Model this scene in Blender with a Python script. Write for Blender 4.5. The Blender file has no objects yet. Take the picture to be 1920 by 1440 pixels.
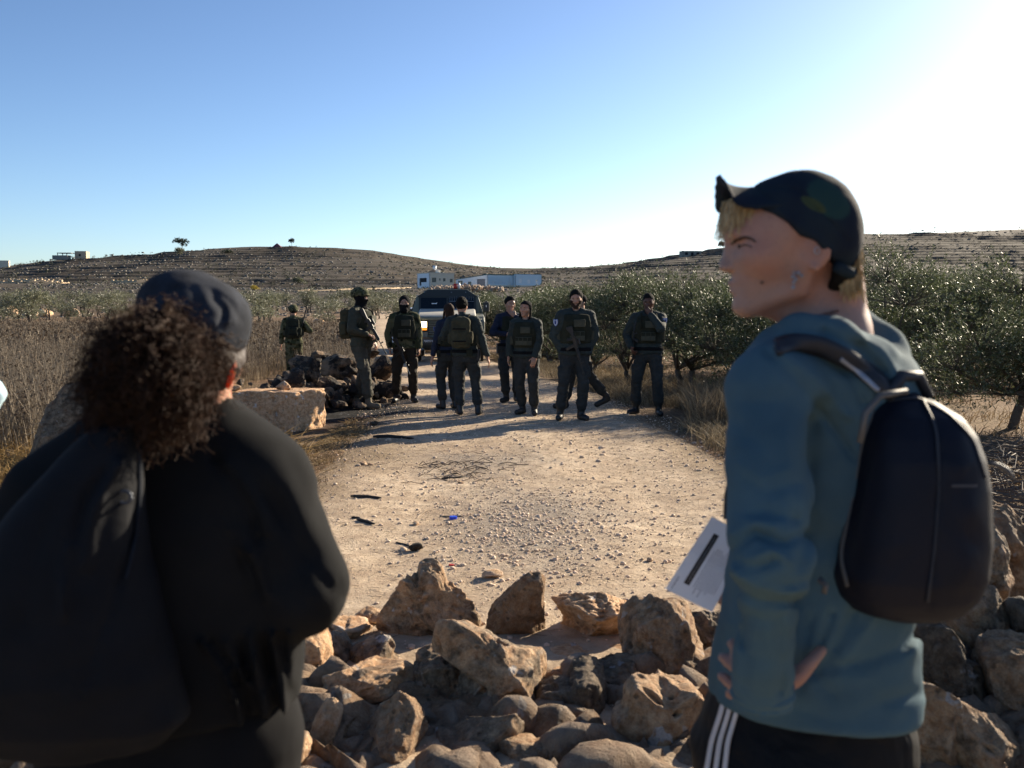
import bpy, math, random
import numpy as np
from mathutils import Vector, Matrix, Euler
R = math.radians
random.seed(7); rng = np.random.default_rng(7)
S = bpy.context.scene
C = bpy.context.collection

# ------------------------------------------------------------------ camera, sky, sun, exposure
F = 1867.0; CAM_Z = 1.57; PITCH = math.atan(149.0 / F)
cam_d = bpy.data.cameras.new('camera'); cam = bpy.data.objects.new('camera', cam_d); C.objects.link(cam)
cam_d.sensor_width = 36; cam_d.lens = F / 1920 * 36
cam_d.clip_start = 0.05; cam_d.clip_end = 9000
cam.location = (0, 0, CAM_Z); cam.rotation_euler = (math.pi / 2 - PITCH, 0, 0)
cam_d.dof.use_dof = True; cam_d.dof.focus_distance = 14.0; cam_d.dof.aperture_fstop = 5.0
S.camera = cam
SUN_EL = R(21); SUN_AZ = R(46)          # azimuth measured from +Y towards +X
W = bpy.data.worlds.new('World'); S.world = W; W.use_nodes = True
wn = W.node_tree.nodes; wl = W.node_tree.links
bg = wn['Background']
sky = wn.new('ShaderNodeTexSky'); sky.sky_type = 'NISHITA'; sky.sun_disc = False
sky.sun_elevation = SUN_EL; sky.sun_rotation = SUN_AZ
sky.altitude = 2500; sky.air_density = 1.0; sky.dust_density = 4.2; sky.ozone_density = 2.2
m1 = wn.new('ShaderNodeVectorMath'); m1.operation = 'SCALE'; m1.inputs['Scale'].default_value = .2
gm = wn.new('ShaderNodeGamma'); gm.inputs[1].default_value = 1.2
m2 = wn.new('ShaderNodeVectorMath'); m2.operation = 'SCALE'; m2.inputs['Scale'].default_value = 5.0
wl.new(sky.outputs[0], m1.inputs[0]); wl.new(m1.outputs[0], gm.inputs[0]); wl.new(gm.outputs[0], m2.inputs[0]); wl.new(m2.outputs[0], bg.inputs[0])
bg.inputs[1].default_value = 0.073
sd = bpy.data.lights.new('sun', 'SUN'); so = bpy.data.objects.new('sun', sd); C.objects.link(so)
sd.energy = 5.0; sd.angle = R(0.55); sd.color = (1.0, 0.86, 0.66)
sv = Vector((math.sin(SUN_AZ) * math.cos(SUN_EL), math.cos(SUN_AZ) * math.cos(SUN_EL), math.sin(SUN_EL)))
so.rotation_euler = sv.to_track_quat('Z', 'Y').to_euler(); so.location = (8, 8, 10)
S.view_settings.view_transform = 'Standard'; S.view_settings.look = 'None'
S.view_settings.exposure = 1.22; S.view_settings.gamma = 1.0; S.view_settings.use_curve_mapping = False
S.render.engine = 'CYCLES'
S.cycles.max_bounces = 6; S.cycles.transparent_max_bounces = 8
try: S.cycles.use_denoising = True
except Exception: pass

# ------------------------------------------------------------------ helpers
def at(px, py, Y):
    """the point of the photograph's ray through a pixel at distance Y"""
    xc = (px - 960) / F; zc = (720 - py) / F
    dy = math.cos(PITCH) + zc * math.sin(PITCH); dz = -math.sin(PITCH) + zc * math.cos(PITCH)
    return np.array([xc / dy * Y, Y, CAM_Z + dz / dy * Y])
def on_ground(px, py, z=0.0):
    xc = (px - 960) / F; zc = (720 - py) / F
    dy = math.cos(PITCH) + zc * math.sin(PITCH); dz = -math.sin(PITCH) + zc * math.cos(PITCH)
    t = (z - CAM_Z) / dz
    return np.array([xc * t, dy * t, z])
def scale_at(Y): return Y / F          # metres per photo pixel

def tag(o, label=None, cat=None, group=None, kind=None):
    if label: o['label'] = label
    if cat: o['category'] = cat
    if group: o['group'] = group
    if kind: o['kind'] = kind
    return o
def empty(name, loc=(0, 0, 0), rz=0.0, label=None, cat=None, group=None):
    o = bpy.data.objects.new(name, None); C.objects.link(o)
    o.location = loc; o.rotation_euler = (0, 0, rz); o.empty_display_size = 0.1
    return tag(o, label, cat, group)
def obj(name, me, mat=None, parent=None, smooth=False):
    if mat is not None and len(me.materials) == 0: me.materials.append(mat)
    if smooth: me.shade_smooth()
    o = bpy.data.objects.new(name, me); C.objects.link(o)
    if parent is not None: o.parent = parent
    return o
def mesh(name, V, Fc):
    """V (n,3); Fc (m,k) array, or list of faces"""
    me = bpy.data.meshes.new(name)
    if isinstance(Fc, np.ndarray):
        V = np.ascontiguousarray(V, dtype=np.float32); n, k = Fc.shape
        me.vertices.add(len(V)); me.vertices.foreach_set('co', V.ravel())
        me.loops.add(n * k); me.loops.foreach_set('vertex_index', np.ascontiguousarray(Fc, dtype=np.int32).ravel())
        me.polygons.add(n)
        me.polygons.foreach_set('loop_start', np.arange(0, n * k, k, dtype=np.int32))
        me.update(calc_edges=True)
    else:
        me.from_pydata([tuple(v) for v in V], [], [tuple(f) for f in Fc]); me.update()
    return me
def set_color(me, name, arr):
    a = me.color_attributes.new(name, 'FLOAT_COLOR', 'POINT')
    if arr.shape[1] == 3: arr = np.hstack([arr, np.ones((len(arr), 1))])
    a.data.foreach_set('color', np.ascontiguousarray(arr, dtype=np.float32).ravel())

class MB:
    """collects boxes, tubes, prisms"""
    def __init__(s): s.v = []; s.f = []
    def add(s, V, Fc, M=None):
        b = len(s.v); V = [Vector(v) for v in V]
        if M is not None: V = [M @ v for v in V]
        s.v += V; s.f += [tuple(i + b for i in f) for f in Fc]
        return s
    def box(s, c, size, M=None, rot=None):
        hx, hy, hz = (q / 2 for q in size)
        V = [Vector((x, y, z)) for z in (-hz, hz) for y in (-hy, hy) for x in (-hx, hx)]
        if rot is not None:
            E = Euler(rot).to_matrix(); V = [E @ v for v in V]
        V = [v + Vector(c) for v in V]
        return s.add(V, [(0, 2, 3, 1), (4, 5, 7, 6), (0, 1, 5, 4), (2, 6, 7, 3), (0, 4, 6, 2), (1, 3, 7, 5)], M)
    def tube(s, pts, r, n=8, M=None, cap=True):
        pts = [Vector(p) for p in pts]; rs = r if hasattr(r, '__len__') else [r] * len(pts)
        V = []; Fc = []; up = None
        for i, p in enumerate(pts):
            d = (pts[min(i + 1, len(pts) - 1)] - pts[max(i - 1, 0)]).normalized()
            if up is None: up = Vector((0, 0, 1)) if abs(d.z) < .9 else Vector((1, 0, 0))
            a = d.cross(up).normalized(); b = a.cross(d).normalized(); up = b
            for k in range(n):
                t = 2 * math.pi * k / n
                V.append(p + (a * math.cos(t) + b * math.sin(t)) * rs[i])
        for i in range(len(pts) - 1):
            for k in range(n):
                k2 = (k + 1) % n
                Fc.append((i * n + k, i * n + k2, (i + 1) * n + k2, (i + 1) * n + k))
        if cap: Fc.append(tuple(range(n))[::-1]); Fc.append(tuple((len(pts) - 1) * n + k for k in range(n)))
        return s.add(V, Fc, M)
    def prism(s, poly, y0, y1, M=None):
        """poly in (x,z), extruded along y"""
        n = len(poly); V = [Vector((x, y0, z)) for x, z in poly] + [Vector((x, y1, z)) for x, z in poly]
        Fc = [tuple(range(n)), tuple(range(n, 2 * n))[::-1]] + [(k, (k + 1) % n + 0, (k + 1) % n + n, k + n)[::-1] for k in range(n)]
        return s.add(V, Fc, M)
    def prism_x(s, poly, x0, x1, M=None):
        """poly in (y,z), extruded along x"""
        n = len(poly); V = [Vector((x0, y, z)) for y, z in poly] + [Vector((x1, y, z)) for y, z in poly]
        Fc = [tuple(range(n))[::-1], tuple(range(n, 2 * n))] + [(k, (k + 1) % n, (k + 1) % n + n, k + n) for k in range(n)]
        return s.add(V, Fc, M)
    def build(s, name, mat=None, parent=None, smooth=False, bevel=0.0, seg=2):
        me = bpy.data.meshes.new(name); me.from_pydata([tuple(v) for v in s.v], [], s.f); me.update()
        import bmesh
        bm = bmesh.new(); bm.from_mesh(me); bmesh.ops.recalc_face_normals(bm, faces=bm.faces); bm.to_mesh(me); bm.free()
        o = obj(name, me, mat, parent)
        if smooth: me.shade_smooth()
        if bevel:
            m = o.modifiers.new('bevel', 'BEVEL'); m.width = bevel; m.segments = seg; m.limit_method = 'ANGLE'; m.angle_limit = R(35)
        return o

# ---- noise
def _hash(i, j, k, s=0):
    h = (i * 374761393 + j * 668265263 + k * 2147483647 + s * 1274126177) & 0xFFFFFFFF
    h = ((h ^ (h >> 13)) * 1274126177) & 0xFFFFFFFF
    h = ((h ^ (h >> 16)) * 2246822519) & 0xFFFFFFFF
    return ((h ^ (h >> 15)) & 0xFFFFFF) / float(0xFFFFFF)
def vnoise(P, scale=1.0, seed=0):
    P = np.asarray(P, dtype=np.float64) * scale + seed * 17.13
    I = np.floor(P).astype(np.int64); f = P - I; f = f * f * (3 - 2 * f)
    out = 0
    for dx in (0, 1):
        wx = f[:, 0] if dx else 1 - f[:, 0]
        for dy in (0, 1):
            wy = f[:, 1] if dy else 1 - f[:, 1]
            for dz in (0, 1):
                wz = f[:, 2] if dz else 1 - f[:, 2]
                out = out + wx * wy * wz * _hash(I[:, 0] + dx, I[:, 1] + dy, I[:, 2] + dz, seed)
    return out * 2 - 1
def fbm(P, scale=1.0, octs=4, gain=.5, seed=0):
    a = 1.0; t = 0; s = 0
    for o in range(octs):
        t = t + a * vnoise(P, scale * 2.03 ** o, seed + o); s += a; a *= gain
    return t / s

# ---- implicit modelling: smooth unions of simple shapes, polygonised by surface nets
def sph(P, c, r): return np.linalg.norm(P - c, axis=1) - r
def ell(P, c, r, M=None):
    q = P - np.asarray(c, float)
    if M is not None: q = q @ M           # M columns = local axes
    r = np.asarray(r, float)
    k0 = np.linalg.norm(q / r, axis=1); k1 = np.linalg.norm(q / (r * r), axis=1) + 1e-9
    return k0 * (k0 - 1) / k1
def cap(P, a, b, ra, rb=None):
    rb = ra if rb is None else rb
    a = np.asarray(a, float); b = np.asarray(b, float); ab = b - a
    t = np.clip(((P - a) @ ab) / (ab @ ab + 1e-12), 0, 1)
    return np.linalg.norm(P - a - t[:, None] * ab, axis=1) - (ra + (rb - ra) * t)
def chain(P, pts, rs, k=0.0):
    d = None
    for i in range(len(pts) - 1):
        e = cap(P, pts[i], pts[i + 1], rs[i], rs[i + 1]); d = e if d is None else (smin(d, e, k) if k else np.minimum(d, e))
    return d
def rbox(P, c, h, r, M=None):
    q = P - np.asarray(c, float)
    if M is not None: q = q @ M
    q = np.abs(q) - (np.asarray(h, float) - r)
    return np.linalg.norm(np.maximum(q, 0), axis=1) + np.minimum(q.max(axis=1), 0) - r
def loft(P, Z, cx, cy, a, b, p=2.0):
    """stack of horizontal superellipse sections; Z ascending"""
    z = P[:, 2]; zz = np.clip(z, Z[0], Z[-1])
    X = np.interp(zz, Z, cx); Y = np.interp(zz, Z, cy); A = np.interp(zz, Z, a); B = np.interp(zz, Z, b)
    u = np.abs(P[:, 0] - X) / A; v = np.abs(P[:, 1] - Y) / B
    d = ((u ** p + v ** p) ** (1 / p) - 1) * np.minimum(A, B)
    e = np.abs(z - zz)
    return np.where(e > 0, np.sqrt(np.maximum(d, 0) ** 2 + e * e), d)
def smin(a, b, k):
    h = np.clip(.5 + .5 * (b - a) / k, 0, 1)
    return b * (1 - h) + a * h - k * h * (1 - h)
def smax(a, b, k): return -smin(-a, -b, k)
def linedist(P, pts):
    d = None
    for i in range(len(pts) - 1):
        e = cap(P, pts[i], pts[i + 1], 0.0); d = e if d is None else np.minimum(d, e)
    return d
def fold(P, pts, w, amp):
    """positive amp = valley, negative = ridge along a polyline"""
    return amp * np.exp(-(linedist(P, pts) / w) ** 2)
def rotm(rx=0, ry=0, rz=0): return np.array(Euler((rx, ry, rz)).to_matrix())
def surf(fn, lo, hi, h, thr=None, coarse=4):
    """surface nets of fn over a box, evaluated only near the surface"""
    lo = np.asarray(lo, float); hi = np.asarray(hi, float)
    n = np.ceil((hi - lo) / h / coarse).astype(int) * coarse
    nc = n // coarse; H = h * coarse
    g = [lo[i] + (np.arange(nc[i]) + .5) * H for i in range(3)]
    G = np.stack(np.meshgrid(*g, indexing='ij'), -1).reshape(-1, 3)
    c = fn(G).reshape(nc)
    thr = thr if thr is not None else H * 1.6
    near = np.abs(c) < thr
    up = lambda A: A.repeat(coarse, 0).repeat(coarse, 1).repeat(coarse, 2)
    V = up(c); m = up(near)
    idx = np.argwhere(m)
    V[m] = fn(lo + (idx + .5) * h)
    V = V.astype(np.float64)
    V[0] = V[-1] = 1; V[:, 0] = V[:, -1] = 1; V[:, :, 0] = V[:, :, -1] = 1
    s = V < 0
    cnt = np.zeros(tuple(np.array(V.shape) - 1), dtype=np.int8)
    sl = [slice(0, -1), slice(1, None)]
    for a in (0, 1):
        for b in (0, 1):
            for d in (0, 1): cnt += s[sl[a], sl[b], sl[d]]
    act = (cnt > 0) & (cnt < 8)
    cells = np.argwhere(act); ids = -np.ones(act.shape, dtype=np.int64); ids[act] = np.arange(len(cells))
    acc = np.zeros((len(cells), 3)); num = np.zeros(len(cells))
    corners = [(a, b, d) for a in (0, 1) for b in (0, 1) for d in (0, 1)]
    val = {k: V[cells[:, 0] + k[0], cells[:, 1] + k[1], cells[:, 2] + k[2]] for k in corners}
    for p in corners:
        for ax in range(3):
            if p[ax] == 0:
                q = list(p); q[ax] = 1; q = tuple(q)
                va, vb = val[p], val[q]; cr = (va < 0) != (vb < 0)
                t = np.where(cr, va / np.where(cr, va - vb, 1), 0)
                pt = np.tile(np.array(p, float), (len(cells), 1)); pt[:, ax] += t
                acc += pt * cr[:, None]; num += cr
    verts = lo + (cells + .5 + acc / num[:, None]) * h
    faces = []
    for ax in range(3):
        a1, a2 = [(1, 2), (2, 0), (0, 1)][ax]
        s0 = [slice(None)] * 3; s1 = [slice(None)] * 3
        s0[ax] = slice(0, -1); s1[ax] = slice(1, None)
        A = s[tuple(s0)]; B = s[tuple(s1)]
        e = np.argwhere(A != B)
        e = e[(e[:, a1] > 0) & (e[:, a2] > 0) & (e[:, a1] < s.shape[a1] - 1) & (e[:, a2] < s.shape[a2] - 1)]
        def cid(o1, o2):
            q = e.copy(); q[:, a1] -= o1; q[:, a2] -= o2
            return ids[q[:, 0], q[:, 1], q[:, 2]]
        quad = np.stack([cid(1, 1), cid(0, 1), cid(0, 0), cid(1, 0)], 1)
        ins = A[e[:, 0], e[:, 1], e[:, 2]]
        quad[~ins] = quad[~ins][:, ::-1]
        faces.append(quad[(quad >= 0).all(1)])
    return verts, np.concatenate(faces)
def surf_obj(name, fn, lo, hi, h, mat, parent=None, post=None, keep=False, relax=0, **kw):
    V, Q = surf(fn, lo, hi, h, **kw)
    if not keep and len(Q):                       # keep only the largest connected piece
        lab = np.arange(len(V))
        for _ in range(400):
            m = lab[Q].min(1); old = lab.copy()
            for k in range(4): np.minimum.at(lab, Q[:, k], m)
            lab = lab[lab]
            if (lab == old).all(): break
        u, c = np.unique(lab, return_counts=True); best = u[c.argmax()]
        sel = lab == best; idx = np.cumsum(sel) - 1
        Q = idx[Q[sel[Q].all(1)]]; V = V[sel]
    for _ in range(relax):
        acc = np.zeros_like(V); num = np.zeros(len(V))
        for a, b in ((0, 1), (1, 2), (2, 3), (3, 0)):
            np.add.at(acc, Q[:, a], V[Q[:, b]]); np.add.at(num, Q[:, a], 1)
            np.add.at(acc, Q[:, b], V[Q[:, a]]); np.add.at(num, Q[:, b], 1)
        V = V * .5 + .5 * acc / num[:, None]
    if post is not None: V = post(V)
    me = mesh(name, V, Q); me.shade_smooth()
    return obj(name, me, mat, parent)

# ------------------------------------------------------------------ materials
class NT:
    def __init__(s, name):
        s.m = bpy.data.materials.new(name); s.m.use_nodes = True; s.n = s.m.node_tree.nodes; s.l = s.m.node_tree.links
        s.b = s.n['Principled BSDF']
    def new(s, t, **k):
        x = s.n.new(t)
        for a, v in k.items(): setattr(x, a, v)
        return x
    def link(s, a, b): s.l.new(a, b)
    def coord(s, kind='Object'): return s.new('ShaderNodeTexCoord').outputs[kind]
    def noise(s, scale, detail=4, rough=.55, vec=None, dist=0.0):
        x = s.new('ShaderNodeTexNoise'); x.inputs['Scale'].default_value = scale; x.inputs['Detail'].default_value = detail
        x.inputs['Roughness'].default_value = rough; x.inputs['Distortion'].default_value = dist
        s.link(vec if vec is not None else s.coord(), x.inputs['Vector']); return x.outputs['Fac']
    def voro(s, scale, vec=None, feature='F1', out='Distance'):
        x = s.new('ShaderNodeTexVoronoi', feature=feature); x.inputs['Scale'].default_value = scale
        s.link(vec if vec is not None else s.coord(), x.inputs['Vector']); return x.outputs[out]
    def ramp(s, fac, stops, interp='LINEAR'):
        x = s.new('ShaderNodeValToRGB'); s.link(fac, x.inputs[0]); cr = x.color_ramp; cr.interpolation = interp
        while len(cr.elements) < len(stops): cr.elements.new(.5)
        for e, (p, c) in zip(cr.elements, stops):
            e.position = p; e.color = (c, c, c, 1) if not hasattr(c, '__len__') else (*c[:3], 1)
        return x.outputs[0]
    def mix(s, fac, a, b, mode='MIX'):
        x = s.new('ShaderNodeMix', data_type='RGBA', blend_type=mode)
        for sock, v in ((x.inputs[0], fac), (x.inputs[6], a), (x.inputs[7], b)):
            if isinstance(v, bpy.types.NodeSocket): s.link(v, sock)
            elif hasattr(v, '__len__'): sock.default_value = (*v[:3], 1)
            else: sock.default_value = v
        return x.outputs[2]
    def math(s, op, a, b=0.0, clamp=False):
        x = s.new('ShaderNodeMath', operation=op, use_clamp=clamp)
        for i, v in enumerate((a, b)):
            if isinstance(v, bpy.types.NodeSocket): s.link(v, x.inputs[i])
            else: x.inputs[i].default_value = v
        return x.outputs[0]
    def bump(s, h, strength=.5, dist=.01, prev=None):
        x = s.new('ShaderNodeBump'); x.inputs['Strength'].default_value = strength; x.inputs['Distance'].default_value = dist
        s.link(h, x.inputs['Height'])
        if prev is not None: s.link(prev, x.inputs['Normal'])
        s.link(x.outputs[0], s.b.inputs['Normal']); return x.outputs[0]
    def base(s, c):
        if isinstance(c, bpy.types.NodeSocket): s.link(c, s.b.inputs['Base Color'])
        else: s.b.inputs['Base Color'].default_value = (*c[:3], 1)
        return s
    def set(s, **k):
        for a, v in k.items():
            i = s.b.inputs[a.replace('_', ' ')]
            if isinstance(v, bpy.types.NodeSocket): s.link(v, i)
            else: i.default_value = v
        return s
def plain(name, col, rough=.6, metal=0.0, spec=.5, var=.25, scale=30, bump=0.0, **k):
    n = NT(name); f = n.noise(scale, 4)
    c1 = tuple(q * (1 - var) for q in col); c2 = tuple(min(1, q * (1 + var)) for q in col)
    n.base(n.mix(f, c1, c2)).set(Roughness=rough, Metallic=metal, Specular_IOR_Level=spec, **k)
    if bump: n.bump(f, bump, .004)
    return n.m
def fabric(name, col, weave=700, rough=.95, var=.2, mottle=9, sheen=.0, bump=.25, dist=.0015, spec=.12, col2=None, wrinkle=0.0, wscale=9):
    n = NT(name)
    m = n.noise(mottle, 5); f = n.noise(weave, 2)
    c1 = tuple(q * (1 - var) for q in col); c2 = col2 if col2 else tuple(min(1, q * (1 + var)) for q in col)
    base = n.mix(n.ramp(m, [(.35, 0), (.65, 1)]), c1, c2)
    base = n.mix(n.math('MULTIPLY', f, .45), base, tuple(q * .5 for q in col))
    n.base(base).set(Roughness=rough, Specular_IOR_Level=spec)
    if sheen: n.set(Sheen_Weight=sheen, Sheen_Roughness=.4)
    b = None
    if wrinkle:
        wv = n.noise(wscale, 3, .5, dist=1.2); b = n.bump(wv, wrinkle, .03)
    n.bump(f, bump, dist, b)
    return n.m
def leafy(name, top, back, rough=.4, trans=.25, vary=.35):
    """two-sided leaf; colour varies per leaf through the mesh attribute 'tint'"""
    n = NT(name)
    at_ = n.new('ShaderNodeAttribute', attribute_name='tint').outputs['Fac']
    geo = n.new('ShaderNodeNewGeometry')
    c = n.mix(geo.outputs['Backfacing'], top, back)
    v = n.mix(at_, tuple([1 - vary] * 3), tuple([1 + vary] * 3))
    c = n.mix(1.0, c, v, 'MULTIPLY')
    n.base(c).set(Roughness=rough, Specular_IOR_Level=.34)
    tr = n.new('ShaderNodeBsdfTranslucent'); n.link(c, tr.inputs[0])
    ms = n.new('ShaderNodeMixShader'); ms.inputs[0].default_value = trans
    n.link(n.b.outputs[0], ms.inputs[1]); n.link(tr.outputs[0], ms.inputs[2])
    n.link(ms.outputs[0], n.n['Material Output'].inputs[0])
    return n.m
# ------------------------------------------------------------------ the land
RIDGE_PX = [-900, -300, 0, 110, 340, 440, 550, 620, 700, 800, 880, 940, 1000, 1100, 1180, 1240, 1330, 1400, 1500, 1600, 1740, 1920, 2400, 3200]
RIDGE_PY = [520, 512, 500, 484, 468, 464, 462, 465, 470, 486, 498, 503, 504, 501, 492, 482, 468, 457, 446, 435, 429, 427, 430, 440]
ROAD_Y = np.array([-6, 3, 5, 8, 11, 14, 17, 20, 26, 33, 40, 60, 80, 120.])
ROAD_X = np.array([.3, .3, .3, .25, .1, .0, -.35, -.8, -1.9, -3.0, -4.3, -7.8, -10.5, -15.])
ROAD_W = np.array([3.2, 2.6, 2.2, 2.0, 1.95, 1.9, 1.85, 1.75, 1.7, 1.7, 1.7, 1.8, 2.0, 2.])
def road_x(y): return np.interp(y, ROAD_Y, ROAD_X)
def road_w(y): return np.interp(y, ROAD_Y, ROAD_W)
def height(x, y):
    x = np.asarray(x, float); y = np.asarray(y, float)
    d = np.hypot(x, y); ang = np.arctan2(x, np.maximum(y, .05)); ang = np.where(y < .05, np.sign(x) * 1.5, ang)
    col = np.clip(960 + F * np.tan(np.clip(ang, -1.2, 1.2)), -900, 3200)
    rr = np.interp(col, RIDGE_PX, RIDGE_PY)
    yy = d * np.cos(np.clip(ang, -1.2, 1.2))
    zr = CAM_Z + 640 * (571 - rr) / F
    kd = [0, 55, 90, 150, 250, 400]; kz = [0, 0, .25, 1.35, 4.2, 10.5]
    z = np.interp(yy, kd, kz)
    t = np.clip((yy - 400) / 240, 0, 1)
    z = z + (zr - 10.5) * (t ** 1.05) * (1 - np.clip((yy - 640) / 500, 0, 1) ** 2 * .9) * 1.0
    lift = np.clip((rr - 520) / 30, 0, 1)
    P = np.stack([x, y, np.zeros_like(x)], -1).reshape(-1, 3)
    n1 = fbm(P, 1 / 60., 3, seed=3).reshape(z.shape); n2 = fbm(P, 1 / 9., 3, seed=9).reshape(z.shape)
    far = np.clip((yy - 120) / 200, 0, 1) * (1 - np.clip((yy - 600) / 30, 0, 1) * .8)
    z = z + n1 * 1.3 * far + n2 * (.05 * np.clip(yy / 40 - .4, 0, 1) + .22 * far)
    # terraces on the hillsides
    w = np.clip((yy - 250) / 80, 0, 1) * (1 - np.clip((yy - 630) / 30, 0, 1))
    step = 2.1; w = w * np.clip(.85 + fbm(P, 1 / 45., 2, seed=15).reshape(z.shape) * 1.6, .15, 1); q = z / step + n1 * .9; fl = np.floor(q); fr = q - fl
    zt = (fl + np.clip((fr - .72) / .2, 0, 1) * .75 + fr * .25 - n1 * .9) * step
    z = z * (1 - w * .85) + zt * w * .85
    return z
def gz(x, y): return float(height(np.array([x]), np.array([y]))[0])

def ash_mask(x, y):
    """the burnt patch beside the road"""
    P = np.stack([x, y, 0 * x], -1)
    n = fbm(P, 1.3, 3, seed=21)
    return np.clip((1.25 - np.hypot((x + 2.55) / 1.15, (y - 14.4) / 2.4) + n * .55) * 1.6, 0, 1)

# ground material: world-position noise, dirt / litter / stones
def ground_mat():
    n = NT('dry_earth'); pos = n.new('ShaderNodeNewGeometry').outputs['Position']
    zone = n.new('ShaderNodeAttribute', attribute_name='zone').outputs['Color']
    sep = n.new('ShaderNodeSeparateColor'); n.link(zone, sep.inputs[0])
    a = n.noise(.35, 6, .6, pos); b = n.noise(3.5, 6, .65, pos); c = n.noise(28, 4, .6, pos)
    dirt = n.mix(n.ramp(b, [(.35, 0), (.65, 1)]), (.115, .066, .038), (.25, .155, .09))
    litter = n.mix(n.ramp(c, [(.40, 0), (.62, 1)]), (.09, .055, .032), (.34, .245, .14))
    near = n.mix(n.ramp(a, [(.38, 0), (.6, 1)]), dirt, litter)
    # far hillside: scrub and pale stones
    hs = n.noise(.09, 5, .65, pos); hb = n.noise(.9, 4, .7, pos)
    scrub = n.mix(n.ramp(hs, [(.36, 0), (.62, 1)]), (.034, .028, .022), (.095, .073, .054))
    scrub = n.mix(n.ramp(hb, [(.52, 0), (.60, 1)]), scrub, (.034, .037, .020))
    scrub = n.mix(n.ramp(n.noise(1.7, 3, .7, pos), [(.60, 0), (.68, 1)]), scrub, (.22, .20, .18))
    col = n.mix(sep.outputs[1], near, scrub)
    # dry-stone terrace faces where the slope is steep
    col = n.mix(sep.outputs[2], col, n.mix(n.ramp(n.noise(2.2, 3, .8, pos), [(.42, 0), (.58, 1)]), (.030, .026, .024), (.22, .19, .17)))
    char = n.mix(n.ramp(n.noise(5, 5, .7, pos), [(.50, 0), (.60, 1)]), (.010, .009, .009), (.028, .028, .03))
    char = n.mix(n.ramp(n.noise(2.6, 5, .8, pos), [(.60, 0), (.68, 1)]), char, (.34, .35, .38))
    col = n.mix(sep.outputs[0], col, char)
    n.base(col).set(Roughness=.95, Specular_IOR_Level=.15)
    b1 = n.bump(n.noise(9, 6, .7, pos), .9, .05); n.bump(c, .6, .012, b1)
    return n.m
GROUND = ground_mat()
def road_mat():
    n = NT('pale_gravel_track'); pos = n.new('ShaderNodeNewGeometry').outputs['Position']
    zone = n.new('ShaderNodeAttribute', attribute_name='zone').outputs['Color']
    sep = n.new('ShaderNodeSeparateColor'); n.link(zone, sep.inputs[0])
    a = n.noise(.8, 5, .6, pos); b = n.noise(6, 5, .65, pos); c = n.noise(60, 3, .6, pos)
    col = n.mix(n.ramp(a, [(.35, 0), (.65, 1)]), (.45, .34, .23), (.63, .50, .355))
    col = n.mix(n.ramp(b, [(.42, .55), (.60, 0)]), col, (.30, .21, .14))
    col = n.mix(n.ramp(n.voro(45, pos), [(.10, .45), (.22, 0)]), col, (.58, .50, .42))
    grit = n.mix(n.ramp(c, [(.35, 0), (.62, 1)]), (.12, .095, .07), (.36, .31, .26))
    col = n.mix(sep.outputs[1], col, grit)
    lit = n.mix(n.ramp(c, [(.40, 0), (.62, 1)]), (.10, .065, .038), (.33, .24, .14))
    col = n.mix(sep.outputs[2], col, lit)
    char = n.mix(n.ramp(n.noise(5, 5, .7, pos), [(.50, 0), (.60, 1)]), (.010, .009, .009), (.028, .028, .03))
    char = n.mix(n.ramp(n.noise(2.6, 5, .8, pos), [(.60, 0), (.68, 1)]), char, (.34, .35, .38))
    col = n.mix(sep.outputs[0], col, char)
    n.base(col).set(Roughness=.92, Specular_IOR_Level=.2)
    b1 = n.bump(n.noise(22, 6, .75, pos), .8, .025); b2 = n.bump(c, .6, .008, b1); n.bump(n.noise(180, 2, .6, pos), .5, .004, b2)
    return n.m
ROADM = road_mat()

# terrain as one polar sheet round the camera, fine inside the view, coarse outside
A = np.concatenate([np.linspace(-180, -44, 28)[:-1], np.linspace(-44, -31, 27)[:-1], np.linspace(-31, 31, 430), np.linspace(31, 44, 27)[1:], np.linspace(44, 180, 28)[1:-1]])
Rr = np.concatenate([np.geomspace(.6, 30, 70)[:-1], np.geomspace(30, 240, 70)[:-1], np.linspace(240, 660, 270)[:-1], np.geomspace(660, 7000, 22)])
AA, RR = np.meshgrid(np.radians(A), Rr, indexing='ij')
TX = RR * np.sin(AA); TY = RR * np.cos(AA); TZ = height(TX, TY)
on = np.clip((road_w(TY) - .02 - np.abs(TX - road_x(TY))) / .35, 0, 1) * (TY > -5.5) * (TY < 119)
TZ = TZ - .05 * on
na, nr = TX.shape
V = np.stack([TX, TY, TZ], -1).reshape(-1, 3)
ii, jj = np.meshgrid(np.arange(na), np.arange(nr - 1), indexing='ij'); i2 = (ii + 1) % na
Q = np.stack([ii * nr + jj, i2 * nr + jj, i2 * nr + jj + 1, ii * nr + jj + 1], -1).reshape(-1, 4)[:, ::-1]
V = np.vstack([V, [[0, 0, 0]]])
me = mesh('ground', V, Q)
sl = np.zeros_like(TZ); sl[:, 1:-1] = np.abs(TZ[:, 2:] - TZ[:, :-2]) / (RR[:, 2:] - RR[:, :-2])
dd = np.hypot(TX, TY)
far = np.clip((dd - 70) / 120, 0, 1)
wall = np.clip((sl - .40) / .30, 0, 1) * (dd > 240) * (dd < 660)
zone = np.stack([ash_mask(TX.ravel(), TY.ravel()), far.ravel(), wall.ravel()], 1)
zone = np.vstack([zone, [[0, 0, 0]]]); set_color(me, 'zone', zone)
me.shade_smooth(); ground = tag(obj('ground', me, GROUND), kind='structure')

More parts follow.
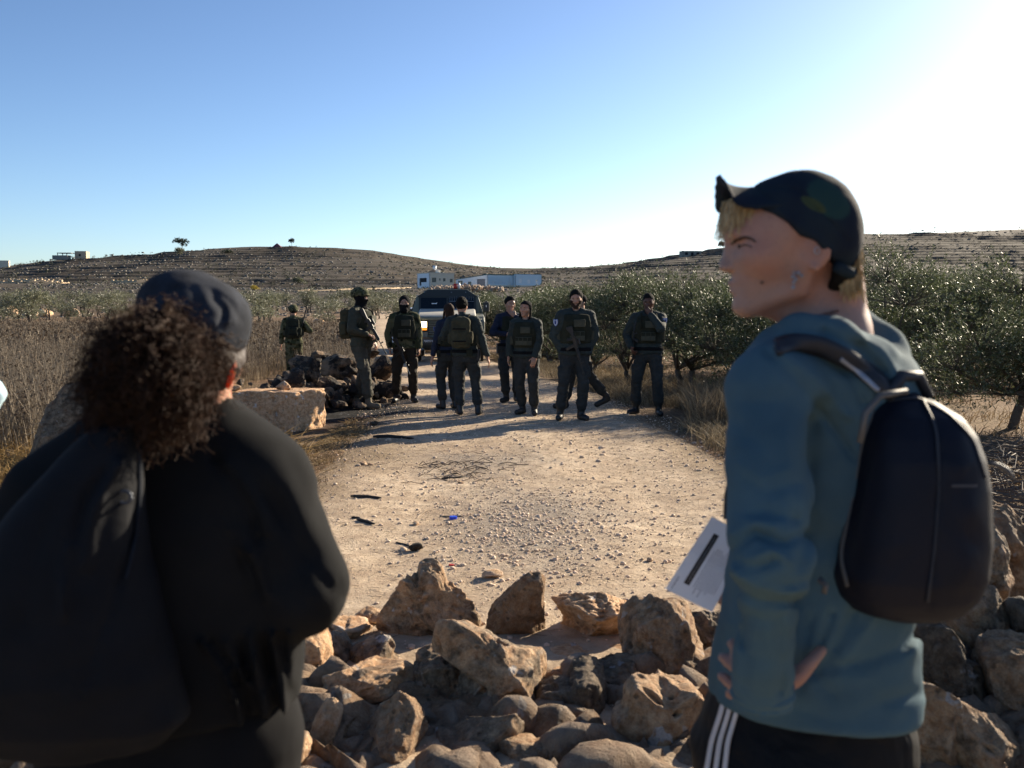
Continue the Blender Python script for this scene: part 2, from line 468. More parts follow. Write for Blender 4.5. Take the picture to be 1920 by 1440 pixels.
# the gravel track, a finer sheet a little above the ground
ys = np.concatenate([np.linspace(-5.5, 3, 18)[:-1], np.linspace(3, 19, 430)[:-1], np.geomspace(19, 119, 140)])
us = np.linspace(-1, 1, 150)
U, YY = np.meshgrid(us, ys, indexing='ij')
edge = fbm(np.stack([YY, 0 * YY + np.sign(U) * 9, 0 * YY], -1).reshape(-1, 3), .5, 3, seed=4).reshape(U.shape)
RX = road_x(YY) + U * (road_w(YY) + edge * .22); P = np.stack([RX, YY, 0 * RX], -1).reshape(-1, 3)
rel = fbm(P, 3.0, 4, seed=31).reshape(U.shape) * .014 + fbm(P, 22., 2, seed=33).reshape(U.shape) * .005
rut = .02 * np.cos(np.clip(np.abs(np.abs(U) - .45) * 8, 0, math.pi)) - .01
RZ = height(RX, YY) + .012 + (rel - rut * .6) * (1 - np.abs(U) ** 8) - .015 * np.abs(U) ** 14
V = np.stack([RX, YY, RZ], -1).reshape(-1, 3); na, nr = U.shape
ii, jj = np.meshgrid(np.arange(na - 1), np.arange(nr - 1), indexing='ij')
Q = np.stack([ii * nr + jj, (ii + 1) * nr + jj, (ii + 1) * nr + jj + 1, ii * nr + jj + 1], -1).reshape(-1, 4)
me = mesh('dirt_road', V, Q)
gr = np.clip(1.2 - np.hypot((RX - .18) / .65, (YY - 7.0) / 1.5) + fbm(P, 2.0, 3, seed=41).reshape(U.shape) * .5, 0, 1) * .8
dk = np.clip(1.2 - np.hypot((RX + .45) / .9, (YY - 9.8) / .9) + fbm(P, 2.6, 3, seed=44).reshape(U.shape) * .7, 0, 1) * .55
lt = np.clip(np.maximum((np.abs(U) - .72) / .25, 1.35 - np.hypot((RX + 1.75) / .75, (YY - 10.6) / 2.4)) + fbm(P, 1.5, 3, seed=43).reshape(U.shape) * .8, 0, 1) * .8
set_color(me, 'zone', np.stack([ash_mask(RX.ravel(), YY.ravel()), np.maximum(gr, dk).ravel(), lt.ravel()], 1))
me.shade_smooth(); tag(obj('dirt_road', me, ROADM), kind='structure')
def road_z(x, y):
    p = np.stack([np.atleast_1d(x), np.atleast_1d(y), 0 * np.atleast_1d(x)], -1).astype(float)
    u_ = np.abs(p[:, 0] - road_x(p[:, 1])) / road_w(p[:, 1])
    rt = .02 * np.cos(np.clip(np.abs(u_ - .45) * 8, 0, math.pi)) - .01
    h = height(p[:, 0], p[:, 1])
    return np.where(u_ < 1, h + .012 + fbm(p, 3.0, 4, seed=31) * .014 - rt * .6 * (1 - np.minimum(u_, 1) ** 8), h)
# ------------------------------------------------------------------ plants
def attr(me, name, arr):
    a = me.attributes.new(name, 'FLOAT', 'POINT'); a.data.foreach_set('value', np.ascontiguousarray(arr, dtype=np.float32))
def unit(v): return v / (np.linalg.norm(v, axis=-1, keepdims=True) + 1e-9)
def strips(P0, P1, w0, w1, side=None, rg=rng):
    """one quad per row from P0 to P1"""
    d = unit(P1 - P0); s = unit(np.cross(d, unit(rg.normal(size=d.shape)))) if side is None else side
    w0 = np.broadcast_to(np.asarray(w0, float), (len(P0),))[:, None]; w1 = np.broadcast_to(np.asarray(w1, float), (len(P0),))[:, None]
    V = np.stack([P0 - s * w0, P0 + s * w0, P1 + s * w1, P1 - s * w1], 1).reshape(-1, 3)
    return V, np.arange(len(P0) * 4).reshape(-1, 4)
def leaves(C0, D, L, Wd, rg):
    """kite leaves; C0 base, D direction"""
    D = unit(D); s = unit(np.cross(D, unit(rg.normal(size=D.shape)))); nrm = np.cross(D, s)
    L = L[:, None]; Wd = Wd[:, None]
    V = np.stack([C0, C0 + D * L * .5 + s * Wd, C0 + D * L + nrm * L * .1, C0 + D * L * .5 - s * Wd], 1).reshape(-1, 3)
    return V, np.arange(len(C0) * 4).reshape(-1, 4)
LEAF_OLIVE = leafy('olive_leaf', (.056, .072, .024), (.15, .17, .10), .50, .25)
LEAF_PALE = leafy('pale_olive_leaf', (.13, .14, .075), (.24, .24, .17), .4, .25)
LEAF_YELLOW = leafy('yellow_leaf', (.42, .33, .05), (.45, .36, .08), .5, .3)
LEAF_DARK = leafy('dark_leaf', (.035, .045, .02), (.07, .085, .05), .5, .15)
def bark_mat():
    n = NT('olive_bark'); f = n.noise(14, 6, .7, dist=.8)
    n.base(n.mix(f, (.035, .027, .02), (.15, .12, .09))).set(Roughness=.9); n.bump(f, .9, .03); return n.m
BARK = bark_mat()

def tree_meshes(seed, H, Rd, n_twig, leaf_l, leaf_w, per=13, low=.22, lumps=9, trunks=1, twig_len=.3, drop=0.0, core=.35):
    rg = np.random.default_rng(seed)
    # lumps of the crown
    ang = rg.uniform(0, 2 * np.pi, lumps); rad = np.sqrt(rg.uniform(.05, 1, lumps)) * Rd * .62
    zc = H * (low + .10) + rg.uniform(0, 1, lumps) * (H * (.82 - low - .10))
    lc = np.stack([np.cos(ang) * rad, np.sin(ang) * rad, zc], 1)
    lr = Rd * rg.uniform(.36, .60, lumps)
    lc[0] = (0, 0, H * .72)
    k = rg.integers(0, lumps, n_twig)
    dirs = unit(rg.normal(size=(n_twig, 3))); dirs[:, 2] = np.abs(dirs[:, 2]) * .9 - .22; dirs = unit(dirs)
    rr = lr[k] * (core + (1 - core) * rg.uniform(0, 1, n_twig) ** .55)
    base = lc[k] + dirs * rr[:, None] * np.array([1, 1, .85])
    td = unit(dirs * .9 + rg.normal(size=(n_twig, 3)) * .45 + np.array([0, 0, .35 - drop]))
    tl = twig_len * rg.uniform(.6, 1.3, n_twig)
    tip = base + td * tl[:, None]
    # leaves along the twigs
    t = rg.uniform(.05, 1, (n_twig, per)); lb = base[:, None] + (tip - base)[:, None] * t[..., None]
    ld = td[:, None] * .8 + unit(rg.normal(size=(n_twig, per, 3))) * .9
    LV, LF = leaves(lb.reshape(-1, 3), ld.reshape(-1, 3), leaf_l * rg.uniform(.7, 1.25, n_twig * per), leaf_w * rg.uniform(.7, 1.2, n_twig * per), rg)
    tint = np.repeat(np.clip(np.repeat(rg.uniform(.15, .85, n_twig), per) + rg.normal(size=n_twig * per) * .18, 0, 1), 4)
    crown = mesh('crown', LV, LF); attr(crown, 'tint', tint); crown.materials.append(LEAF_OLIVE)
    # wood: trunk(s), limbs to the lumps, twigs
    mb = MB(); r0 = .016 * H + .022
    for q in range(trunks):
        a = rg.uniform(0, 6.28); off = .16 * (trunks > 1)
        b = Vector((math.cos(a) * off, math.sin(a) * off, -.05))
        pts = [b]; p = b.copy(); zt = H * (low + .12)
        for s_ in range(5):
            p = p + Vector((rg.normal() * .05, rg.normal() * .05, (zt + .05) / 5)); pts.append(p.copy())
        mb.tube(pts, [r0 * 1.5, r0 * 1.1, r0, r0 * .95, r0 * .9, r0 * .8], 9)
        for m_ in range(lumps):
            if trunks > 1 and m_ % trunks != q: continue
            e = Vector(lc[m_]); mid = p.lerp(e, .5) + Vector(rg.normal(size=3) * .07)
            mb.tube([p, mid, e], [r0 * .55, r0 * .32, r0 * .12], 6)
    wood = bpy.data.meshes.new('trunk'); wood.from_pydata([tuple(v) for v in mb.v], [], mb.f); wood.materials.append(BARK); wood.shade_smooth()
    sel = rg.permutation(n_twig)[:min(n_twig, 900)]
    hub = lc[k[sel]]; TV, TF = strips(hub, tip[sel], .006, .0015, rg=rg)
    tw = mesh('twigs', TV, TF); tw.materials.append(BARK)
    return wood, crown, tw
NEAR = [tree_meshes(100 + i, H, r, 1900, .055, .0075, 14, low=lo, lumps=11, trunks=tr) for i, (H, r, lo, tr) in
        enumerate([(2.2, 1.2, .08, 2), (2.5, 1.25, .02, 1), (1.9, 1.05, .0, 2), (2.6, 1.35, .08, 1)])]
MIDT = [tree_meshes(200 + i, 2.2, 1.25, 900, .085, .014, 10, low=-.04, lumps=10) for i in range(3)]
FART = [tree_meshes(300 + i, 2.4, 1.35, 300, .16, .034, 8, low=-.05, lumps=8) for i in range(3)]
THIN = [tree_meshes(400 + i, 2.4, 1.15, 300, .11, .02, 9, low=.22, lumps=7, trunks=2) for i in range(3)]
for m in THIN: m[1].materials[0] = LEAF_PALE
def place_tree(var, x, y, s, rz, label, group=None, name='olive_tree', cat='tree', sx=1.0, twigs=False, z=None):
    t = empty(name, (x, y, (gz(x, y) if z is None else z) - .03), rz, label, cat, group)
    t.scale = (s * sx, s * sx, s)
    obj('trunk', var[0], None, t); c = obj('crown', var[1], None, t)
    if twigs: obj('branches', var[2], None, t)
    return t
near_trees = [
    (0, 1290, 17.6, 1.0, 0.3, 1.05, 'olive tree with dark bare trunks right behind the man holding his chin'),
    (2, 1412, 15.2, .92, 1.1, 1.0, 'low rounded olive tree just below the chin of the man in the cap'),
    (1, 1175, 19.6, .88, 2.2, 1.0, 'dense olive tree left of and behind the man holding his chin'),
    (3, 1385, 21.5, .94, 4.0, 1.05, 'olive tree behind the nose and mouth of the man in the cap'),
    (3, 1655, 16.2, 1.05, .4, 1.0, 'tallest olive tree, just right of the neck of the man in the cap'),
    (0, 1560, 19.5, 1.08, 3.0, 1.0, 'olive tree mostly hidden behind the neck of the man in the cap'),
    (2, 1795, 17.2, 1.10, 5.1, 1.0, 'olive tree with a clear short trunk above the navy backpack'),
    (1, 1725, 20.5, .95, 2.7, 1.0, 'olive tree in the gap between the two tallest ones on the right'),
    (3, 1912, 12.6, .93, 1.9, 1.0, 'sparse olive tree cut by the right edge of the picture'),
    (0, 1870, 21.0, 1.04, .9, 1.0, 'olive tree behind the sparse one at the right edge'),
    (1, 1112, 21.8, .80, 3.6, 1.1, 'olive tree behind the bearded man with the rifle'),
    (2, 1035, 25.0, 1.0, 4.4, 1.15, 'olive tree behind the gap between the woman in the cap and the bearded man'),
    (0, 950, 29.0, .88, 5.4, 1.15, 'nearest olive tree right of the mirror of the armoured truck'),
    (3, 1290, 26.5, .86, 2.0, 1.1, 'olive tree in the second row behind the dark bare trunks'),
]
for v, px, Y, s, rz, sx, lab in near_trees:
    p = on_ground(px, 600); x = (px - 960) / F * Y
    place_tree(NEAR[v], x, Y, s, rz, lab, 'olive trees beside the track', sx=sx, twigs=True)
rg = np.random.default_rng(5)
n_far = 0
taken = [((px - 960) / F * Y, Y) for _, px, Y, *_ in near_trees]
for row in range(16):
    Y = 24 + row * 4.6 * (1 + row * .05)
    for q in range(44):
        x = -3 + q * 4.3 * (1 + row * .02) + rg.normal() * .5; y = Y + rg.normal() * .6
        px = 960 + F * x / y
        if px > 2000 or px < 900 or x < road_x(y) + road_w(y) + 1.6 or n_far > 150: continue
        if any(math.hypot(x - a, y - b) < 2.3 for a, b in taken): continue
        taken.append((x, y)); n_far += 1
        if y < 45: place_tree(MIDT[q % 3], x, y, rg.uniform(.82, 1.05), rg.uniform(0, 6), 'dark green olive tree in the rows of the grove behind the nearest trees', 'olive trees in the grove', sx=1.1)
        else: place_tree(FART[q % 3], x, y, rg.uniform(.8, 1.1), rg.uniform(0, 6), 'small dark green olive tree in the far rows of the grove', 'far olive trees in the grove', sx=1.15)
# sparse young trees across the field on the left
rg = np.random.default_rng(12)
for q in range(46):
    px = rg.choice([rg.uniform(0, 260), rg.uniform(440, 780), rg.uniform(440, 780)]); Y = rg.uniform(62, 125)
    x = (px - 960) / F * Y
    place_tree(THIN[q % 3], x, Y, rg.uniform(.6, 1.15), rg.uniform(0, 6), 'thin pale olive tree standing apart at the far side of the dry field', 'thin olive trees beyond the field', sx=1.2)
# trees on the skyline and on the slopes
def sky_tree(px, Y, s, sx, label, mat=LEAF_DARK, seed=0, H=2.2):
    v = tree_meshes(500 + seed, H, 1.1, 260, .16, .045, 9, low=.3, lumps=7, twig_len=.25)
    v[1].materials[0] = mat; x = (px - 960) / F * Y
    place_tree(v, x, Y, s, seed, label, name='tree', sx=sx)
sky_tree(345, 628, 3.6, 1.1, 'tall dark tree on the left hilltop, above the cap of the curly haired woman', seed=1)
sky_tree(340, 560, 2.8, 1.0, 'green tree on the slope just under the tall dark hilltop tree', LEAF_PALE, seed=2)
sky_tree(550, 636, 2.6, .7, 'small round tree alone on the hilltop skyline', seed=3)
sky_tree(1352, 600, 2.7, .9, 'windswept little tree on the skyline left of the nose of the man in the cap', seed=4)
sky_tree(432, 560, 1.9, 1.5, 'dark round bush tree on the upper slope of the left hill', seed=5)
sky_tree(565, 300, 1.5, 1.3, 'green bushy tree at the foot of the left hill', LEAF_PALE, seed=6)
sky_tree(480, 262, .8, 1.3, 'small yellow shrub at the foot of the left hill', LEAF_YELLOW, seed=7)
sky_tree(1757, 230, .75, 1.4, 'small yellow shrub at the foot of the right hill', LEAF_YELLOW, seed=8)
sky_tree(1345, 470, 1.0, 1.4, 'yellow tinged bush on the slope left of the eye of the man in the cap', LEAF_PALE, seed=9)

# scrub and stones strewn over the far slopes
def scatter_far(n, y0, y1, az=33, seed=1):
    g = np.random.default_rng(seed)
    a = np.radians(g.uniform(-az, az, n)); d = g.uniform(y0 ** .6, y1 ** .6, n) ** (1 / .6)
    x = d * np.tan(a); y = d
    return x, y, height(x, y), g
x, y, z, g = scatter_far(8000, 130, 641, seed=51); kp = fbm(np.stack([x, y * .5, 0 * x], 1), 1 / 30., 3, seed=52) > -.12; x, y, z = x[kp], y[kp], z[kp]
k = 13; s = g.uniform(.35, 1.1, len(x)) * np.clip(y / 420, .5, 1.15)
c = np.stack([x, y, z], 1)[:, None] + unit(g.normal(size=(len(x), k, 3))) * np.array([1, 1, .75]) * (s[:, None, None] * g.uniform(.3, 1, (len(x), k, 1))) + np.array([0, 0, .22]) * s[:, None, None]
LV, LF = leaves(c.reshape(-1, 3), g.normal(size=(len(x) * k, 3)), np.repeat(s, k) * .6, np.repeat(s, k) * .24, g)
me = mesh('hillside_scrub', LV, LF); attr(me, 'tint', np.repeat(np.repeat(g.uniform(0, 1, len(x)), k), 4))
tag(obj('hillside_scrub', me, leafy('scrub_leaf', (.055, .055, .030), (.08, .08, .05), .7, .1, .6)), 'dark low scrub dotted over the terraced hillsides', 'scrub', kind='stuff')
x, y, z, g = scatter_far(15000, 90, 630, seed=52); kp = fbm(np.stack([x * .6, y * 1.6, 0 * x], 1), 1 / 25., 3, seed=57) > -.05; x, y, z = x[kp], y[kp], z[kp]
s = g.uniform(.12, .55, len(x)) * np.clip(y / 400, .3, 1.1)
cube = np.array([(a, b, c_) for a in (-1, 1) for b in (-1, 1) for c_ in (-1, 1)], float)
cf = np.array([(0, 1, 3, 2), (4, 6, 7, 5), (0, 4, 5, 1), (2, 3, 7, 6), (0, 2, 6, 4), (1, 5, 7, 3)])
Vv = cube[None] * s[:, None, None] * np.array([1.3, 1, .7]) * g.uniform(.55, 1.2, (len(x), 8, 3)) + np.stack([x, y, z], 1)[:, None]
Q = (cf[None] + 8 * np.arange(len(x))[:, None, None]).reshape(-1, 4)
me = mesh('hillside_stones', Vv.reshape(-1, 3), Q)
HST = plain('pale_limestone', (.17, .155, .135), .9, var=.45, scale=.4)
tag(obj('hillside_stones', me, HST), 'loose pale stones strewn over the terraced hillsides', 'stones', kind='stuff')

# ---- dry field
def vcol_mat(name, rough=.8, trans=.2):
    n = NT(name); a = n.new('ShaderNodeAttribute', attribute_name='col').outputs['Color']
    n.base(a).set(Roughness=rough, Specular_IOR_Level=.2)
    tr = n.new('ShaderNodeBsdfTranslucent'); n.link(a, tr.inputs[0]); ms = n.new('ShaderNodeMixShader'); ms.inputs[0].default_value = trans
    n.link(n.b.outputs[0], ms.inputs[1]); n.link(tr.outputs[0], ms.inputs[2]); n.link(ms.outputs[0], n.n['Material Output'].inputs[0])
    return n.m
STRAW = vcol_mat('dry_stems')
def thistles(x, y, hgt, wid, seed, heads=2, dark=0.0):
    g = np.random.default_rng(seed); n = len(x); z = height(x, y)
    b = np.stack([x, y, z], 1); h = hgt * g.uniform(.55, 1.15, n)
    lean = g.normal(size=(n, 2)) * .16
    mid = b + np.stack([lean[:, 0] * h * .4, lean[:, 1] * h * .4, h * .5], 1)
    top = b + np.stack([lean[:, 0] * h, lean[:, 1] * h, h * .97], 1)
    tone = g.uniform(0, 1, n)[:, None]
    straw = np.array([.30, .25, .185]) * tone + np.array([.10, .082, .064]) * (1 - tone)
    gold = np.array([.36, .25, .11]); Vs, Fs, Cs = [], [], []; off = 0
    def put(VF, c0, c1):
        nonlocal off
        V_, F_ = VF; m = len(V_) // 4
        cc = np.stack([c0, c0, c1, c1], 1).reshape(-1, 3); Vs.append(V_); Fs.append(F_ + off); Cs.append(cc); off += len(V_)
    put(strips(b, mid, wid, wid * .8, rg=g), (straw * .6 + gold * .4), straw); put(strips(mid, top, wid * .8, wid * .5, rg=g), straw, straw)
    for q in range(heads):
        s0 = b + (top - b) * g.uniform(.35, .85, n)[:, None]
        e = s0 + np.stack([g.normal(size=n) * .10, g.normal(size=n) * .10, g.uniform(.06, .22, n)], 1) * (hgt / .8)
        put(strips(s0, e, wid * .5, wid * .4, rg=g), straw, straw)
        hc = (np.array([.065, .048, .035]) + np.array([.16, .12, .08]) * (g.uniform(0, 1, (n, 1)) ** 3)) * (1 - dark * .5)
        for r_ in range(2):
            d = unit(g.normal(size=(n, 3))); hs = wid * 3.2 * g.uniform(.5, 1.3, n)
            put(strips(e - d * hs[:, None], e + d * hs[:, None], hs * .75, hs * .3, rg=g), hc, hc * 1.2)
    me = mesh('dry_thistles', np.vstack(Vs), np.vstack(Fs)); set_color(me, 'col', np.vstack(Cs)); return me
def field_pts(n, y0, y1, seed, pw=.5):
    g = np.random.default_rng(seed); y = g.uniform(y0 ** pw, y1 ** pw, n) ** (1 / pw); px = g.uniform(-150, 830, n)
    x = (px - 960) / F * y
    L = road_x(y) - road_w(y) - .35 - .5 * fbm(np.stack([y, 0 * y, 0 * y], 1), .7, 2, seed=5)
    keep = (x < L)
    keep &= ~((y < 16.5) & (x > -4.75 - (y - 12) * .10) & (y > 9.5))       # burnt rubble and limestone block stand here
    keep &= ~((y < 19.0) & (x > -4.15) & (y > 10)); keep &= ~((y > 16.5) & (y < 21.8) & (np.abs(x + 4.55 + (y - 19) * .05) < .50))
    return x[keep], y[keep]
x, y = field_pts(19000, 9.6, 24, 61); me = thistles(x, y, .78, .0042, 62, 2)
tag(obj('dry_thistles', me, STRAW), 'tall dry brown thistles filling the field left of the track', 'dry plants', kind='stuff')
x, y = field_pts(13000, 24, 62, 63, .8); me = thistles(x, y, .72, .011, 64, 2)
tag(obj('far_dry_thistles', me, STRAW), 'dry brown thistles in the farther half of the field', 'dry plants', kind='stuff')
def blades(x, y, hgt, wid, seed, c_lo, c_hi, lean=.5, z=None):
    g = np.random.default_rng(seed); n = len(x); z = height(x, y) if z is None else z
    b = np.stack([x, y, z], 1); h = hgt * g.uniform(.4, 1.25, n); d = g.normal(size=(n, 2)) * lean
    m = b + np.stack([d[:, 0] * h * .3, d[:, 1] * h * .3, h * .55], 1); t = b + np.stack([d[:, 0] * h, d[:, 1] * h, h * .9], 1)
    tone = g.uniform(0, 1, (n, 1)); col = np.array(c_lo) * (1 - tone) + np.array(c_hi) * tone
    V1, F1 = strips(b, m, wid, wid * .8, rg=g); V2, F2 = strips(m, t, wid * .8, wid * .15, rg=g)
    me = mesh('grass', np.vstack([V1, V2]), np.vstack([F1, F2 + len(V1)]))
    set_color(me, 'col', np.vstack([np.repeat(col * .8, 4, 0), np.repeat(col, 4, 0)])); return me
def tufted(n, per, spread, fx, seed):
    g = np.random.default_rng(seed); X, Yv = fx(g, n)
    return (np.repeat(X, per) + g.normal(size=n * per) * spread, np.repeat(Yv, per) + g.normal(size=n * per) * spread)
# dry grass verge on the right of the track, under the olives
def verge(g, n):
    y = g.uniform(9.5, 30, n); return road_x(y) + road_w(y) + .15 + np.abs(g.normal(size=n)) * .9 * np.clip(y / 14, .6, 1.6), y
x, y = tufted(620, 34, .09, verge, 71); m_ = np.hypot((x - 1.95) / .7, (y - 13.9) / 1.5) > 1; x, y = x[m_], y[m_]
tag(obj('dry_grass', blades(x, y, .20, .0036, 72, (.11, .085, .055), (.40, .32, .20)), STRAW), 'tufts of dry straw grass along the right verge under the olives', 'grass', kind='stuff')
def clump(g, n): return g.uniform(2.25, 4.6, n), g.uniform(12.2, 15.6, n)
x, y = tufted(190, 34, .10, clump, 73); m_ = (x > 2.15 + (y - 12) * .17)
tag(obj('tall_dry_grass', blades(x[m_], y[m_], .50, .004, 74, (.10, .075, .05), (.34, .26, .16), .3), STRAW), 'taller grey straw clump in front of the dark olive trunks', 'grass', kind='stuff')
def under(g, n):
    y = g.uniform(8, 45, n); return road_x(y) + road_w(y) + .8 + g.uniform(0, 1, n) * y * .75, y
x, y = tufted(1100, 16, .16, under, 75)
tag(obj('grove_grass', blades(x, y, .16, .006, 76, (.13, .08, .045), (.36, .25, .13), .8), STRAW), 'thin dry grass and litter on the ground of the olive grove', 'grass', kind='stuff')
def lverge(g, n):
    y = g.uniform(7, 13.5, n); return road_x(y) - road_w(y) - .0 - np.abs(g.normal(size=n)) * .8, y
x, y = tufted(360, 26, .10, lverge, 77); m_ = ~((x < -2.2) & (y > 11.0)); x, y = x[m_], y[m_]
tag(obj('trodden_grass', blades(x, y, .07, .003, 78, (.12, .08, .045), (.38, .28, .15), 1.2), STRAW), 'short trodden straw on the left verge', 'grass', kind='stuff')
def lfront(g, n): return g.uniform(-7, -2.2, n), g.uniform(7.5, 11.5, n)
x, y = tufted(420, 26, .10, lfront, 79); m_ = ~((x > -4.3) & (y > 10.6)); x, y = x[m_], y[m_]
tag(obj('golden_grass', blades(x, y, .26, .0035, 80, (.16, .10, .045), (.46, .31, .12), .8), STRAW), 'golden dry grass in front of the thistle field', 'grass', kind='stuff')
# ------------------------------------------------------------------ rocks
import bmesh
def ico(n):
    bm = bmesh.new(); bmesh.ops.create_icosphere(bm, subdivisions=n, radius=1.0)
    V = np.array([v.co[:] for v in bm.verts]); Fc = np.array([[v.index for v in f.verts] for f in bm.faces]); bm.free(); return V, Fc
ICO = {n: ico(n) for n in (1, 2, 3, 4, 5, 6)}
def rock_mat():
    n = NT('limestone_rock'); o = n.coord()
    inf = n.new('ShaderNodeObjectInfo'); tint = inf.outputs['Color']
    ofs = n.new('ShaderNodeVectorMath', operation='ADD'); n.link(o, ofs.inputs[0])
    rnd = n.math('MULTIPLY', inf.outputs['Random'], 40.0); cmb = n.new('ShaderNodeCombineXYZ'); n.link(rnd, cmb.inputs[0]); n.link(rnd, cmb.inputs[1]); n.link(cmb.outputs[0], ofs.inputs[1])
    v = ofs.outputs[0]
    a = n.noise(5.5, 6, .68, v, .6); b = n.noise(26, 5, .7, v); c = n.noise(120, 3, .7, v)
    face = n.mix(n.ramp(b, [(.36, 0), (.64, 1)]), (.42, .225, .105), (.66, .45, .27))       # broken, warm
    crust = n.mix(n.ramp(b, [(.35, 0), (.62, 1)]), (.11, .075, .046), (.37, .275, .18))      # weathered, grey
    sep = n.new('ShaderNodeSeparateColor'); n.link(tint, sep.inputs[0])                     # red = how warm
    m = n.math('ADD', a, n.math('MULTIPLY', n.math('SUBTRACT', sep.outputs[0], .42), .7))
    col = n.mix(n.ramp(m, [(.44, 0), (.56, 1)]), crust, face)
    col = n.mix(n.ramp(n.noise(9, 5, .8, v, 1.5), [(.60, 0), (.64, .6)]), col, (.26, .11, .05))    # iron stain
    col = n.mix(n.ramp(n.noise(7, 3, .6, v, .4), [(.645, 0), (.67, .85)]), col, (.60, .56, .52))   # chalky spots
    pit = n.voro(16, v); pits = n.ramp(pit, [(.09, 1), (.17, 0)])
    col = n.mix(n.math('MULTIPLY', pits, .55), col, (.07, .05, .035))
    col = n.mix(n.ramp(c, [(.3, .35), (.55, 0)]), col, (.09, .06, .045))
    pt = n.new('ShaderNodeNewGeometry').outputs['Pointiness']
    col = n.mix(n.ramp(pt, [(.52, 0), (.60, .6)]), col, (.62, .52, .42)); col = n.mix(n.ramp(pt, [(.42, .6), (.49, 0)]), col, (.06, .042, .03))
    br = n.new('ShaderNodeHueSaturation'); n.link(col, br.inputs['Color']); n.link(n.math('MULTIPLY', sep.outputs[1], 2.0), br.inputs['Value'])
    n.base(br.outputs[0]).set(Roughness=.82, Specular_IOR_Level=.3)
    b1 = n.bump(n.noise(13, 8, .72, v, .7), .9, .05); b2 = n.bump(n.ramp(pit, [(.05, 0), (.2, 1)]), .6, .02, b1); n.bump(c, .6, .006, b2)
    return n.m
ROCK = rock_mat()
def rock_shape(U, seed, cuts=12, cut_lo=.62, cut_hi=.95, rough=.06, pits=7, pit_r=.2, pit_d=.12, bias=None, ridge=.05, sharp=0):
    """unit directions -> radius multiplier (about 1) for a faceted, pitted rock"""
    g = np.random.default_rng(seed)
    P = U.copy()
    N = unit(g.normal(size=(cuts, 3))); h = g.uniform(cut_lo, cut_hi, cuts)
    if bias is not None: N[:len(bias)] = unit(np.array(bias, float))
    for n_, h_ in zip(N, h):
        d = P @ n_ - h_; P = P - np.maximum(d, 0)[:, None] * n_ * .97
    r = fbm(P, 1.6, 3, seed=seed); P = P * (1 + r[:, None] * rough * 2.2)
    q = 1 - np.abs(fbm(P, 3.1, 4, .55, seed=seed + 50)) * 2.2
    P = P * (1 + (q[:, None] - .4) * ridge)
    P = P * (1 + fbm(P, 8., 4, .6, seed=seed + 80)[:, None] * rough * 1.0 + (.25 - np.abs(fbm(P, 5.0, 3, seed=seed + 90)))[:, None] * .06)
    for _ in range(pits):
        c = unit(g.normal(size=3)); rad = pit_r * g.uniform(.35, 1.1)
        dist = np.linalg.norm(unit(P) - c, axis=1) / rad
        P = P * (1 - pit_d * g.uniform(.5, 1.2) * np.clip(1 - dist ** 2, 0, 1)[:, None] ** .8)
    return P
def free_rock(name, loc, size, seed, rz=0, label=None, cat='rock', group=None, warm=.5, light=.5, n=4, parent=None, rot=(0, 0), kind=None, **kw):
    U, Fc = ICO[n]; P = rock_shape(U, seed, **kw) * np.array(size) / 2
    P = P @ rotm(rot[0], rot[1], rz).T
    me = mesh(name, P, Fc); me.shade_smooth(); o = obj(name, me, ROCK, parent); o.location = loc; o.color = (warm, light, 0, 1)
    return tag(o, label, cat, group, kind)
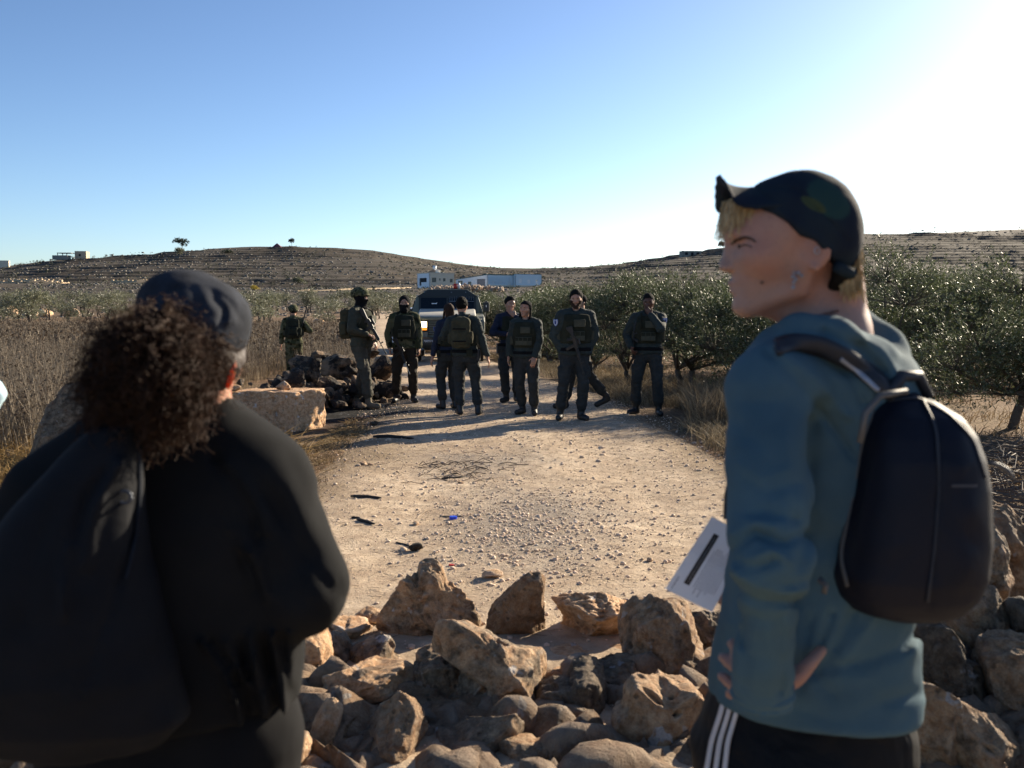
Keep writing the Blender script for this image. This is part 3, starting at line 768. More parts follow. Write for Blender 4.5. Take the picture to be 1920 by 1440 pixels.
def traced_rock(poly, Y, depth, seed, label, warm=.5, light=.5, n=5, lean=0.0, expo=.55, **kw):
    """a rock with the outline seen in the photograph, its own distance, size and thickness"""
    low_ = max(py for _, py in poly)
    if low_ > 1250: Y = min(Y, CAM_Z * F / (low_ - 571) + .12)      # rest it on the ground
    pts = np.array([at(px, py, Y) for px, py in poly])[:, [0, 2]]
    lo, hi = pts.min(0), pts.max(0); c = (lo + hi) / 2
    # area centroid
    x, z = pts[:, 0], pts[:, 1]; x2, z2 = np.roll(x, -1), np.roll(z, -1); cr = x * z2 - x2 * z; A_ = cr.sum() / 2
    if abs(A_) > 1e-9: c = np.array([((x + x2) * cr).sum(), ((z + z2) * cr).sum()]) / (6 * A_)
    th = np.linspace(-np.pi, np.pi, 361)[:-1]; rad = np.zeros(360)
    for i in range(len(pts)):
        a, b = pts[i] - c, pts[(i + 1) % len(pts)] - c; e = b - a
        dx, dz = np.cos(th), np.sin(th); den = dx * e[1] - dz * e[0]
        with np.errstate(all='ignore'):
            t = (a[0] * e[1] - a[1] * e[0]) / den; s_ = (a[0] * dz - a[1] * dx) / den
        ok = (np.abs(den) > 1e-12) & (t > 0) & (s_ >= -1e-6) & (s_ <= 1 + 1e-6)
        rad = np.where(ok, np.maximum(rad, t), rad)
    rad = np.where(rad == 0, rad.max() * .5, rad)
    kern = np.array([.25, .5, .25])
    for _ in range(3): rad = kern[0] * np.roll(rad, 1) + kern[1] * rad + kern[2] * np.roll(rad, -1)
    n = 6 if n == 5 else n; U, Fc = ICO[n]
    kw['rough'] = kw.get('rough', .045) * .8; kw.setdefault('cuts', 20)
    P = rock_shape(U, seed, cut_lo=kw.pop('cut_lo', .52), cut_hi=kw.pop('cut_hi', .88), **kw)
    # undo the silhouette change of the cuts: rescale in-plane per azimuth so that the outline stays the traced one
    ang = np.arctan2(P[:, 2], P[:, 0]); pr = np.hypot(P[:, 0], P[:, 2])
    bins = ((ang + np.pi) / (2 * np.pi) * 72).astype(int) % 72; mx = np.zeros(72); np.maximum.at(mx, bins, pr)
    mx = np.maximum(mx, .3); mx = .25 * np.roll(mx, 1) + .5 * mx + .25 * np.roll(mx, -1)
    bc = (np.arange(72) + .5) / 72 * 2 * np.pi - np.pi
    norm = np.interp(ang, np.r_[bc - 2 * np.pi, bc, bc + 2 * np.pi], np.r_[mx, mx, mx])
    f = np.interp(ang, np.r_[th - 2 * np.pi, th, th + 2 * np.pi], np.r_[rad, rad, rad])
    q = np.clip(pr / norm, 0, 1.2) * f * (1.16 if Y < 4.1 else 1.08)
    X = np.cos(ang) * q; Z = np.sin(ang) * q; D = P[:, 1] * depth / 2 - lean * Z
    me = mesh('rock', np.stack([X, D, Z], 1), Fc); me.shade_smooth()
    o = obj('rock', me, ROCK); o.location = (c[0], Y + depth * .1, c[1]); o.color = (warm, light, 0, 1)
    return tag(o, label, 'rock')
def c1(*a): return [(540 + x / 3.6, 1040 + y / 3.6) for x, y in a]
def c2(*a): return [(900 + x / 3.6, 1040 + y / 3.6) for x, y in a]
def c3(*a): return [(1660 + x / 2.665, 900 + y / 2.665) for x, y in a]
traced_rock(c1((900,35),(1000,45),(1040,110),(1060,190),(1150,240),(1230,340),(1275,440),(1280,530),(1190,560),(1110,640),(1010,680),(900,680),(760,640),(650,580),(610,500),(610,430),(680,330),(730,240),(790,140),(880,130)), 4.62, .34, 11,
    'tall grey boulder rising to a narrow peak, standing on the track', .42, .52, 5, lean=.35, ridge=.12, rough=.07, pits=12, pit_r=.24, pit_d=.14, bias=[(.5, -.8, .35), (-.6, -.7, .2), (.1, -.75, -.5)])
traced_rock(c2((320,100),(400,95),(430,150),(420,280),(430,400),(435,600),(400,635),(300,640),(240,650),(130,640),(50,600),(50,500),(70,400),(110,330),(180,240),(250,160)), 4.58, .26, 12,
    'dark brown upright rock with a narrow tip, standing alone on the sandy track', .48, .30, 5, lean=.3, bias=[(-.4, -.85, .25), (.3, -.9, -.2), (0, -.8, -.55)])
traced_rock(c2((495,290),(560,270),(700,250),(840,260),(950,330),(1070,370),(1110,450),(1090,540),(1000,620),(890,640),(720,610),(570,620),(570,500),(580,440),(540,370)), 4.60, .36, 13,
    'bright sunlit tan rock with a pointed left corner and furrowed top', .78, .62, 5, lean=.75, ridge=.13, bias=[(0, -.35, .9), (-.8, -.6, 0)])
traced_rock(c2((1060,380),(1180,340),(1300,345),(1400,390),(1450,500),(1480,620),(1510,700),(1520,860),(1490,970),(1400,960),(1250,950),(1100,890),(1060,850),(1030,700),(990,640),(990,500),(1010,420)), 4.18, .42, 14,
    'big reddish brown rock just below the sheet of paper', .52, .36, 5, rough=.07, pits=10, bias=[(-.5, -.8, .3), (.5, -.8, .2), (.1, -.85, -.4)])
traced_rock(c2((1400,400),(1500,385),(1640,390),(1640,560),(1600,760),(1540,760),(1480,640),(1420,520)), 4.40, .34, 15,
    'grey brown rock half hidden behind the hip of the man in the blue hooded top', .40, .36, 5)
traced_rock(c2((450,740),(490,630),(600,612),(800,640),(1000,620),(1045,700),(1030,760),(850,790),(640,800),(520,800)), 4.38, .40, 16,
    'flat pinkish rock with a sunlit top, lying below the bright tan rock', .66, .55, 5, lean=.6)
traced_rock(c2((400,930),(405,890),(430,810),(500,755),(600,755),(670,790),(660,850),(580,900),(480,950)), 4.12, .30, 17,
    'small orange rock squeezed between the largest pale boulder and the flat pinkish rock', .82, .55, 4, lean=.4)
traced_rock(c2((600,870),(640,800),(700,785),(770,795),(820,840),(850,1000),(860,1100),(760,1190),(650,1250),(560,1200),(430,1100),(395,1000),(430,920),(500,890)), 3.92, .36, 18,
    'smooth dark grey boulder touching the right side of the largest pale boulder', .26, .33, 5, pits=4, ridge=.04, bias=[(-.2, -.95, .2), (.6, -.7, .2), (-.1, -.7, -.6)])
traced_rock(c2((780,760),(900,735),(1040,745),(1075,850),(1010,910),(1000,960),(900,1060),(860,1100),(830,980),(800,850)), 4.02, .32, 19,
    'dark rough rock with a reddish hollow, wedged behind the smooth dark grey boulder', .45, .30, 5)
traced_rock(c2((1010,930),(1060,855),(1200,890),(1330,930),(1420,935),(1490,1010),(1495,1130),(1460,1290),(1430,1430),(1300,1450),(1150,1400),(1060,1350),(1020,1270),(980,1200),(925,1160),(935,1080),(1000,1040)), 3.62, .40, 20,
    'large tan boulder full of deep pits, left of the striped trousers', .60, .46, 5, pits=26, pit_r=.22, pit_d=.22, rough=.06, bias=[(-.1, -.95, .3), (.5, -.8, .1), (-.5, -.75, -.3)])
traced_rock(c2((130,1400),(140,1310),(200,1280),(380,1300),(500,1272),(570,1300),(610,1350),(680,1440),(720,1540),(150,1560)), 3.30, .38, 21,
    'dark rock with a strip of sun along its top edge, at the bottom edge', .42, .40, 5, lean=.3)
traced_rock(c2((680,1260),(700,1215),(760,1190),(830,1255),(880,1300),(870,1390),(800,1430),(720,1360)), 3.55, .22, 22,
    'small angular brown rock below the smooth dark grey boulder', .45, .34, 4)
traced_rock(c2((600,1340),(630,1290),(720,1345),(860,1420),(890,1500),(700,1540),(640,1450)), 3.36, .26, 23,
    'wedge of grey rock right of the rock with the sunlit top edge', .40, .40, 4)
traced_rock(c2((970,1460),(1010,1410),(1060,1395),(1130,1440),(1150,1540),(960,1540)), 3.28, .24, 24,
    'low bluish grey rock at the bottom edge, under the pitted tan boulder', .25, .36, 4)
traced_rock(c1((1060,480),(1160,473),(1260,540),(1330,560),(1450,620),(1600,690),(1690,720),(1705,800),(1700,950),(1690,1080),(1600,1200),(1540,1170),(1480,1130),(1300,1160),(1200,1135),(1130,1060),(1160,940),(1190,800),(1130,690),(1010,680),(1030,560)), 3.98, .48, 25,
    'largest pale boulder of the pile, with a round hole and a sunlit right shoulder', .40, .52, 6, pits=9, pit_r=.26, pit_d=.25, rough=.065, ridge=.08, bias=[(-.3, -.9, .2), (.75, -.4, .5), (0, -.75, -.65)])
traced_rock(c1((880,720),(940,690),(1020,690),(1130,700),(1180,780),(1190,900),(1170,1050),(1190,1120),(1060,1110),(960,1080),(930,960),(890,870),(865,800)), 3.92, .40, 26,
    'dark pinkish rock joined to the left side of the largest pale boulder', .42, .34, 5, pits=12)
traced_rock(c1((40,480),(130,488),(200,540),(250,620),(270,700),(285,770),(325,862),(240,890),(150,930),(75,970),(0,900),(0,500)), 4.05, .34, 27,
    'smooth orange sunlit rock right beside the edge of the black jacket', .88, .62, 5, pits=3, ridge=.03, rough=.035)
traced_rock(c1((90,470),(200,440),(260,450),(300,520),(250,590),(190,560)), 4.55, .22, 28,
    'small pale rock under the elbow of the black jacket', .6, .6, 4)
traced_rock(c1((265,420),(400,438),(520,450),(552,510),(520,570),(480,620),(410,625),(330,560),(280,490)), 4.60, .26, 29,
    'tan rock lit from the right, between the elbow and the peaked boulder', .8, .6, 4, lean=.5)
traced_rock(c1((440,420),(500,380),(560,370),(640,390),(640,460),(570,490),(520,450)), 4.80, .20, 30,
    'knobbly small brown rock touching the left foot of the peaked boulder', .7, .45, 4, pits=10)
traced_rock(c1((240,600),(300,535),(355,560),(400,620),(418,680),(370,760),(300,790),(250,740)), 4.28, .26, 31,
    'small dark grey rock with a rounded top, right of the smooth orange rock', .2, .33, 4)
traced_rock(c1((410,660),(520,600),(600,560),(680,570),(715,620),(700,680),(765,735),(740,780),(600,800),(480,790),(410,740)), 4.26, .28, 32,
    'lumpy grey pink rock in front of the peaked boulder', .38, .42, 5, pits=12)
traced_rock(c1((290,780),(400,755),(520,770),(600,790),(740,760),(800,800),(905,880),(890,930),(780,950),(650,970),(500,1000),(350,1020),(220,1080),(80,1130),(40,1080),(180,990),(270,930)), 3.95, .46, 33,
    'long flat orange rock lying across the pile with a patchy sunlit top', .85, .55, 5, lean=.5, expo=.5)
traced_rock(c1((240,1050),(290,1038),(350,1085),(355,1130),(305,1210),(310,1290),(400,1360),(490,1400),(500,1520),(130,1520),(140,1360),(160,1230),(190,1140)), 3.42, .24, 34,
    'orange bone shaped rock standing upright at the bottom', .85, .46, 5, pits=8)
traced_rock(c1((270,1040),(340,1030),(400,1110),(425,1300),(420,1380),(330,1350),(280,1200)), 3.62, .22, 35,
    'dark slab standing just behind the bone shaped rock', .25, .25, 4)
traced_rock(c1((740,1000),(830,1055),(890,1130),(912,1230),(885,1290),(915,1350),(915,1520),(560,1520),(505,1350),(505,1270),(560,1200),(620,1100),(680,1060)), 3.46, .40, 36,
    'brown and grey two toned boulder with a ridge down its middle, bottom of the pile', .48, .36, 5, bias=[(-.55, -.8, .1), (.6, -.75, .3), (.2, -.8, -.5)])
traced_rock(c1((930,1440),(960,1350),(1010,1270),(1130,1258),(1200,1210),(1340,1150),(1500,1105),(1555,1170),(1545,1260),(1460,1350),(1400,1520),(930,1540)), 3.40, .38, 37,
    'flat grey slab sloping down to the left, below the largest pale boulder', .3, .42, 5, pits=3, ridge=.035, rough=.03, lean=.3)
traced_rock(c1((-70,1330),(-20,1240),(60,1228),(112,1238),(137,1290),(120,1370),(90,1460),(60,1540),(-120,1540)), 3.20, .26, 38,
    'orange rock with a hollow top, directly under the hem of the black jacket', .8, .6, 5, pits=6, pit_d=.3)
# right hand side, behind and below the navy backpack
traced_rock(c3((500,170),(580,143),(640,165),(680,230),(700,310),(720,400),(720,600),(640,620),(560,600),(540,480),(520,300)), 3.95, .34, 39,
    'tallest upright rock beside the right edge of the backpack', .55, .34, 5)
traced_rock(c3((470,240),(525,238),(565,290),(600,400),(627,500),(610,640),(560,660),(480,640),(440,420)), 3.72, .30, 40,
    'narrow rock with a sunlit rim, touching the right edge of the backpack', .42, .44, 5, pits=12)
traced_rock(c3((380,590),(440,560),(560,560),(610,690),(645,790),(605,860),(550,935),(470,880),(400,780),(370,690)), 3.52, .34, 41,
    'brown rock with a small hollow, just right of the lower corner of the backpack', .50, .36, 5)
traced_rock(c3((640,640),(690,610),(760,620),(780,780),(700,810),(650,800)), 3.45, .26, 42,
    'small near black rock at the right edge of the picture', .15, .2, 4)
traced_rock(c3((560,870),(620,845),(700,840),(780,850),(790,1340),(680,1330),(610,1250),(600,1150),(540,1060),(530,950)), 3.25, .36, 43,
    'tall reddish brown rock cut by the right edge, below the near black one', .55, .36, 5)
traced_rock(c3((170,760),(230,738),(295,740),(345,820),(335,880),(440,915),(485,980),(497,1080),(490,1170),(400,1145),(330,1110),(270,1070),(200,1030),(130,920)), 3.35, .38, 44,
    'nearly black pitted rock right of the hem of the blue hooded top', .12, .22, 5, pits=18)
traced_rock(c3((150,1040),(210,1030),(270,1065),(328,1100),(315,1240),(335,1370),(320,1540),(40,1540),(80,1300),(100,1180)), 3.05, .34, 45,
    'brown rock with an orange foot, against the dark trousers at the lower right', .55, .36, 5)
traced_rock(c3((330,1120),(420,1158),(500,1205),(600,1240),(690,1330),(720,1400),(730,1540),(310,1540),(305,1280)), 2.98, .40, 46,
    'broad rock with one bright sunlit facet, bottom right corner of the pile', .52, .40, 5, bias=[(-.1, -.9, .35), (.5, -.4, .75)])
traced_rock(c3((200,700),(260,680),(350,665),(450,600),(450,660),(400,740),(300,780),(210,770)), 3.75, .26, 47,
    'orange lit rock peeping out under the bottom of the backpack', .8, .5, 4)
# bottom left, under the rucksack of the woman
traced_rock([(-30, 1425), (0, 1412), (35, 1414), (55, 1425), (60, 1480), (-30, 1480)], 3.25, .24, 48, 'pale rock in the bottom left corner', .6, .6, 4)
traced_rock([(72, 1425), (100, 1413), (125, 1424), (140, 1450), (135, 1490), (70, 1490)], 3.22, .22, 49, 'orange rock second from the bottom left corner', .85, .55, 4)
# loose rubble, its colour darkened for the shaded gaps, that fills the heap between and under the big rocks
def rubble(name, pts, seed, smin_, smax_, label, mat=ROCK, warm=.35, light=.28, n=2, kind='stuff', cat='rubble'):
    g = np.random.default_rng(seed); U, Fc = ICO[n]; Vs, Fs = [], []; off = 0
    shapes = [rock_shape(U, seed + i, cuts=11, cut_lo=.42, cut_hi=.80, pits=1, rough=.035) for i in range(8)]
    for i, p in enumerate(pts):
        s = g.uniform(smin_, smax_) / 2 * g.uniform(.6, 1.2, 3)
        P = (shapes[i % 8] * s) @ rotm(*g.uniform(0, 6, 3)).T + p; Vs.append(P); Fs.append(Fc + off); off += len(P)
    me = mesh(name, np.vstack(Vs), np.vstack(Fs)); me.shade_smooth(); o = obj(name, me, mat); o.color = (warm, light, 0, 1)
    return tag(o, label, cat, kind=kind)
g = np.random.default_rng(91); pts = []
while len(pts) < 1050:
    x = g.uniform(-3.2, 3.2); y = g.uniform(2.75, 4.45); top = .05 + .14 * np.clip((x - .8) / 1.0, 0, 2) * 1.4
    if x < .75 and y > 4.05: continue
    lo_ = .0 + .26 * np.clip((x - .9) / .8, 0, 1)
    pts.append((x, y, g.uniform(-.12, -.04) + .05 * np.clip((y - 3.3) / .3, 0, 1) + lo_ * (1 - abs(y - 3.5) * .4)))
rubble('rubble', pts, 92, .20, .40, 'brown rubble filling the gaps of the rock heap, their shade put into its dark tone', n=3, warm=.80, light=.24)
# stones right behind the woman, rubble on the left
LB = [(430, 722), (470, 722), (560, 742), (578, 752), (578, 800), (560, 808), (500, 796), (440, 790), (425, 770)]
def block():
    # the squared limestone block: pitted top and front, cleanly broken right end
    U, Fc = ICO[6]; P = U.copy()
    P = np.sign(P) * np.abs(P) ** .5; P /= np.abs(P).max(1, keepdims=True) ** .82
    q = 1 - np.abs(fbm(P, 2.6, 4, seed=5)) * 2; P = P * (1 + q[:, None] * .045)
    g = np.random.default_rng(8); endw = np.clip((P[:, 0] - .6) * 4, 0, 1)
    for _ in range(34):
        c = np.array([g.uniform(-1, .55), g.uniform(-1, 1), g.uniform(-.8, 1)]); c[1] = -1 if g.random() < .6 else c[1]; c[2] = 1 if c[1] != -1 else c[2]
        d = np.linalg.norm((P - c) * np.array([1.6, 1, 1]), axis=1) / g.uniform(.06, .24)
        P = P * (1 - .13 * g.uniform(.5, 1) * np.clip(1 - d ** 2, 0, 1)[:, None])
    P = P * (1 + fbm(P, 7, 4, .6, seed=6)[:, None] * .05 * (1 - endw[:, None]))
    P = P * np.array([.60, .32, .255])
    P[:, 2] += .04 * P[:, 0]
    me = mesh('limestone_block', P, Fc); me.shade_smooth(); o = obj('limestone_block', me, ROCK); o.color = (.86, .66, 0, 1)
    p = on_ground(505, 806); o.location = (p[0] - .03, p[1] + .30, .22); o.rotation_euler = (0, 0, R(-24))
    return tag(o, 'big squared limestone block with a cleanly broken right end, beside the burnt patch', 'rock')
block()
free_rock('rock', (-3.62, 12.60, .52), (.34, .26, .14), 141, 0, 'flat rough stone lying on the back of the squared limestone block', warm=.5, light=.5)
free_rock('rock', (-2.92, 12.70, .52), (.20, .16, .16), 142, 0, 'knob of brown stone on the right top corner of the squared block', warm=.6, light=.5)
traced_rock([(75, 830), (90, 770), (115, 728), (140, 722), (160, 740), (185, 800), (190, 880), (100, 880), (72, 860)], 9.0, .8, 61,
    'grey leaning boulder in front of the thistles, left of the curly hair', .2, .42, 5)
# charred rubble mound behind the helmeted man
char = NT('charred_rock'); v = char.coord(); pos = char.new('ShaderNodeNewGeometry').outputs['Position']
char.base(char.mix(char.ramp(char.noise(3.4, 5, .7, pos), [(.47, 0), (.58, 1)]), (.024, .018, .014), (.27, .18, .11))).set(Roughness=.9)
char.bump(char.noise(16, 6, .75), 1.0, .06)
CHAR = char.m
mound = [(578, 690, 14.9, .62, .50, 'left most charred rock of the burnt mound, at the foot of the walking man'), (648, 692, 16.6, .85, .6, 'charred rock with brown patches directly behind the legs of the helmeted man'),
         (615, 728, 15.3, .66, .42, 'black burnt rock low in the middle of the mound'), (712, 690, 17.2, .6, .5, 'burnt rock on the right end of the mound, beside the masked man'),
         (600, 668, 16.8, .5, .3, 'grey topped stone at the back of the burnt mound'), (636, 757, 14.6, .34, .2, 'small burnt stone left of the boots of the helmeted man'),
         (722, 722, 16.7, .36, .24, 'brown unburnt stone at the right foot of the mound'), (556, 712, 14.2, .42, .34, 'black stone behind the squared limestone block'),
         (690, 662, 17.9, .5, .32, 'dark stone at the top of the mound, right of the legs of the helmeted man')]
for i, (px, py, Y, w, h, lab) in enumerate(mound):
    p = at(px, py, Y); o = free_rock('charred_rock', (p[0], Y, max(.1, p[2])), (w * 1.0, w * .85, h * .85), 160 + i, i, lab, warm=.5, light=.4, n=4, ridge=.2, rough=.10, pits=22, cuts=20, cut_lo=.5)
    o.data.materials[0] = CHAR
g = np.random.default_rng(93)
pts = [(g.normal(-3.0, .5), g.normal(16.3, .8), g.uniform(-.05, .30)) for _ in range(520)]
pts = [p for p in pts if p[0] < road_x(p[1]) - road_w(p[1]) + .5]
rubble('charred_rubble', pts, 94, .10, .34, 'blackened rubble and clods in and around the burnt mound', mat=CHAR, n=2)
g = np.random.default_rng(95)
pts = [(g.uniform(-6.5, -3.0), g.uniform(7.6, 10.5), g.uniform(-.04, .04)) for _ in range(150)]
rubble('field_rubble', pts, 96, .06, .24, 'stony rubble at the near edge of the thistle field', warm=.5, light=.42)
# the far stone heap below the warehouse and boulders by the far path
for i, (px, py, Y, w, lab) in enumerate([(18, 583, 100, 1.7, 'leftmost orange boulder by the far path on the left'), (56, 586, 98, 1.3, 'second orange boulder from the left by the far path'), (86, 587, 97, 1.5, 'flat pale boulder third from the left by the far path'), (134, 586, 99, 1.3, 'boulder fourth from the left by the far path, nearest the curly hair'),
                                        (600, 596, 70, .9, 'pale boulder at the far side of the field behind the raised rifle')]):
    p = at(px, py, Y); free_rock('boulder', (p[0], Y, gz(p[0], Y) + w * .22), (w * 1.2, w, w * .75), 180 + i, i, lab, warm=.8, light=.6, n=3)
g = np.random.default_rng(97); pts = []
for _ in range(700):
    px = g.uniform(805, 942); Y = g.uniform(262, 276); x = (px - 960) / F * Y
    pts.append((x, Y, gz(x, Y) + g.uniform(0, 1.7) * (1 - abs(px - 880) / 90) ** .5 if abs(px - 880) < 90 else gz(x, Y)))
rubble('stone_heap', pts, 98, .5, 1.5, 'long heap of brown stones below the blue warehouse', warm=.6, light=.35, n=2)

# ---- pebbles and litter on the track
def pebbles(name, x, y, s, seed, label, warm=.6, light=.75, n=1):
    g = np.random.default_rng(seed); U, Fc = ICO[n]; m = len(x)
    z = road_z(x, y) + s * .12
    P = U[None] * (s[:, None, None] / 2) * g.uniform(.55, 1.2, (m, 1, 3)) * np.array([1.1, 1.1, .7]) * g.uniform(.85, 1.15, (m, len(U), 1)) + np.stack([x, y, z], 1)[:, None]
    me = mesh(name, P.reshape(-1, 3), (Fc[None] + len(U) * np.arange(m)[:, None, None]).reshape(-1, 3))
    o = obj(name, me, ROCK); o.color = (warm, light, 0, 1); return tag(o, label, 'gravel', kind='stuff')
g = np.random.default_rng(101)
y = g.uniform(3.4 ** .6, 20 ** .6, 9500) ** (1 / .6); x = road_x(y) + g.uniform(-1, 1, len(y)) * (road_w(y) + .3)
pebbles('gravel', x, y, .007 + .028 * g.uniform(0, 1, len(y)) ** 6 + .002 * y / 5, 102, 'small pale stones scattered all over the track')
x = g.normal(.15, .36, 2000); y = g.normal(6.8, .85, 2000)
pebbles('coarse_gravel', x, y, .011 + .024 * g.uniform(0, 1, 2000) ** 4, 103, 'denser patch of coarse gravel in the middle of the track', .55, .85)
x = g.uniform(-2, 2.4, 260); y = g.uniform(4.6, 12, 260); x, y = x[:110], y[:110]
pebbles('coarse_stones', x, y, (.02 + .035 * g.uniform(0, 1, 260) ** 3)[:110], 104, 'bigger loose stones lying here and there on the track', .5, .65, 2)
for i, (px, py, w, lab) in enumerate([(922, 1090, .13, 'flat reddish stone lying alone on the track behind the dark upright rock'), (1218, 1057, .06, 'small pale stone alone on the track left of the paper'), (681, 876, .10, 'pale stone lying on the left of the track below the shadows'), (695, 877, .06, 'brown stone touching the pale stone below the shadows'),
                                     (702, 799, .14, 'round black stone in the shadows left of the group'), (780, 987, .07, 'small brown stone left of the gravel patch'), (864, 700 + 208, .06, 'small brown stone below the heap of twigs')]):
    p = on_ground(px, py); free_rock('stone', (p[0], p[1], float(road_z(p[0], p[1])[0]) + w * .15), (w, w * .7, w * .45), 200 + i, i, lab, cat='stone', warm=.7 if i != 4 else .1, light=.6 if i != 4 else .12, n=3)
WOODC = plain('charred_wood', (.02, .017, .015), .8, var=.5, bump=.5); WOODP = plain('dry_stick', (.25, .19, .13), .8, var=.4)
def stick(px0, py0, px1, py1, r, label, mat=WOODC, seed=0):
    a = on_ground(px0, py0); b = on_ground(px1, py1); g = np.random.default_rng(seed + 300)
    pts = []
    for t in np.linspace(0, 1, 7):
        p = a + (b - a) * t; p[:2] += g.normal(size=2) * r * .7; p[2] = float(road_z(p[0], p[1])[0]) + r * .8; pts.append(p)
    o = MB().tube(pts, [r * .6, r, r * 1.1, r, r * .9, r * .8, r * .4], 7).build('stick', mat, None, True); return tag(o, label, 'stick')
stick(657, 938, 722, 940, 0.0118, 'short thick charred stick on the left of the track', seed=1)
stick(700, 825, 778, 827, 0.0186, 'long charred stick across the shadows, left of the track', seed=2)
stick(660, 978, 676, 979, 0.0087, 'small charred stick left of a pointed black one', seed=3)
stick(672, 982, 700, 990, 0.0124, 'pointed black stick on the lower left of the track', seed=4)
stick(823, 971, 872, 974, 0.0056, 'thin brown stick with the blue cap beside it', WOODP, 5)
stick(744, 1020, 782, 1032, 0.0062, 'charred twig with a black lump at its end', seed=6)
stick(828, 900, 870, 897, 0.0087, 'dark stick in front of the heap of twigs', seed=7)
stick(1010, 1010, 1016, 985, 0.0037, 'pale curved stalk on the gravel patch', WOODP, 8)
stick(780, 975, 800, 955, 0.0037, 'pale thin stalk left of the blue cap', WOODP, 9)
free_rock('charred_lump', tuple(on_ground(780, 1034) + np.array([0, 0, .03])), (.09, .06, .06), 221, 0, 'black burnt lump near the peaked boulder', cat='charcoal', warm=.1, light=.1, n=3, ridge=.2)
# heap of dry twigs
WOODT = plain('weathered_twig', (.12, .09, .065), .85, var=.7, scale=6)
g = np.random.default_rng(105); tw = MB()
for _ in range(80):
    p = on_ground(g.normal(862, 50), g.normal(884, 11)); a = g.uniform(0, 6.28); L = g.uniform(.06, .26); z = float(road_z(p[0], p[1])[0])
    tw.tube([(p[0], p[1], z + .005), (p[0] + math.cos(a) * L * .5, p[1] + math.sin(a) * L * .5, z + g.uniform(.01, .05)), (p[0] + math.cos(a) * L, p[1] + math.sin(a) * L, z + .01)], g.uniform(.0015, .004), 4)
tag(tw.build('twigs', WOODT), 'tangled heap of dry dark twigs in the middle of the track', 'twigs', kind='stuff')
p = on_ground(850, 977); tag(MB().tube([(p[0], p[1], .01 + gz(p[0], p[1])), (p[0], p[1], .035 + gz(p[0], p[1]))], .028, 12).build('bottle_cap', plain('blue_plastic', (.01, .05, .6), .35)), 'bright blue plastic cap lying beside the thin stick', 'cap')
p = on_ground(847, 1066); tag(MB().box((p[0], p[1], .02 + gz(p[0], p[1])), (.03, .02, .012), rot=(0, .2, .5)).build('plastic_scrap', plain('red_plastic', (.5, .02, .02), .4)), 'tiny red plastic scrap right of the peaked boulder', 'litter')
BR = MB()  # dry branches, also added to darken ground lying in tree shade
for _ in range(420):
    a = g.uniform(0, 6.28); L = g.uniform(.2, .9); yy = g.uniform(6.6, 10.5); xx = yy * g.uniform(.47, .60); z = gz(xx, yy); h0 = g.uniform(0, .16)
    BR.tube([(xx, yy, z + h0), (xx + math.cos(a) * L * .5, yy + math.sin(a) * L * .5, z + h0 + g.uniform(0, .10)), (xx + math.cos(a) * L, yy + math.sin(a) * L, z + g.uniform(0, .2))], [.007, .005, .002], 4)
tag(BR.build('brushwood', WOODT), 'tangle of dry cut branches on the ground behind the navy backpack', 'branches', kind='stuff')
# straw litter on the track
x = g.uniform(-1.9, 2.2, 5200); y = g.uniform(4.5, 13, 5200); a = g.uniform(0, 6.28, 5200); L = g.uniform(.02, .09, 5200); z = road_z(x, y) + .006
P0 = np.stack([x, y, z], 1); P1 = P0 + np.stack([np.cos(a) * L, np.sin(a) * L, g.uniform(0, .012, 5200)], 1)
V_, F_ = strips(P0, P1, .0016, .001, side=np.tile([[0, 0, 1.]], (5200, 1)) * .5 + np.stack([-np.sin(a), np.cos(a), 0 * a], 1) * .9)
me = mesh('straw_litter', V_, F_); t_ = g.uniform(0, 1, (5200, 1)); set_color(me, 'col', np.repeat(np.array([.09, .06, .04]) * (1 - t_) + np.array([.5, .4, .26]) * t_, 4, 0))
tag(obj('straw_litter', me, STRAW), 'bits of straw and twig littering the track', 'straw', kind='stuff')
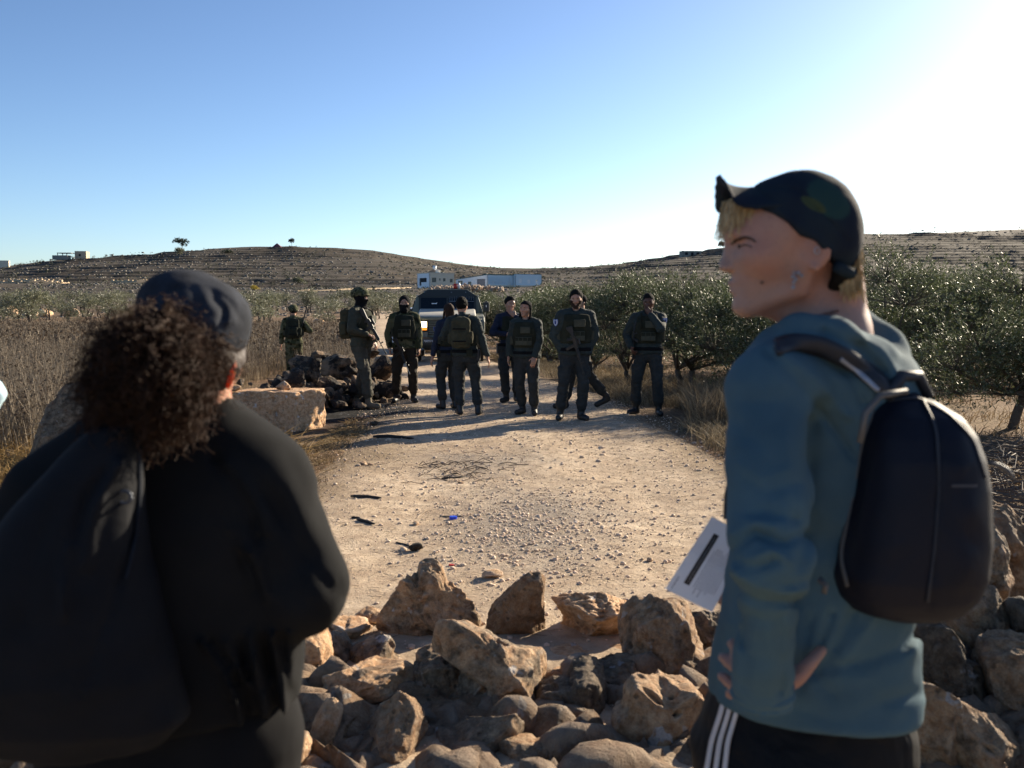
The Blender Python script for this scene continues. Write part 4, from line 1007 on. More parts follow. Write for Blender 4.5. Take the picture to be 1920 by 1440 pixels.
# ------------------------------------------------------------------ buildings
WHITE = plain('shaded_white_render', (.80, .82, .84), .85, var=.06, scale=1.2); CREAM = plain('cream_render', (.66, .58, .45), .85, var=.1, scale=1.2)
GREYC = plain('bare_concrete', (.24, .23, .20), .9, var=.15, scale=.8); HOLE = plain('dark_interior', (.012, .012, .014), .8)
SHEET = plain('blue_grey_cladding', (.56, .68, .74), .55, var=.08, scale=.6); PANE = plain('window_glass', (.03, .045, .055), .15, spec=.8)
DOORM = plain('grey_steel', (.22, .22, .24), .6); TRIM = plain('dark_green_trim', (.03, .10, .09), .6); PALEP = plain('pale_panel', (.75, .78, .78), .5)
def wall_mb(p0, p1, z0, z1, th=.25, holes=(), z1b=None):
    """a straight wall from p0 to p1 (x,y) with rectangular holes (u0,u1,v0,v1) cut out; z1b = top height at p1"""
    p0 = np.array(p0, float); p1 = np.array(p1, float); L = np.linalg.norm(p1 - p0); d = (p1 - p0) / L; nrm = np.array([-d[1], d[0]])
    z1b = z1 if z1b is None else z1b
    us = sorted({0, L} | {h[0] for h in holes} | {h[1] for h in holes}); m = MB()
    for a, b in zip(us[:-1], us[1:]):
        spans = [(0, None)]
        hs = sorted([h for h in holes if h[0] <= a + 1e-6 and h[1] >= b - 1e-6], key=lambda h: h[2])
        lo = 0; segs = []
        for h in hs:
            if h[2] > lo: segs.append((lo, h[2]))
            lo = h[3]
        segs.append((lo, None))
        for s0, s1 in segs:
            ta = (z1 + (z1b - z1) * a / L - z0) if s1 is None else s1; tb = (z1 + (z1b - z1) * b / L - z0) if s1 is None else s1
            q = []
            for u, t0, t1 in ((a, s0, ta), (b, s0, tb)):
                for off in (0, th):
                    q.append((*(p0 + d * u + nrm * off), z0 + t0)); q.append((*(p0 + d * u + nrm * off), z0 + t1))
            m.add(q, [(0, 4, 5, 1), (2, 3, 7, 6), (1, 5, 7, 3), (0, 2, 6, 4), (0, 1, 3, 2), (4, 6, 7, 5)])
    return m, lambda u, v, w: (*(p0 + d * u + nrm * w), z0 + v)
def pane_on(fr, u0, u1, v0, v1, w, mat, parent, name='window_pane'):
    m = MB(); q = [fr(u0, v0, w), fr(u1, v0, w), fr(u1, v1, w), fr(u0, v1, w), fr(u0, v0, w + .05), fr(u1, v0, w + .05), fr(u1, v1, w + .05), fr(u0, v1, w + .05)]
    m.add(q, [(0, 1, 2, 3), (7, 6, 5, 4), (0, 4, 5, 1), (1, 5, 6, 2), (2, 6, 7, 3), (3, 7, 4, 0)]); return m.build(name, mat, parent)
def building(px, Y, az, Lr, Ll, H, name, label, mats, holesR=(), holesL=(), z1b=None, base=0, sink=1.2, roofm=None):
    """corner nearest the camera at pixel column px; right face runs back to the right at angle az, left face back to the left"""
    c = np.array([(px - 960) / F * Y, Y]); a = R(az)
    r = c + Lr * np.array([math.cos(a), math.sin(a)]); l = c + Ll * np.array([-math.sin(a), math.cos(a)]); bk = r + l - c
    z0 = gz(*c) - sink; top = z0 + sink + H; lt = top if z1b is None else z0 + sink + z1b
    t = empty(name, (0, 0, 0), 0, label, 'building')
    hs = lambda H_: [(u0, u1, v0 + sink, v1 + sink) for u0, u1, v0, v1 in H_]
    m, fr = wall_mb(c, r, z0, top, .3, hs(holesR)); m.build('wall', mats[0], t)
    m2, fl = wall_mb(l, c, z0, lt, .3, hs(holesL), z1b=top); m2.build('wall', mats[1], t)
    m3, _ = wall_mb(r, bk, z0, top, .3, (), z1b=lt); m3.build('wall', mats[0], t); m4, _ = wall_mb(bk, l, z0, lt, .3); m4.build('wall', mats[1], t)
    rf = MB(); o = .12
    up = [(*c, top + o), (*r, top + o), (*bk, lt + o), (*l, lt + o)]; dn = [(x, y, z - .25) for x, y, z in up]
    ctr = (c + bk) / 2; up = [(ctr[0] + (x - ctr[0]) * 1.02, ctr[1] + (y - ctr[1]) * 1.02, z) for x, y, z in up]; dn = [(ctr[0] + (x - ctr[0]) * 1.02, ctr[1] + (y - ctr[1]) * 1.02, z) for x, y, z in dn]
    rf.add(up + dn, [(0, 1, 2, 3), (7, 6, 5, 4), (0, 4, 5, 1), (1, 5, 6, 2), (2, 6, 7, 3), (3, 7, 4, 0)]); rf.build('roof', roofm or mats[0], t)
    inn = MB(); i_ = lambda q: (ctr[0] + (q[0] - ctr[0]) * .86, ctr[1] + (q[1] - ctr[1]) * .86)
    return t, fr, fl, (c, r, l, top, lt, z0 + sink)
# farm house: shade put into the bluish white walls, light into the cream ones
t, fr, fl, (c, r, l, top, lt, zb) = building(806, 330, 30, 9.3, 9.6, 5.0, 'farm_house', 'house with a shaded side coloured white and a lit side coloured cream, a water tank on its roof, beside the blue warehouse', (CREAM, WHITE),
    holesR=[(.9, 2.5, 1.9, 3.4), (3.6, 4.1, 2.5, 3.2), (5.0, 5.9, 2.2, 3.3), (7.5, 8.6, 1.9, 3.1)], holesL=[(1.6, 3.2, .9, 3.4), (3.2, 7.4, 2.0, 3.4)])
for u0, u1, v0, v1 in [(.9, 2.5, 3.1, 4.6), (3.6, 4.1, 3.7, 4.4), (5.0, 5.9, 3.4, 4.5), (7.5, 8.6, 3.1, 4.3)]: pane_on(fr, u0, u1, v0, v1, .22, PANE, t, 'window')
for u0, u1, v0, v1 in [(1.6, 3.2, 2.1, 4.6), (3.2, 7.4, 3.2, 4.6)]: pane_on(fl, u0, u1, v0, v1, .25, HOLE, t, 'opening')
ctr = (r + l) / 2; rx = c + (r - c) * .38 + (l - c) * .35
m = MB(); m.tube([(rx[0], rx[1], top + .9), (rx[0], rx[1], top + 2.5)], .62, 12); m.build('water_tank', PALEP, t, True)
MB().box((rx[0], rx[1], top + .5), (1.1, 1.1, .9)).build('tank_stand', GREYC, t)
MB().prism([(rx[0] - 2.6, top + .1), (rx[0] - .4, top + 1.3), (rx[0] + .5, top + .8), (rx[0] + .8, top + .1)], rx[1] - 1, rx[1] + 1.5).build('stair_head', plain('brown_render', (.30, .22, .16), .9), t)
MB().box((rx[0] + 1.2, rx[1] - 1.2, top + .55), (1.6, .12, 1.3), rot=(.7, .1, .2)).build('solar_panel', PALEP, t)
# blue warehouse: two sections
wt, fr, fl, (c, r, l, top, lt, zb) = building(914, 345, 35, 11.0, 20.6, 4.7, 'warehouse', 'long blue grey metal warehouse with a pale stone base, in front of the hills', (SHEET, plain('skylit_cladding', (.78, .82, .84), .55, var=.05, scale=.4)),  # left face gets a paler cladding, skylight put into its colour
    holesR=[(1.9, 3.2, 1.2, 2.6), (4.9, 6.2, 1.2, 2.5), (8.6, 9.9, 1.1, 2.4)], holesL=[(1.4, 4.6, 1.5, 2.9), (8.2, 10.4, .9, 2.4), (14.0, 19.2, .5, 3.2)], z1b=3.4, roofm=TRIM)
for u0, u1 in ((1.9, 3.2), (4.9, 6.2), (8.6, 9.9)): pane_on(fr, u0, u1, 2.4, 3.8, .06, PALEP, wt, 'window')
pane_on(fl, 1.4, 4.6, 2.7, 4.1, .2, PANE, wt, 'window'); pane_on(fl, 8.2, 10.4, 2.1, 3.6, .2, PANE, wt, 'window'); pane_on(fl, 14.0, 19.2, 1.7, 4.4, .2, DOORM, wt, 'roller_door')
dr = (r - c) / np.linalg.norm(r - c); dn = np.array([dr[1], -dr[0]])
rib = MB()
for k in range(1, 36): q = c + dr * (k * .3) + dn * .03; rib.box((q[0], q[1], zb + 2.6), (.08, .08, 2.6), rot=(0, 0, R(35)))
o = rib.build('cladding_ribs', SHEET, wt); o['kind'] = 'stuff'
q = c + dr * 5.5 + dn * .12; MB().box((q[0], q[1], zb - .1), (11.0, .3, 2.4), rot=(0, 0, R(35))).build('stone_base', CREAM, wt)
q0 = c + dr * 11.0 + dn * 1.2; s2 = MB()
m2, fr2 = wall_mb(q0, q0 + dr * 11.4, zb - 1.2, zb + 5.0, .3, [(1.4, 2.8, 3.0, 4.6), (5.2, 6.5, 2.9, 4.3), (8.8, 10.1, 2.7, 4.0)]); m2.build('wall', SHEET, wt)
for u0, u1 in ((1.4, 2.8), (5.2, 6.5), (8.8, 10.1)): pane_on(fr2, u0, u1, 2.7, 4.6, .06, PALEP, wt, 'window')
e = q0 + dr * 11.4; back = np.array([-dr[1], dr[0]]); m, _ = wall_mb(q0 + back * 14, q0, zb - 1.2, zb + 3.6, .3, (), z1b=zb + 5.0); m.build('wall', SHEET, wt)
m, _ = wall_mb(e, e + back * 14, zb - 1.2, zb + 5.0, .3, (), z1b=zb + 3.6); m.build('wall', SHEET, wt)
rf = MB(); rf.add([(*q0, zb + 5.1), (*e, zb + 5.1), (*(e + back * 14), zb + 3.7), (*(q0 + back * 14), zb + 3.7), (*q0, zb + 4.9), (*e, zb + 4.9), (*(e + back * 14), zb + 3.5), (*(q0 + back * 14), zb + 3.5)], [(0, 1, 2, 3), (7, 6, 5, 4), (0, 4, 5, 1), (1, 5, 6, 2), (2, 6, 7, 3), (3, 7, 4, 0)]); rf.build('roof', TRIM, wt)
q = q0 + dr * 5.7 + dn * .12; MB().box((q[0], q[1], zb - .1), (11.4, .3, 2.4), rot=(0, 0, R(35))).build('stone_base', CREAM, wt)
# hilltop houses
t, fr, fl, (c, r, l, top, lt, zb) = building(146, 606, 12, 6.4, 10.5, 4.6, 'hilltop_house', 'small beige block of a house on the left hilltop', (plain('beige_stone', (.50, .40, .28), .9, var=.1), GREYC), holesR=[(2.2, 3.4, 1.6, 3.0)], holesL=[(2, 3.4, 1.4, 2.8), (6, 7.6, 1.4, 2.8)])
pane_on(fr, 2.2, 3.4, 2.8, 4.2, .25, HOLE, t, 'window'); pane_on(fl, 2, 3.4, 2.6, 4.0, .25, HOLE, t, 'window'); pane_on(fl, 6, 7.6, 2.6, 4.0, .25, HOLE, t, 'window')
x0 = (126 - 960) / F * 604; MB().box((x0 + 1.4, 604, zb + 3.3), (8.4, 7, .35)).build('porch_roof', GREYC, t)
for xx in (-2.5, .5, 3): MB().box((x0 + xx, 601, zb + 1.2), (.35, .35, 3.9)).build('column', GREYC, t)
x0 = (114 - 960) / F * 600; MB().box((x0 + 1, 603, zb + .6), (9, 5, 2.6)).build('annex', GREYC, t)
t, fr, fl, (c, r, l, top, lt, zb) = building(1278, 600, 6, 11.5, 8, 3.7, 'hilltop_shed', 'flat roofed grey concrete building on the right skyline', (GREYC, GREYC), holesR=[(1.4, 3.2, 1.4, 2.9), (5.0, 6.6, .6, 2.9), (8.4, 10.2, 1.4, 2.9)], sink=2.5)
for u0, u1 in ((1.4, 3.2), (5.0, 6.6), (8.4, 10.2)): pane_on(fr, u0, u1, 3.2, 5.4, .28, HOLE, t, 'opening')
building(2, 615, 20, 6, 7, 4.2, 'hilltop_house', 'beige house end just showing at the left edge of the skyline', (CREAM, CREAM), sink=2)
x0 = (523 - 960) / F * 636; zt = gz(x0, 636)
tag(MB().add([(x0 - 3.4, 634, zt - .5), (x0 + 3.4, 634, zt - .5), (x0 + 3.4, 639, zt - .5), (x0 - 3.4, 639, zt - .5), (x0, 636, zt + 2.6)], [(0, 1, 4), (1, 2, 4), (2, 3, 4), (3, 0, 4), (3, 2, 1, 0)]).build('tent', plain('maroon_cloth', (.16, .06, .07), .9)), 'small maroon pointed tent on the left hilltop skyline', 'tent')
# tan tracks cut across the left slope: low pale retaining walls
PWALL = plain('pale_track_wall', (.50, .38, .25), .95, var=.25, scale=.5)
def slope_wall(pts, hgt, label):
    m = MB(); P_ = []
    for (px, Y) in pts:
        x = (px - 960) / F * Y; P_.append((x, Y, gz(x, Y)))
    for a, b in zip(P_[:-1], P_[1:]):
        for s_ in range(12):
            u = s_ / 12; v = (s_ + 1) / 12; A_ = [a[i] + (b[i] - a[i]) * u for i in range(3)]; B_ = [a[i] + (b[i] - a[i]) * v for i in range(3)]
            A_[2] = gz(A_[0], A_[1]); B_[2] = gz(B_[0], B_[1]); h = hgt * random.uniform(.6, 1.2)
            m.add([(A_[0], A_[1], A_[2] - .6), (B_[0], B_[1], B_[2] - .6), (B_[0], B_[1], B_[2] + h), (A_[0], A_[1], A_[2] + h), (A_[0], A_[1] + 1.2, A_[2] - .6), (B_[0], B_[1] + 1.2, B_[2] - .6), (B_[0], B_[1] + 1.2, B_[2] + h), (A_[0], A_[1] + 1.2, A_[2] + h)],
                  [(0, 1, 2, 3), (7, 6, 5, 4), (3, 2, 6, 7), (0, 3, 7, 4), (1, 5, 6, 2)])
    return tag(m.build('terrace_wall', PWALL), label, 'wall')
slope_wall([(-40, 372), (60, 380), (115, 388), (132, 402)], 1.1, 'tan earth wall climbing to the right on the left slope')
slope_wall([(20, 420), (70, 415), (120, 420)], .9, 'short upper tan earth wall on the left slope')
slope_wall([(212, 400), (260, 398), (330, 410), (380, 430)], 1.0, 'tan earth wall above the cap of the curly haired woman')
slope_wall([(560, 262), (640, 275), (735, 300), (775, 325)], .45, 'pale track edge climbing towards the white house')

# ------------------------------------------------------------------ armoured truck
TR = plain('truck_paint', (.15, .155, .12), .55, var=.12, scale=3); TRD = plain('truck_dark', (.025, .028, .026), .6); RUB = plain('tyre_rubber', (.018, .018, .018), .85, bump=.3)
HOODM = plain('sunlit_truck_paint', (.44, .42, .36), .6, var=.15, scale=2.5); GLS = plain('armoured_glass', (.006, .010, .014), .15, spec=.35); WHP = plain('white_print', (.75, .75, .75), .5)  # bonnet tone is the truck paint with sunlight put into its colour
STEEL = plain('worn_steel', (.25, .25, .25), .45, .8)
def make_truck():
    t = empty('armoured_truck', ((838 - 960) / F * 26.6, 26.6, gz(-1.74, 26.6)), R(3.0), 'dark green armoured truck facing the camera behind the uniformed group, one headlight glowing', 'truck')
    # origin: ground under the front bumper; local -y is forward, truck extends to +y
    m = MB(); m.prism([(-.98, .52), (.98, .52), (1.0, .95), (.92, 1.2), (-.92, 1.2), (-1.0, .95)], .18, .9); m.build('front_body', TR, t, bevel=.03)
    # bonnet: a slab rising back to the windscreen
    m = MB(); m.prism_x([(.12, 1.17), (.10, 1.27), (.30, 1.33), (1.45, 1.46), (1.45, 1.17)], -.78, .78); m.build('bonnet', HOODM, t, bevel=.04)
    MB().box((0, .16, 1.20), (1.70, .14, .10)).build('bonnet_lip', TR, t, bevel=.03)
    for s in (-1, 1):
        m = MB(); m.prism_x([(.14, .80), (.14, 1.14), (.36, 1.25), (1.35, 1.32), (1.45, .9), (1.22, .72), (1.05, .98), (.62, .98), (.46, .70)], s * .76, s * 1.02); m.build('wing', TR, t, bevel=.04)
        tb = MB(); tb.tube([(s * .72, .82, .38), (s * .99, .82, .38)], .38, 28); ty = tb.build('wheel', RUB, t, True, bevel=.03)
        rim = MB(); rim.tube([(s * .98, .82, .38), (s * 1.0, .82, .38)], .21, 16); rim.build('rim', STEEL, ty)
        tb = MB(); tb.tube([(s * .72, 3.6, .38), (s * .99, 3.6, .38)], .38, 28); ty = tb.build('wheel', RUB, t, True, bevel=.03)
    # cab: six-sided armoured box
    cab = [(-.96, .75), (.96, .75), (1.0, 1.35), (.88, 1.78), (.56, 2.0), (-.56, 2.0), (-.88, 1.78), (-1.0, 1.35)]
    m = MB(); n = len(cab)
    fy = lambda z: 1.42 + (z - 1.35) * .42 if z > 1.35 else 1.42
    V = [(x, fy(z), z) for x, z in cab] + [(x, 4.6, z) for x, z in cab]
    m.add(V, [tuple(range(n)), tuple(range(n, 2 * n))[::-1]] + [(k, k + n, (k + 1) % n + n, (k + 1) % n) for k in range(n)]); m.build('cab', TR, t, bevel=.015)
    # windscreen frame and glass, tilted like the cab front
    tilt = math.atan(.42)
    def front(name, x0, x1, z0, z1, off, th, mat, parent, **k):
        q = []
        for o_ in (off, off - th):
            for x, z in ((x0, z0), (x1, z0), (x1, z1), (x0, z1)): q.append((x, fy(z) - o_ if z > 1.35 else 1.42 - o_, z))
        mm = MB(); mm.add(q, [(0, 1, 2, 3), (7, 6, 5, 4), (0, 4, 5, 1), (1, 5, 6, 2), (2, 6, 7, 3), (3, 7, 4, 0)]); return mm.build(name, mat, parent, **k)
    fr_ = front('windscreen_frame', -.80, .80, 1.42, 1.80, .035, .03, TRD, t)
    for s in (-1, 1): front('windscreen', *sorted((s * .03, s * .74)), 1.45, 1.76, .045, .012, GLS, fr_)
    bq = [(x, fy(z) - o_, z) for o_ in (.05, .005) for x, z in ((-.86, 1.795), (.86, 1.795), (.54, 1.985), (-.54, 1.985))]
    mm = MB(); mm.add(bq, [(0, 1, 2, 3), (7, 6, 5, 4), (0, 4, 5, 1), (1, 5, 6, 2), (2, 6, 7, 3), (3, 7, 4, 0)]); mm.build('brow_panel', TRD, t)
    # bars of the stone guard over the right half
    for k in range(15): front('guard_bar', .05 + k * .048, .058 + k * .048, 1.62 + .006 * k, 1.80, .075, .012, STEEL, fr_)
    front('guard_bar', .05, .75, 1.655, 1.668, .078, .012, STEEL, fr_)
    for x in (-.66, .1, .5): front('bolt', x, x + .03, 1.9, 1.93, .07, .02, STEEL, t)
    m = MB(); m.add([(-.44, fy(1.6) - .062, 1.585), (-.30, fy(1.6) - .062, 1.585), (-.28, fy(1.62) - .062, 1.625), (-.36, fy(1.61) - .062, 1.61), (-.44, fy(1.61) - .062, 1.615)], [(0, 1, 2, 3, 4)]); m.build('windscreen_sticker', WHP, t)
    # grille and lights
    g_ = MB().box((0, .165, .97), (1.30, .06, .40)).build('grille', TRD, t, bevel=.01)
    for k in range(8): MB().box((0, .125, .80 + k * .047), (.98, .03, .016)).build('grille_slat', TR, g_)
    MB().box((0, .12, .97), (.13, .04, .36)).build('grille_bar', TRD, g_)
    for s in (-1, 1):
        hb = MB().box((s * .63, .12, 1.01), (.25, .08, .27)).build('headlight', TRD, t, bevel=.02)
        n_ = NT('lit_headlight' if s < 0 else 'dark_headlight')
        if s < 0: n_.base((1, .8, .45)).set(Emission_Color=(1, .78, .38, 1), Emission_Strength=3.2)
        else: n_.base((.35, .35, .33)).set(Roughness=.15)
        MB().box((s * .63, .075, 1.04), (.19, .03, .16)).build('lens', n_.m, hb, bevel=.012)
        a_ = NT('amber_lens'); a_.base((.8, .22, .02)).set(Roughness=.3, Emission_Color=(1, .25, .02, 1), Emission_Strength=.9 if s < 0 else .05)
        MB().box((s * .63, .075, .915), (.19, .03, .05)).build('indicator', a_.m, hb, bevel=.008)
        m = MB()
        for r_ in range(5):
            for c_ in range(7): m.box((s * .63 - .09 + c_ * .03, .10, .70 + r_ * .028), (.012, .02, .016))
        MB().box((s * .63, .12, .755), (.24, .04, .16)).build('lamp_guard', TR, t)
        g2 = m.build('perforations', WHP if False else STEEL, t); g2['kind'] = 'stuff'
    b = MB().prism_x([(.0, .42), (-.06, .50), (-.06, .66), (.0, .70), (.2, .70), (.2, .42)], -.96, .96).build('bumper', TRD, t, bevel=.02)
    MB().box((-.46, -.075, .60), (.30, .02, .125)).build('number_plate', plain('plate_black', (.012, .012, .014), .4), b)
    def text(body, size, loc, parent, mat, rot=(math.pi / 2, 0, 0), ext=.002, name='plate_number'):
        cu = bpy.data.curves.new(name, 'FONT'); cu.body = body; cu.size = size; cu.align_x = 'CENTER'; cu.align_y = 'CENTER'; cu.extrude = ext
        to = bpy.data.objects.new('tmp', cu); C.objects.link(to); dg = bpy.context.evaluated_depsgraph_get(); dg.update()
        me = bpy.data.meshes.new_from_object(to.evaluated_get(dg)); bpy.data.objects.remove(to)
        o = obj(name, me, None, parent); me.materials.clear(); me.materials.append(mat); o.location = loc; o.rotation_euler = rot; return o
    globals()['text'] = text
    text('700974-5', .085, (-.46, -.088, .60), b, WHP)
    MB().box((0, .35, .40), (1.3, .2, .10)).build('axle', TRD, t, bevel=.03)
    for s in (-1, 1): MB().tube([(s * .7, .1, .40), (s * .7, -.05, .36), (s * .62, -.1, .40)], .03, 8).build('tow_hook', STEEL, t)
    # mirrors: big square one on a tall bracket, door mirrors
    m = MB().tube([(1.02, .45, 1.1), (1.06, .35, 1.62)], .012, 8).build('mirror_bracket', STEEL, t)
    mm = MB().box((1.06, .33, 1.50), (.17, .05, .26)).build('mirror', TRD, m, bevel=.03)
    MB().tube([(1.06, .29, 1.50), (1.06, .285, 1.56)], .012, 6).build('mirror_mark', WHP, mm)
    for s in (-1, 1):
        m = MB().box((s * 1.10, 1.75, 1.52), (.10, .08, .30)).build('door_mirror', TRD, t, bevel=.03)
        MB().tube([(s * 1.0, 1.75, 1.45), (s * 1.1, 1.75, 1.45)], .012, 6).build('mirror_arm', TRD, m)
        m = MB(); m.add([(s * 1.003, 1.75, 1.40), (s * 1.003, 2.5, 1.40), (s * .925, 2.5, 1.68), (s * .925, 1.9, 1.68)], [(0, 1, 2, 3)]); d_ = m.build('door_window', GLS, t); sol = d_.modifiers.new('s', 'SOLIDIFY'); sol.thickness = .02
        m = MB().tube([(s * .98, 1.6, 1.38), (s * 1.01, 2.6, 1.36)], .012, 6).build('door_handle', TRD, t)
    bc = MB().tube([(.22, 2.1, 2.0), (.22, 2.1, 2.17)], .055, 14).build('beacon', NT('red_beacon').base((.5, .03, .02)).set(Roughness=.2).m, t, True)
    MB().tube([(.33, 2.1, 2.0), (.33, 2.1, 2.20)], .035, 10).build('roof_lamp', NT('clear_lamp').base((.7, .7, .68)).set(Roughness=.2).m, t, True)
    MB().box((.26, 2.1, 2.012), (.34, .2, .03)).build('roof_bracket', TRD, t)
    # roof edges, sunlight put into their pale colour
    for s in (-1, 1): MB().tube([(s * .86, 1.75, 1.81), (s * .86, 4.5, 1.81)], .025, 6).build('sunlit_roof_edge', HOODM, t)
    m = MB().tube([(.02, .2, 1.27), (.02, .2, 1.36)], .008, 5).build('bonnet_catch', STEEL, t)
    return t
make_truck()
# white car partly hidden behind the truck
def white_car():
    WP = plain('white_car_paint', (.72, .74, .76), .25, var=.03, spec=.6)
    x0 = (786 - 960) / F * 31.8
    t = empty('white_car', (x0, 31.8, gz(x0, 32.5)), R(-4), 'white car mostly hidden behind the armoured truck, its near side and mirror showing', 'car')
    prof = [(.0, .30), (-.02, .62), (.12, .82), (1.05, .95), (1.75, 1.42), (2.3, 1.50), (3.4, 1.48), (4.1, 1.05), (4.45, .98), (4.5, .35)]
    V = []; n = len(prof)
    for x, sx in ((-1, 1), (-.6, 1.0), (.6, 1.0), (1, 1)):
        for y, z in prof:
            w = .9 if z < 1.0 else .9 - (z - 1.0) * .42
            V.append((x * w if abs(x) == 1 else x * w, y + (.06 if abs(x) == 1 and y < 1 else 0), z - (.03 if abs(x) == 1 else 0)))
    Fc = [tuple(range(n)), tuple(range(3 * n, 4 * n))[::-1]]
    for k in range(3):
        for i in range(n): j = (i + 1) % n; Fc.append((k * n + i, (k + 1) * n + i, (k + 1) * n + j, k * n + j))
    m = MB(); m.add(V, Fc); m.build('body', WP, t, bevel=.03, seg=3)
    for s in (-1, 1):
        q = [(s * .905, 1.35, .98), (s * .905, 3.9, .99), (s * .735, 3.3, 1.42), (s * .735, 1.95, 1.40)]
        m = MB(); m.add(q, [(0, 1, 2, 3)]); w_ = m.build('side_window', GLS, t); w_.modifiers.new('s', 'SOLIDIFY').thickness = .02
        m = MB().box((s * 1.0, 1.35, 1.05), (.20, .10, .13)).build('door_mirror', plain('mirror_blue', (.03, .06, .08), .3), t, bevel=.03)
        for y in (.8, 3.6): MB().tube([(s * .68, y, .31), (s * .9, y, .31)], .31, 22).build('wheel', RUB, t, True, bevel=.02)
        MB().box((s * .66, -.0, .66), (.3, .05, .13)).build('headlight', NT('car_lamp').base((.6, .6, .6)).set(Roughness=.1).m, t, bevel=.02)
    m = MB(); m.add([(-.72, 1.10, .985), (.72, 1.10, .985), (.62, 1.72, 1.405), (-.62, 1.72, 1.405)], [(0, 1, 2, 3)]); w_ = m.build('windscreen', GLS, t); w_.location = (0, -.02, .012); w_.modifiers.new('s', 'SOLIDIFY').thickness = .015
    return t
white_car()
# ------------------------------------------------------------------ people
def skin_mat(name, col, deep=(.5, .12, .06), rough=.5, sss=.12):
    n = NT(name); a = n.noise(60, 4, .6); b = n.noise(9, 3)
    c = n.mix(a, tuple(q * .88 for q in col), tuple(min(1, q * 1.1) for q in col))
    c = n.mix(n.ramp(b, [(.42, 0), (.66, .55)]), c, tuple(q * k for q, k in zip(col, (1.02, .74, .66)))); c = n.mix(n.ramp(n.noise(150, 3, .7), [(.56, 0), (.70, .35)]), c, tuple(q * .55 for q in col))
    n.base(c).set(Roughness=rough, Specular_IOR_Level=.35, Subsurface_Weight=sss, Subsurface_Scale=.012)
    n.b.inputs['Subsurface Radius'].default_value = (1, .3, .15)
    n.bump(n.noise(420, 2), .15, .001, n.bump(n.noise(70, 4), .12, .003)); return n.m
SK_LIGHT = skin_mat('light_skin', (.46, .27, .19)); SK_MID = skin_mat('tan_skin', (.42, .24, .16)); SK_DARK = skin_mat('brown_skin', (.115, .055, .035))
HAIRB = plain('black_hair', (.009, .008, .007), .85, spec=.12, var=.4, scale=90, bump=.8); HAIRBR = plain('dark_brown_hair', (.035, .02, .013), .8, spec=.15, var=.4, scale=90, bump=.8)
EYEW = plain('eye_white', (.5, .47, .44), .25, var=.05); LIP = plain('lip', (.26, .11, .09), .45, var=.1)
GREEN_J = fabric('dark_green_jacket', (.036, .046, .043), weave=260, rough=.82, spec=.22, wrinkle=.8, wscale=14)
GREY_T = fabric('grey_green_trousers', (.034, .036, .035), weave=260, rough=.82, spec=.22, wrinkle=.8, wscale=12)
OLIVE_T = fabric('olive_trousers', (.070, .066, .050), weave=260, rough=.82, spec=.22, wrinkle=.8, wscale=12); OLIVE_J = fabric('olive_jacket', (.055, .056, .040), weave=260, rough=.82, spec=.22, wrinkle=.8, wscale=14)
BROWN_T = fabric('brown_trousers', (.036, .027, .018), weave=260, rough=.82, spec=.22, wrinkle=.8, wscale=12)
VESTM = fabric('olive_vest', (.030, .032, .022), weave=300, bump=.4); VESTP = fabric('olive_pouch', (.062, .062, .042), weave=300, bump=.4, rough=.8, spec=.3); VESTB = fabric('brown_green_pack', (.062, .058, .036), weave=300, bump=.4); BLACKF = fabric('black_cloth', (.010, .010, .011), weave=300)
def camo(name, cols, scale=9):
    n = NT(name); a = n.noise(scale, 2, .5, dist=.4); b = n.noise(scale * 1.3, 2, .5, n.coord('Object'))
    c = n.mix(n.ramp(a, [(.46, 0), (.49, 1)]), cols[0], cols[1]); v = n.voro(scale * 1.1)
    c = n.mix(n.ramp(v, [(.30, 1), (.33, 0)]), c, cols[2]); n.base(c).set(Roughness=.95, Specular_IOR_Level=.1); n.bump(n.noise(40, 3), .3, .006); return n.m
CAMO = camo('woodland_camouflage', ((.05, .055, .028), (.11, .105, .06), (.018, .020, .012)))
HELM = camo('helmet_cover', ((.045, .052, .026), (.10, .10, .06), (.02, .022, .014)), 22)
BOOTK = plain('black_boot_leather', (.012, .012, .012), .5, bump=.3); BOOTT = plain('tan_suede_boot', (.17, .135, .09), .9, bump=.3)
GUNM = plain('gun_metal', (.018, .019, .02), .42, .3, var=.2); GUNP = plain('gun_polymer', (.014, .014, .015), .6); GUNL = plain('worn_barrel', (.20, .21, .21), .35, .7)

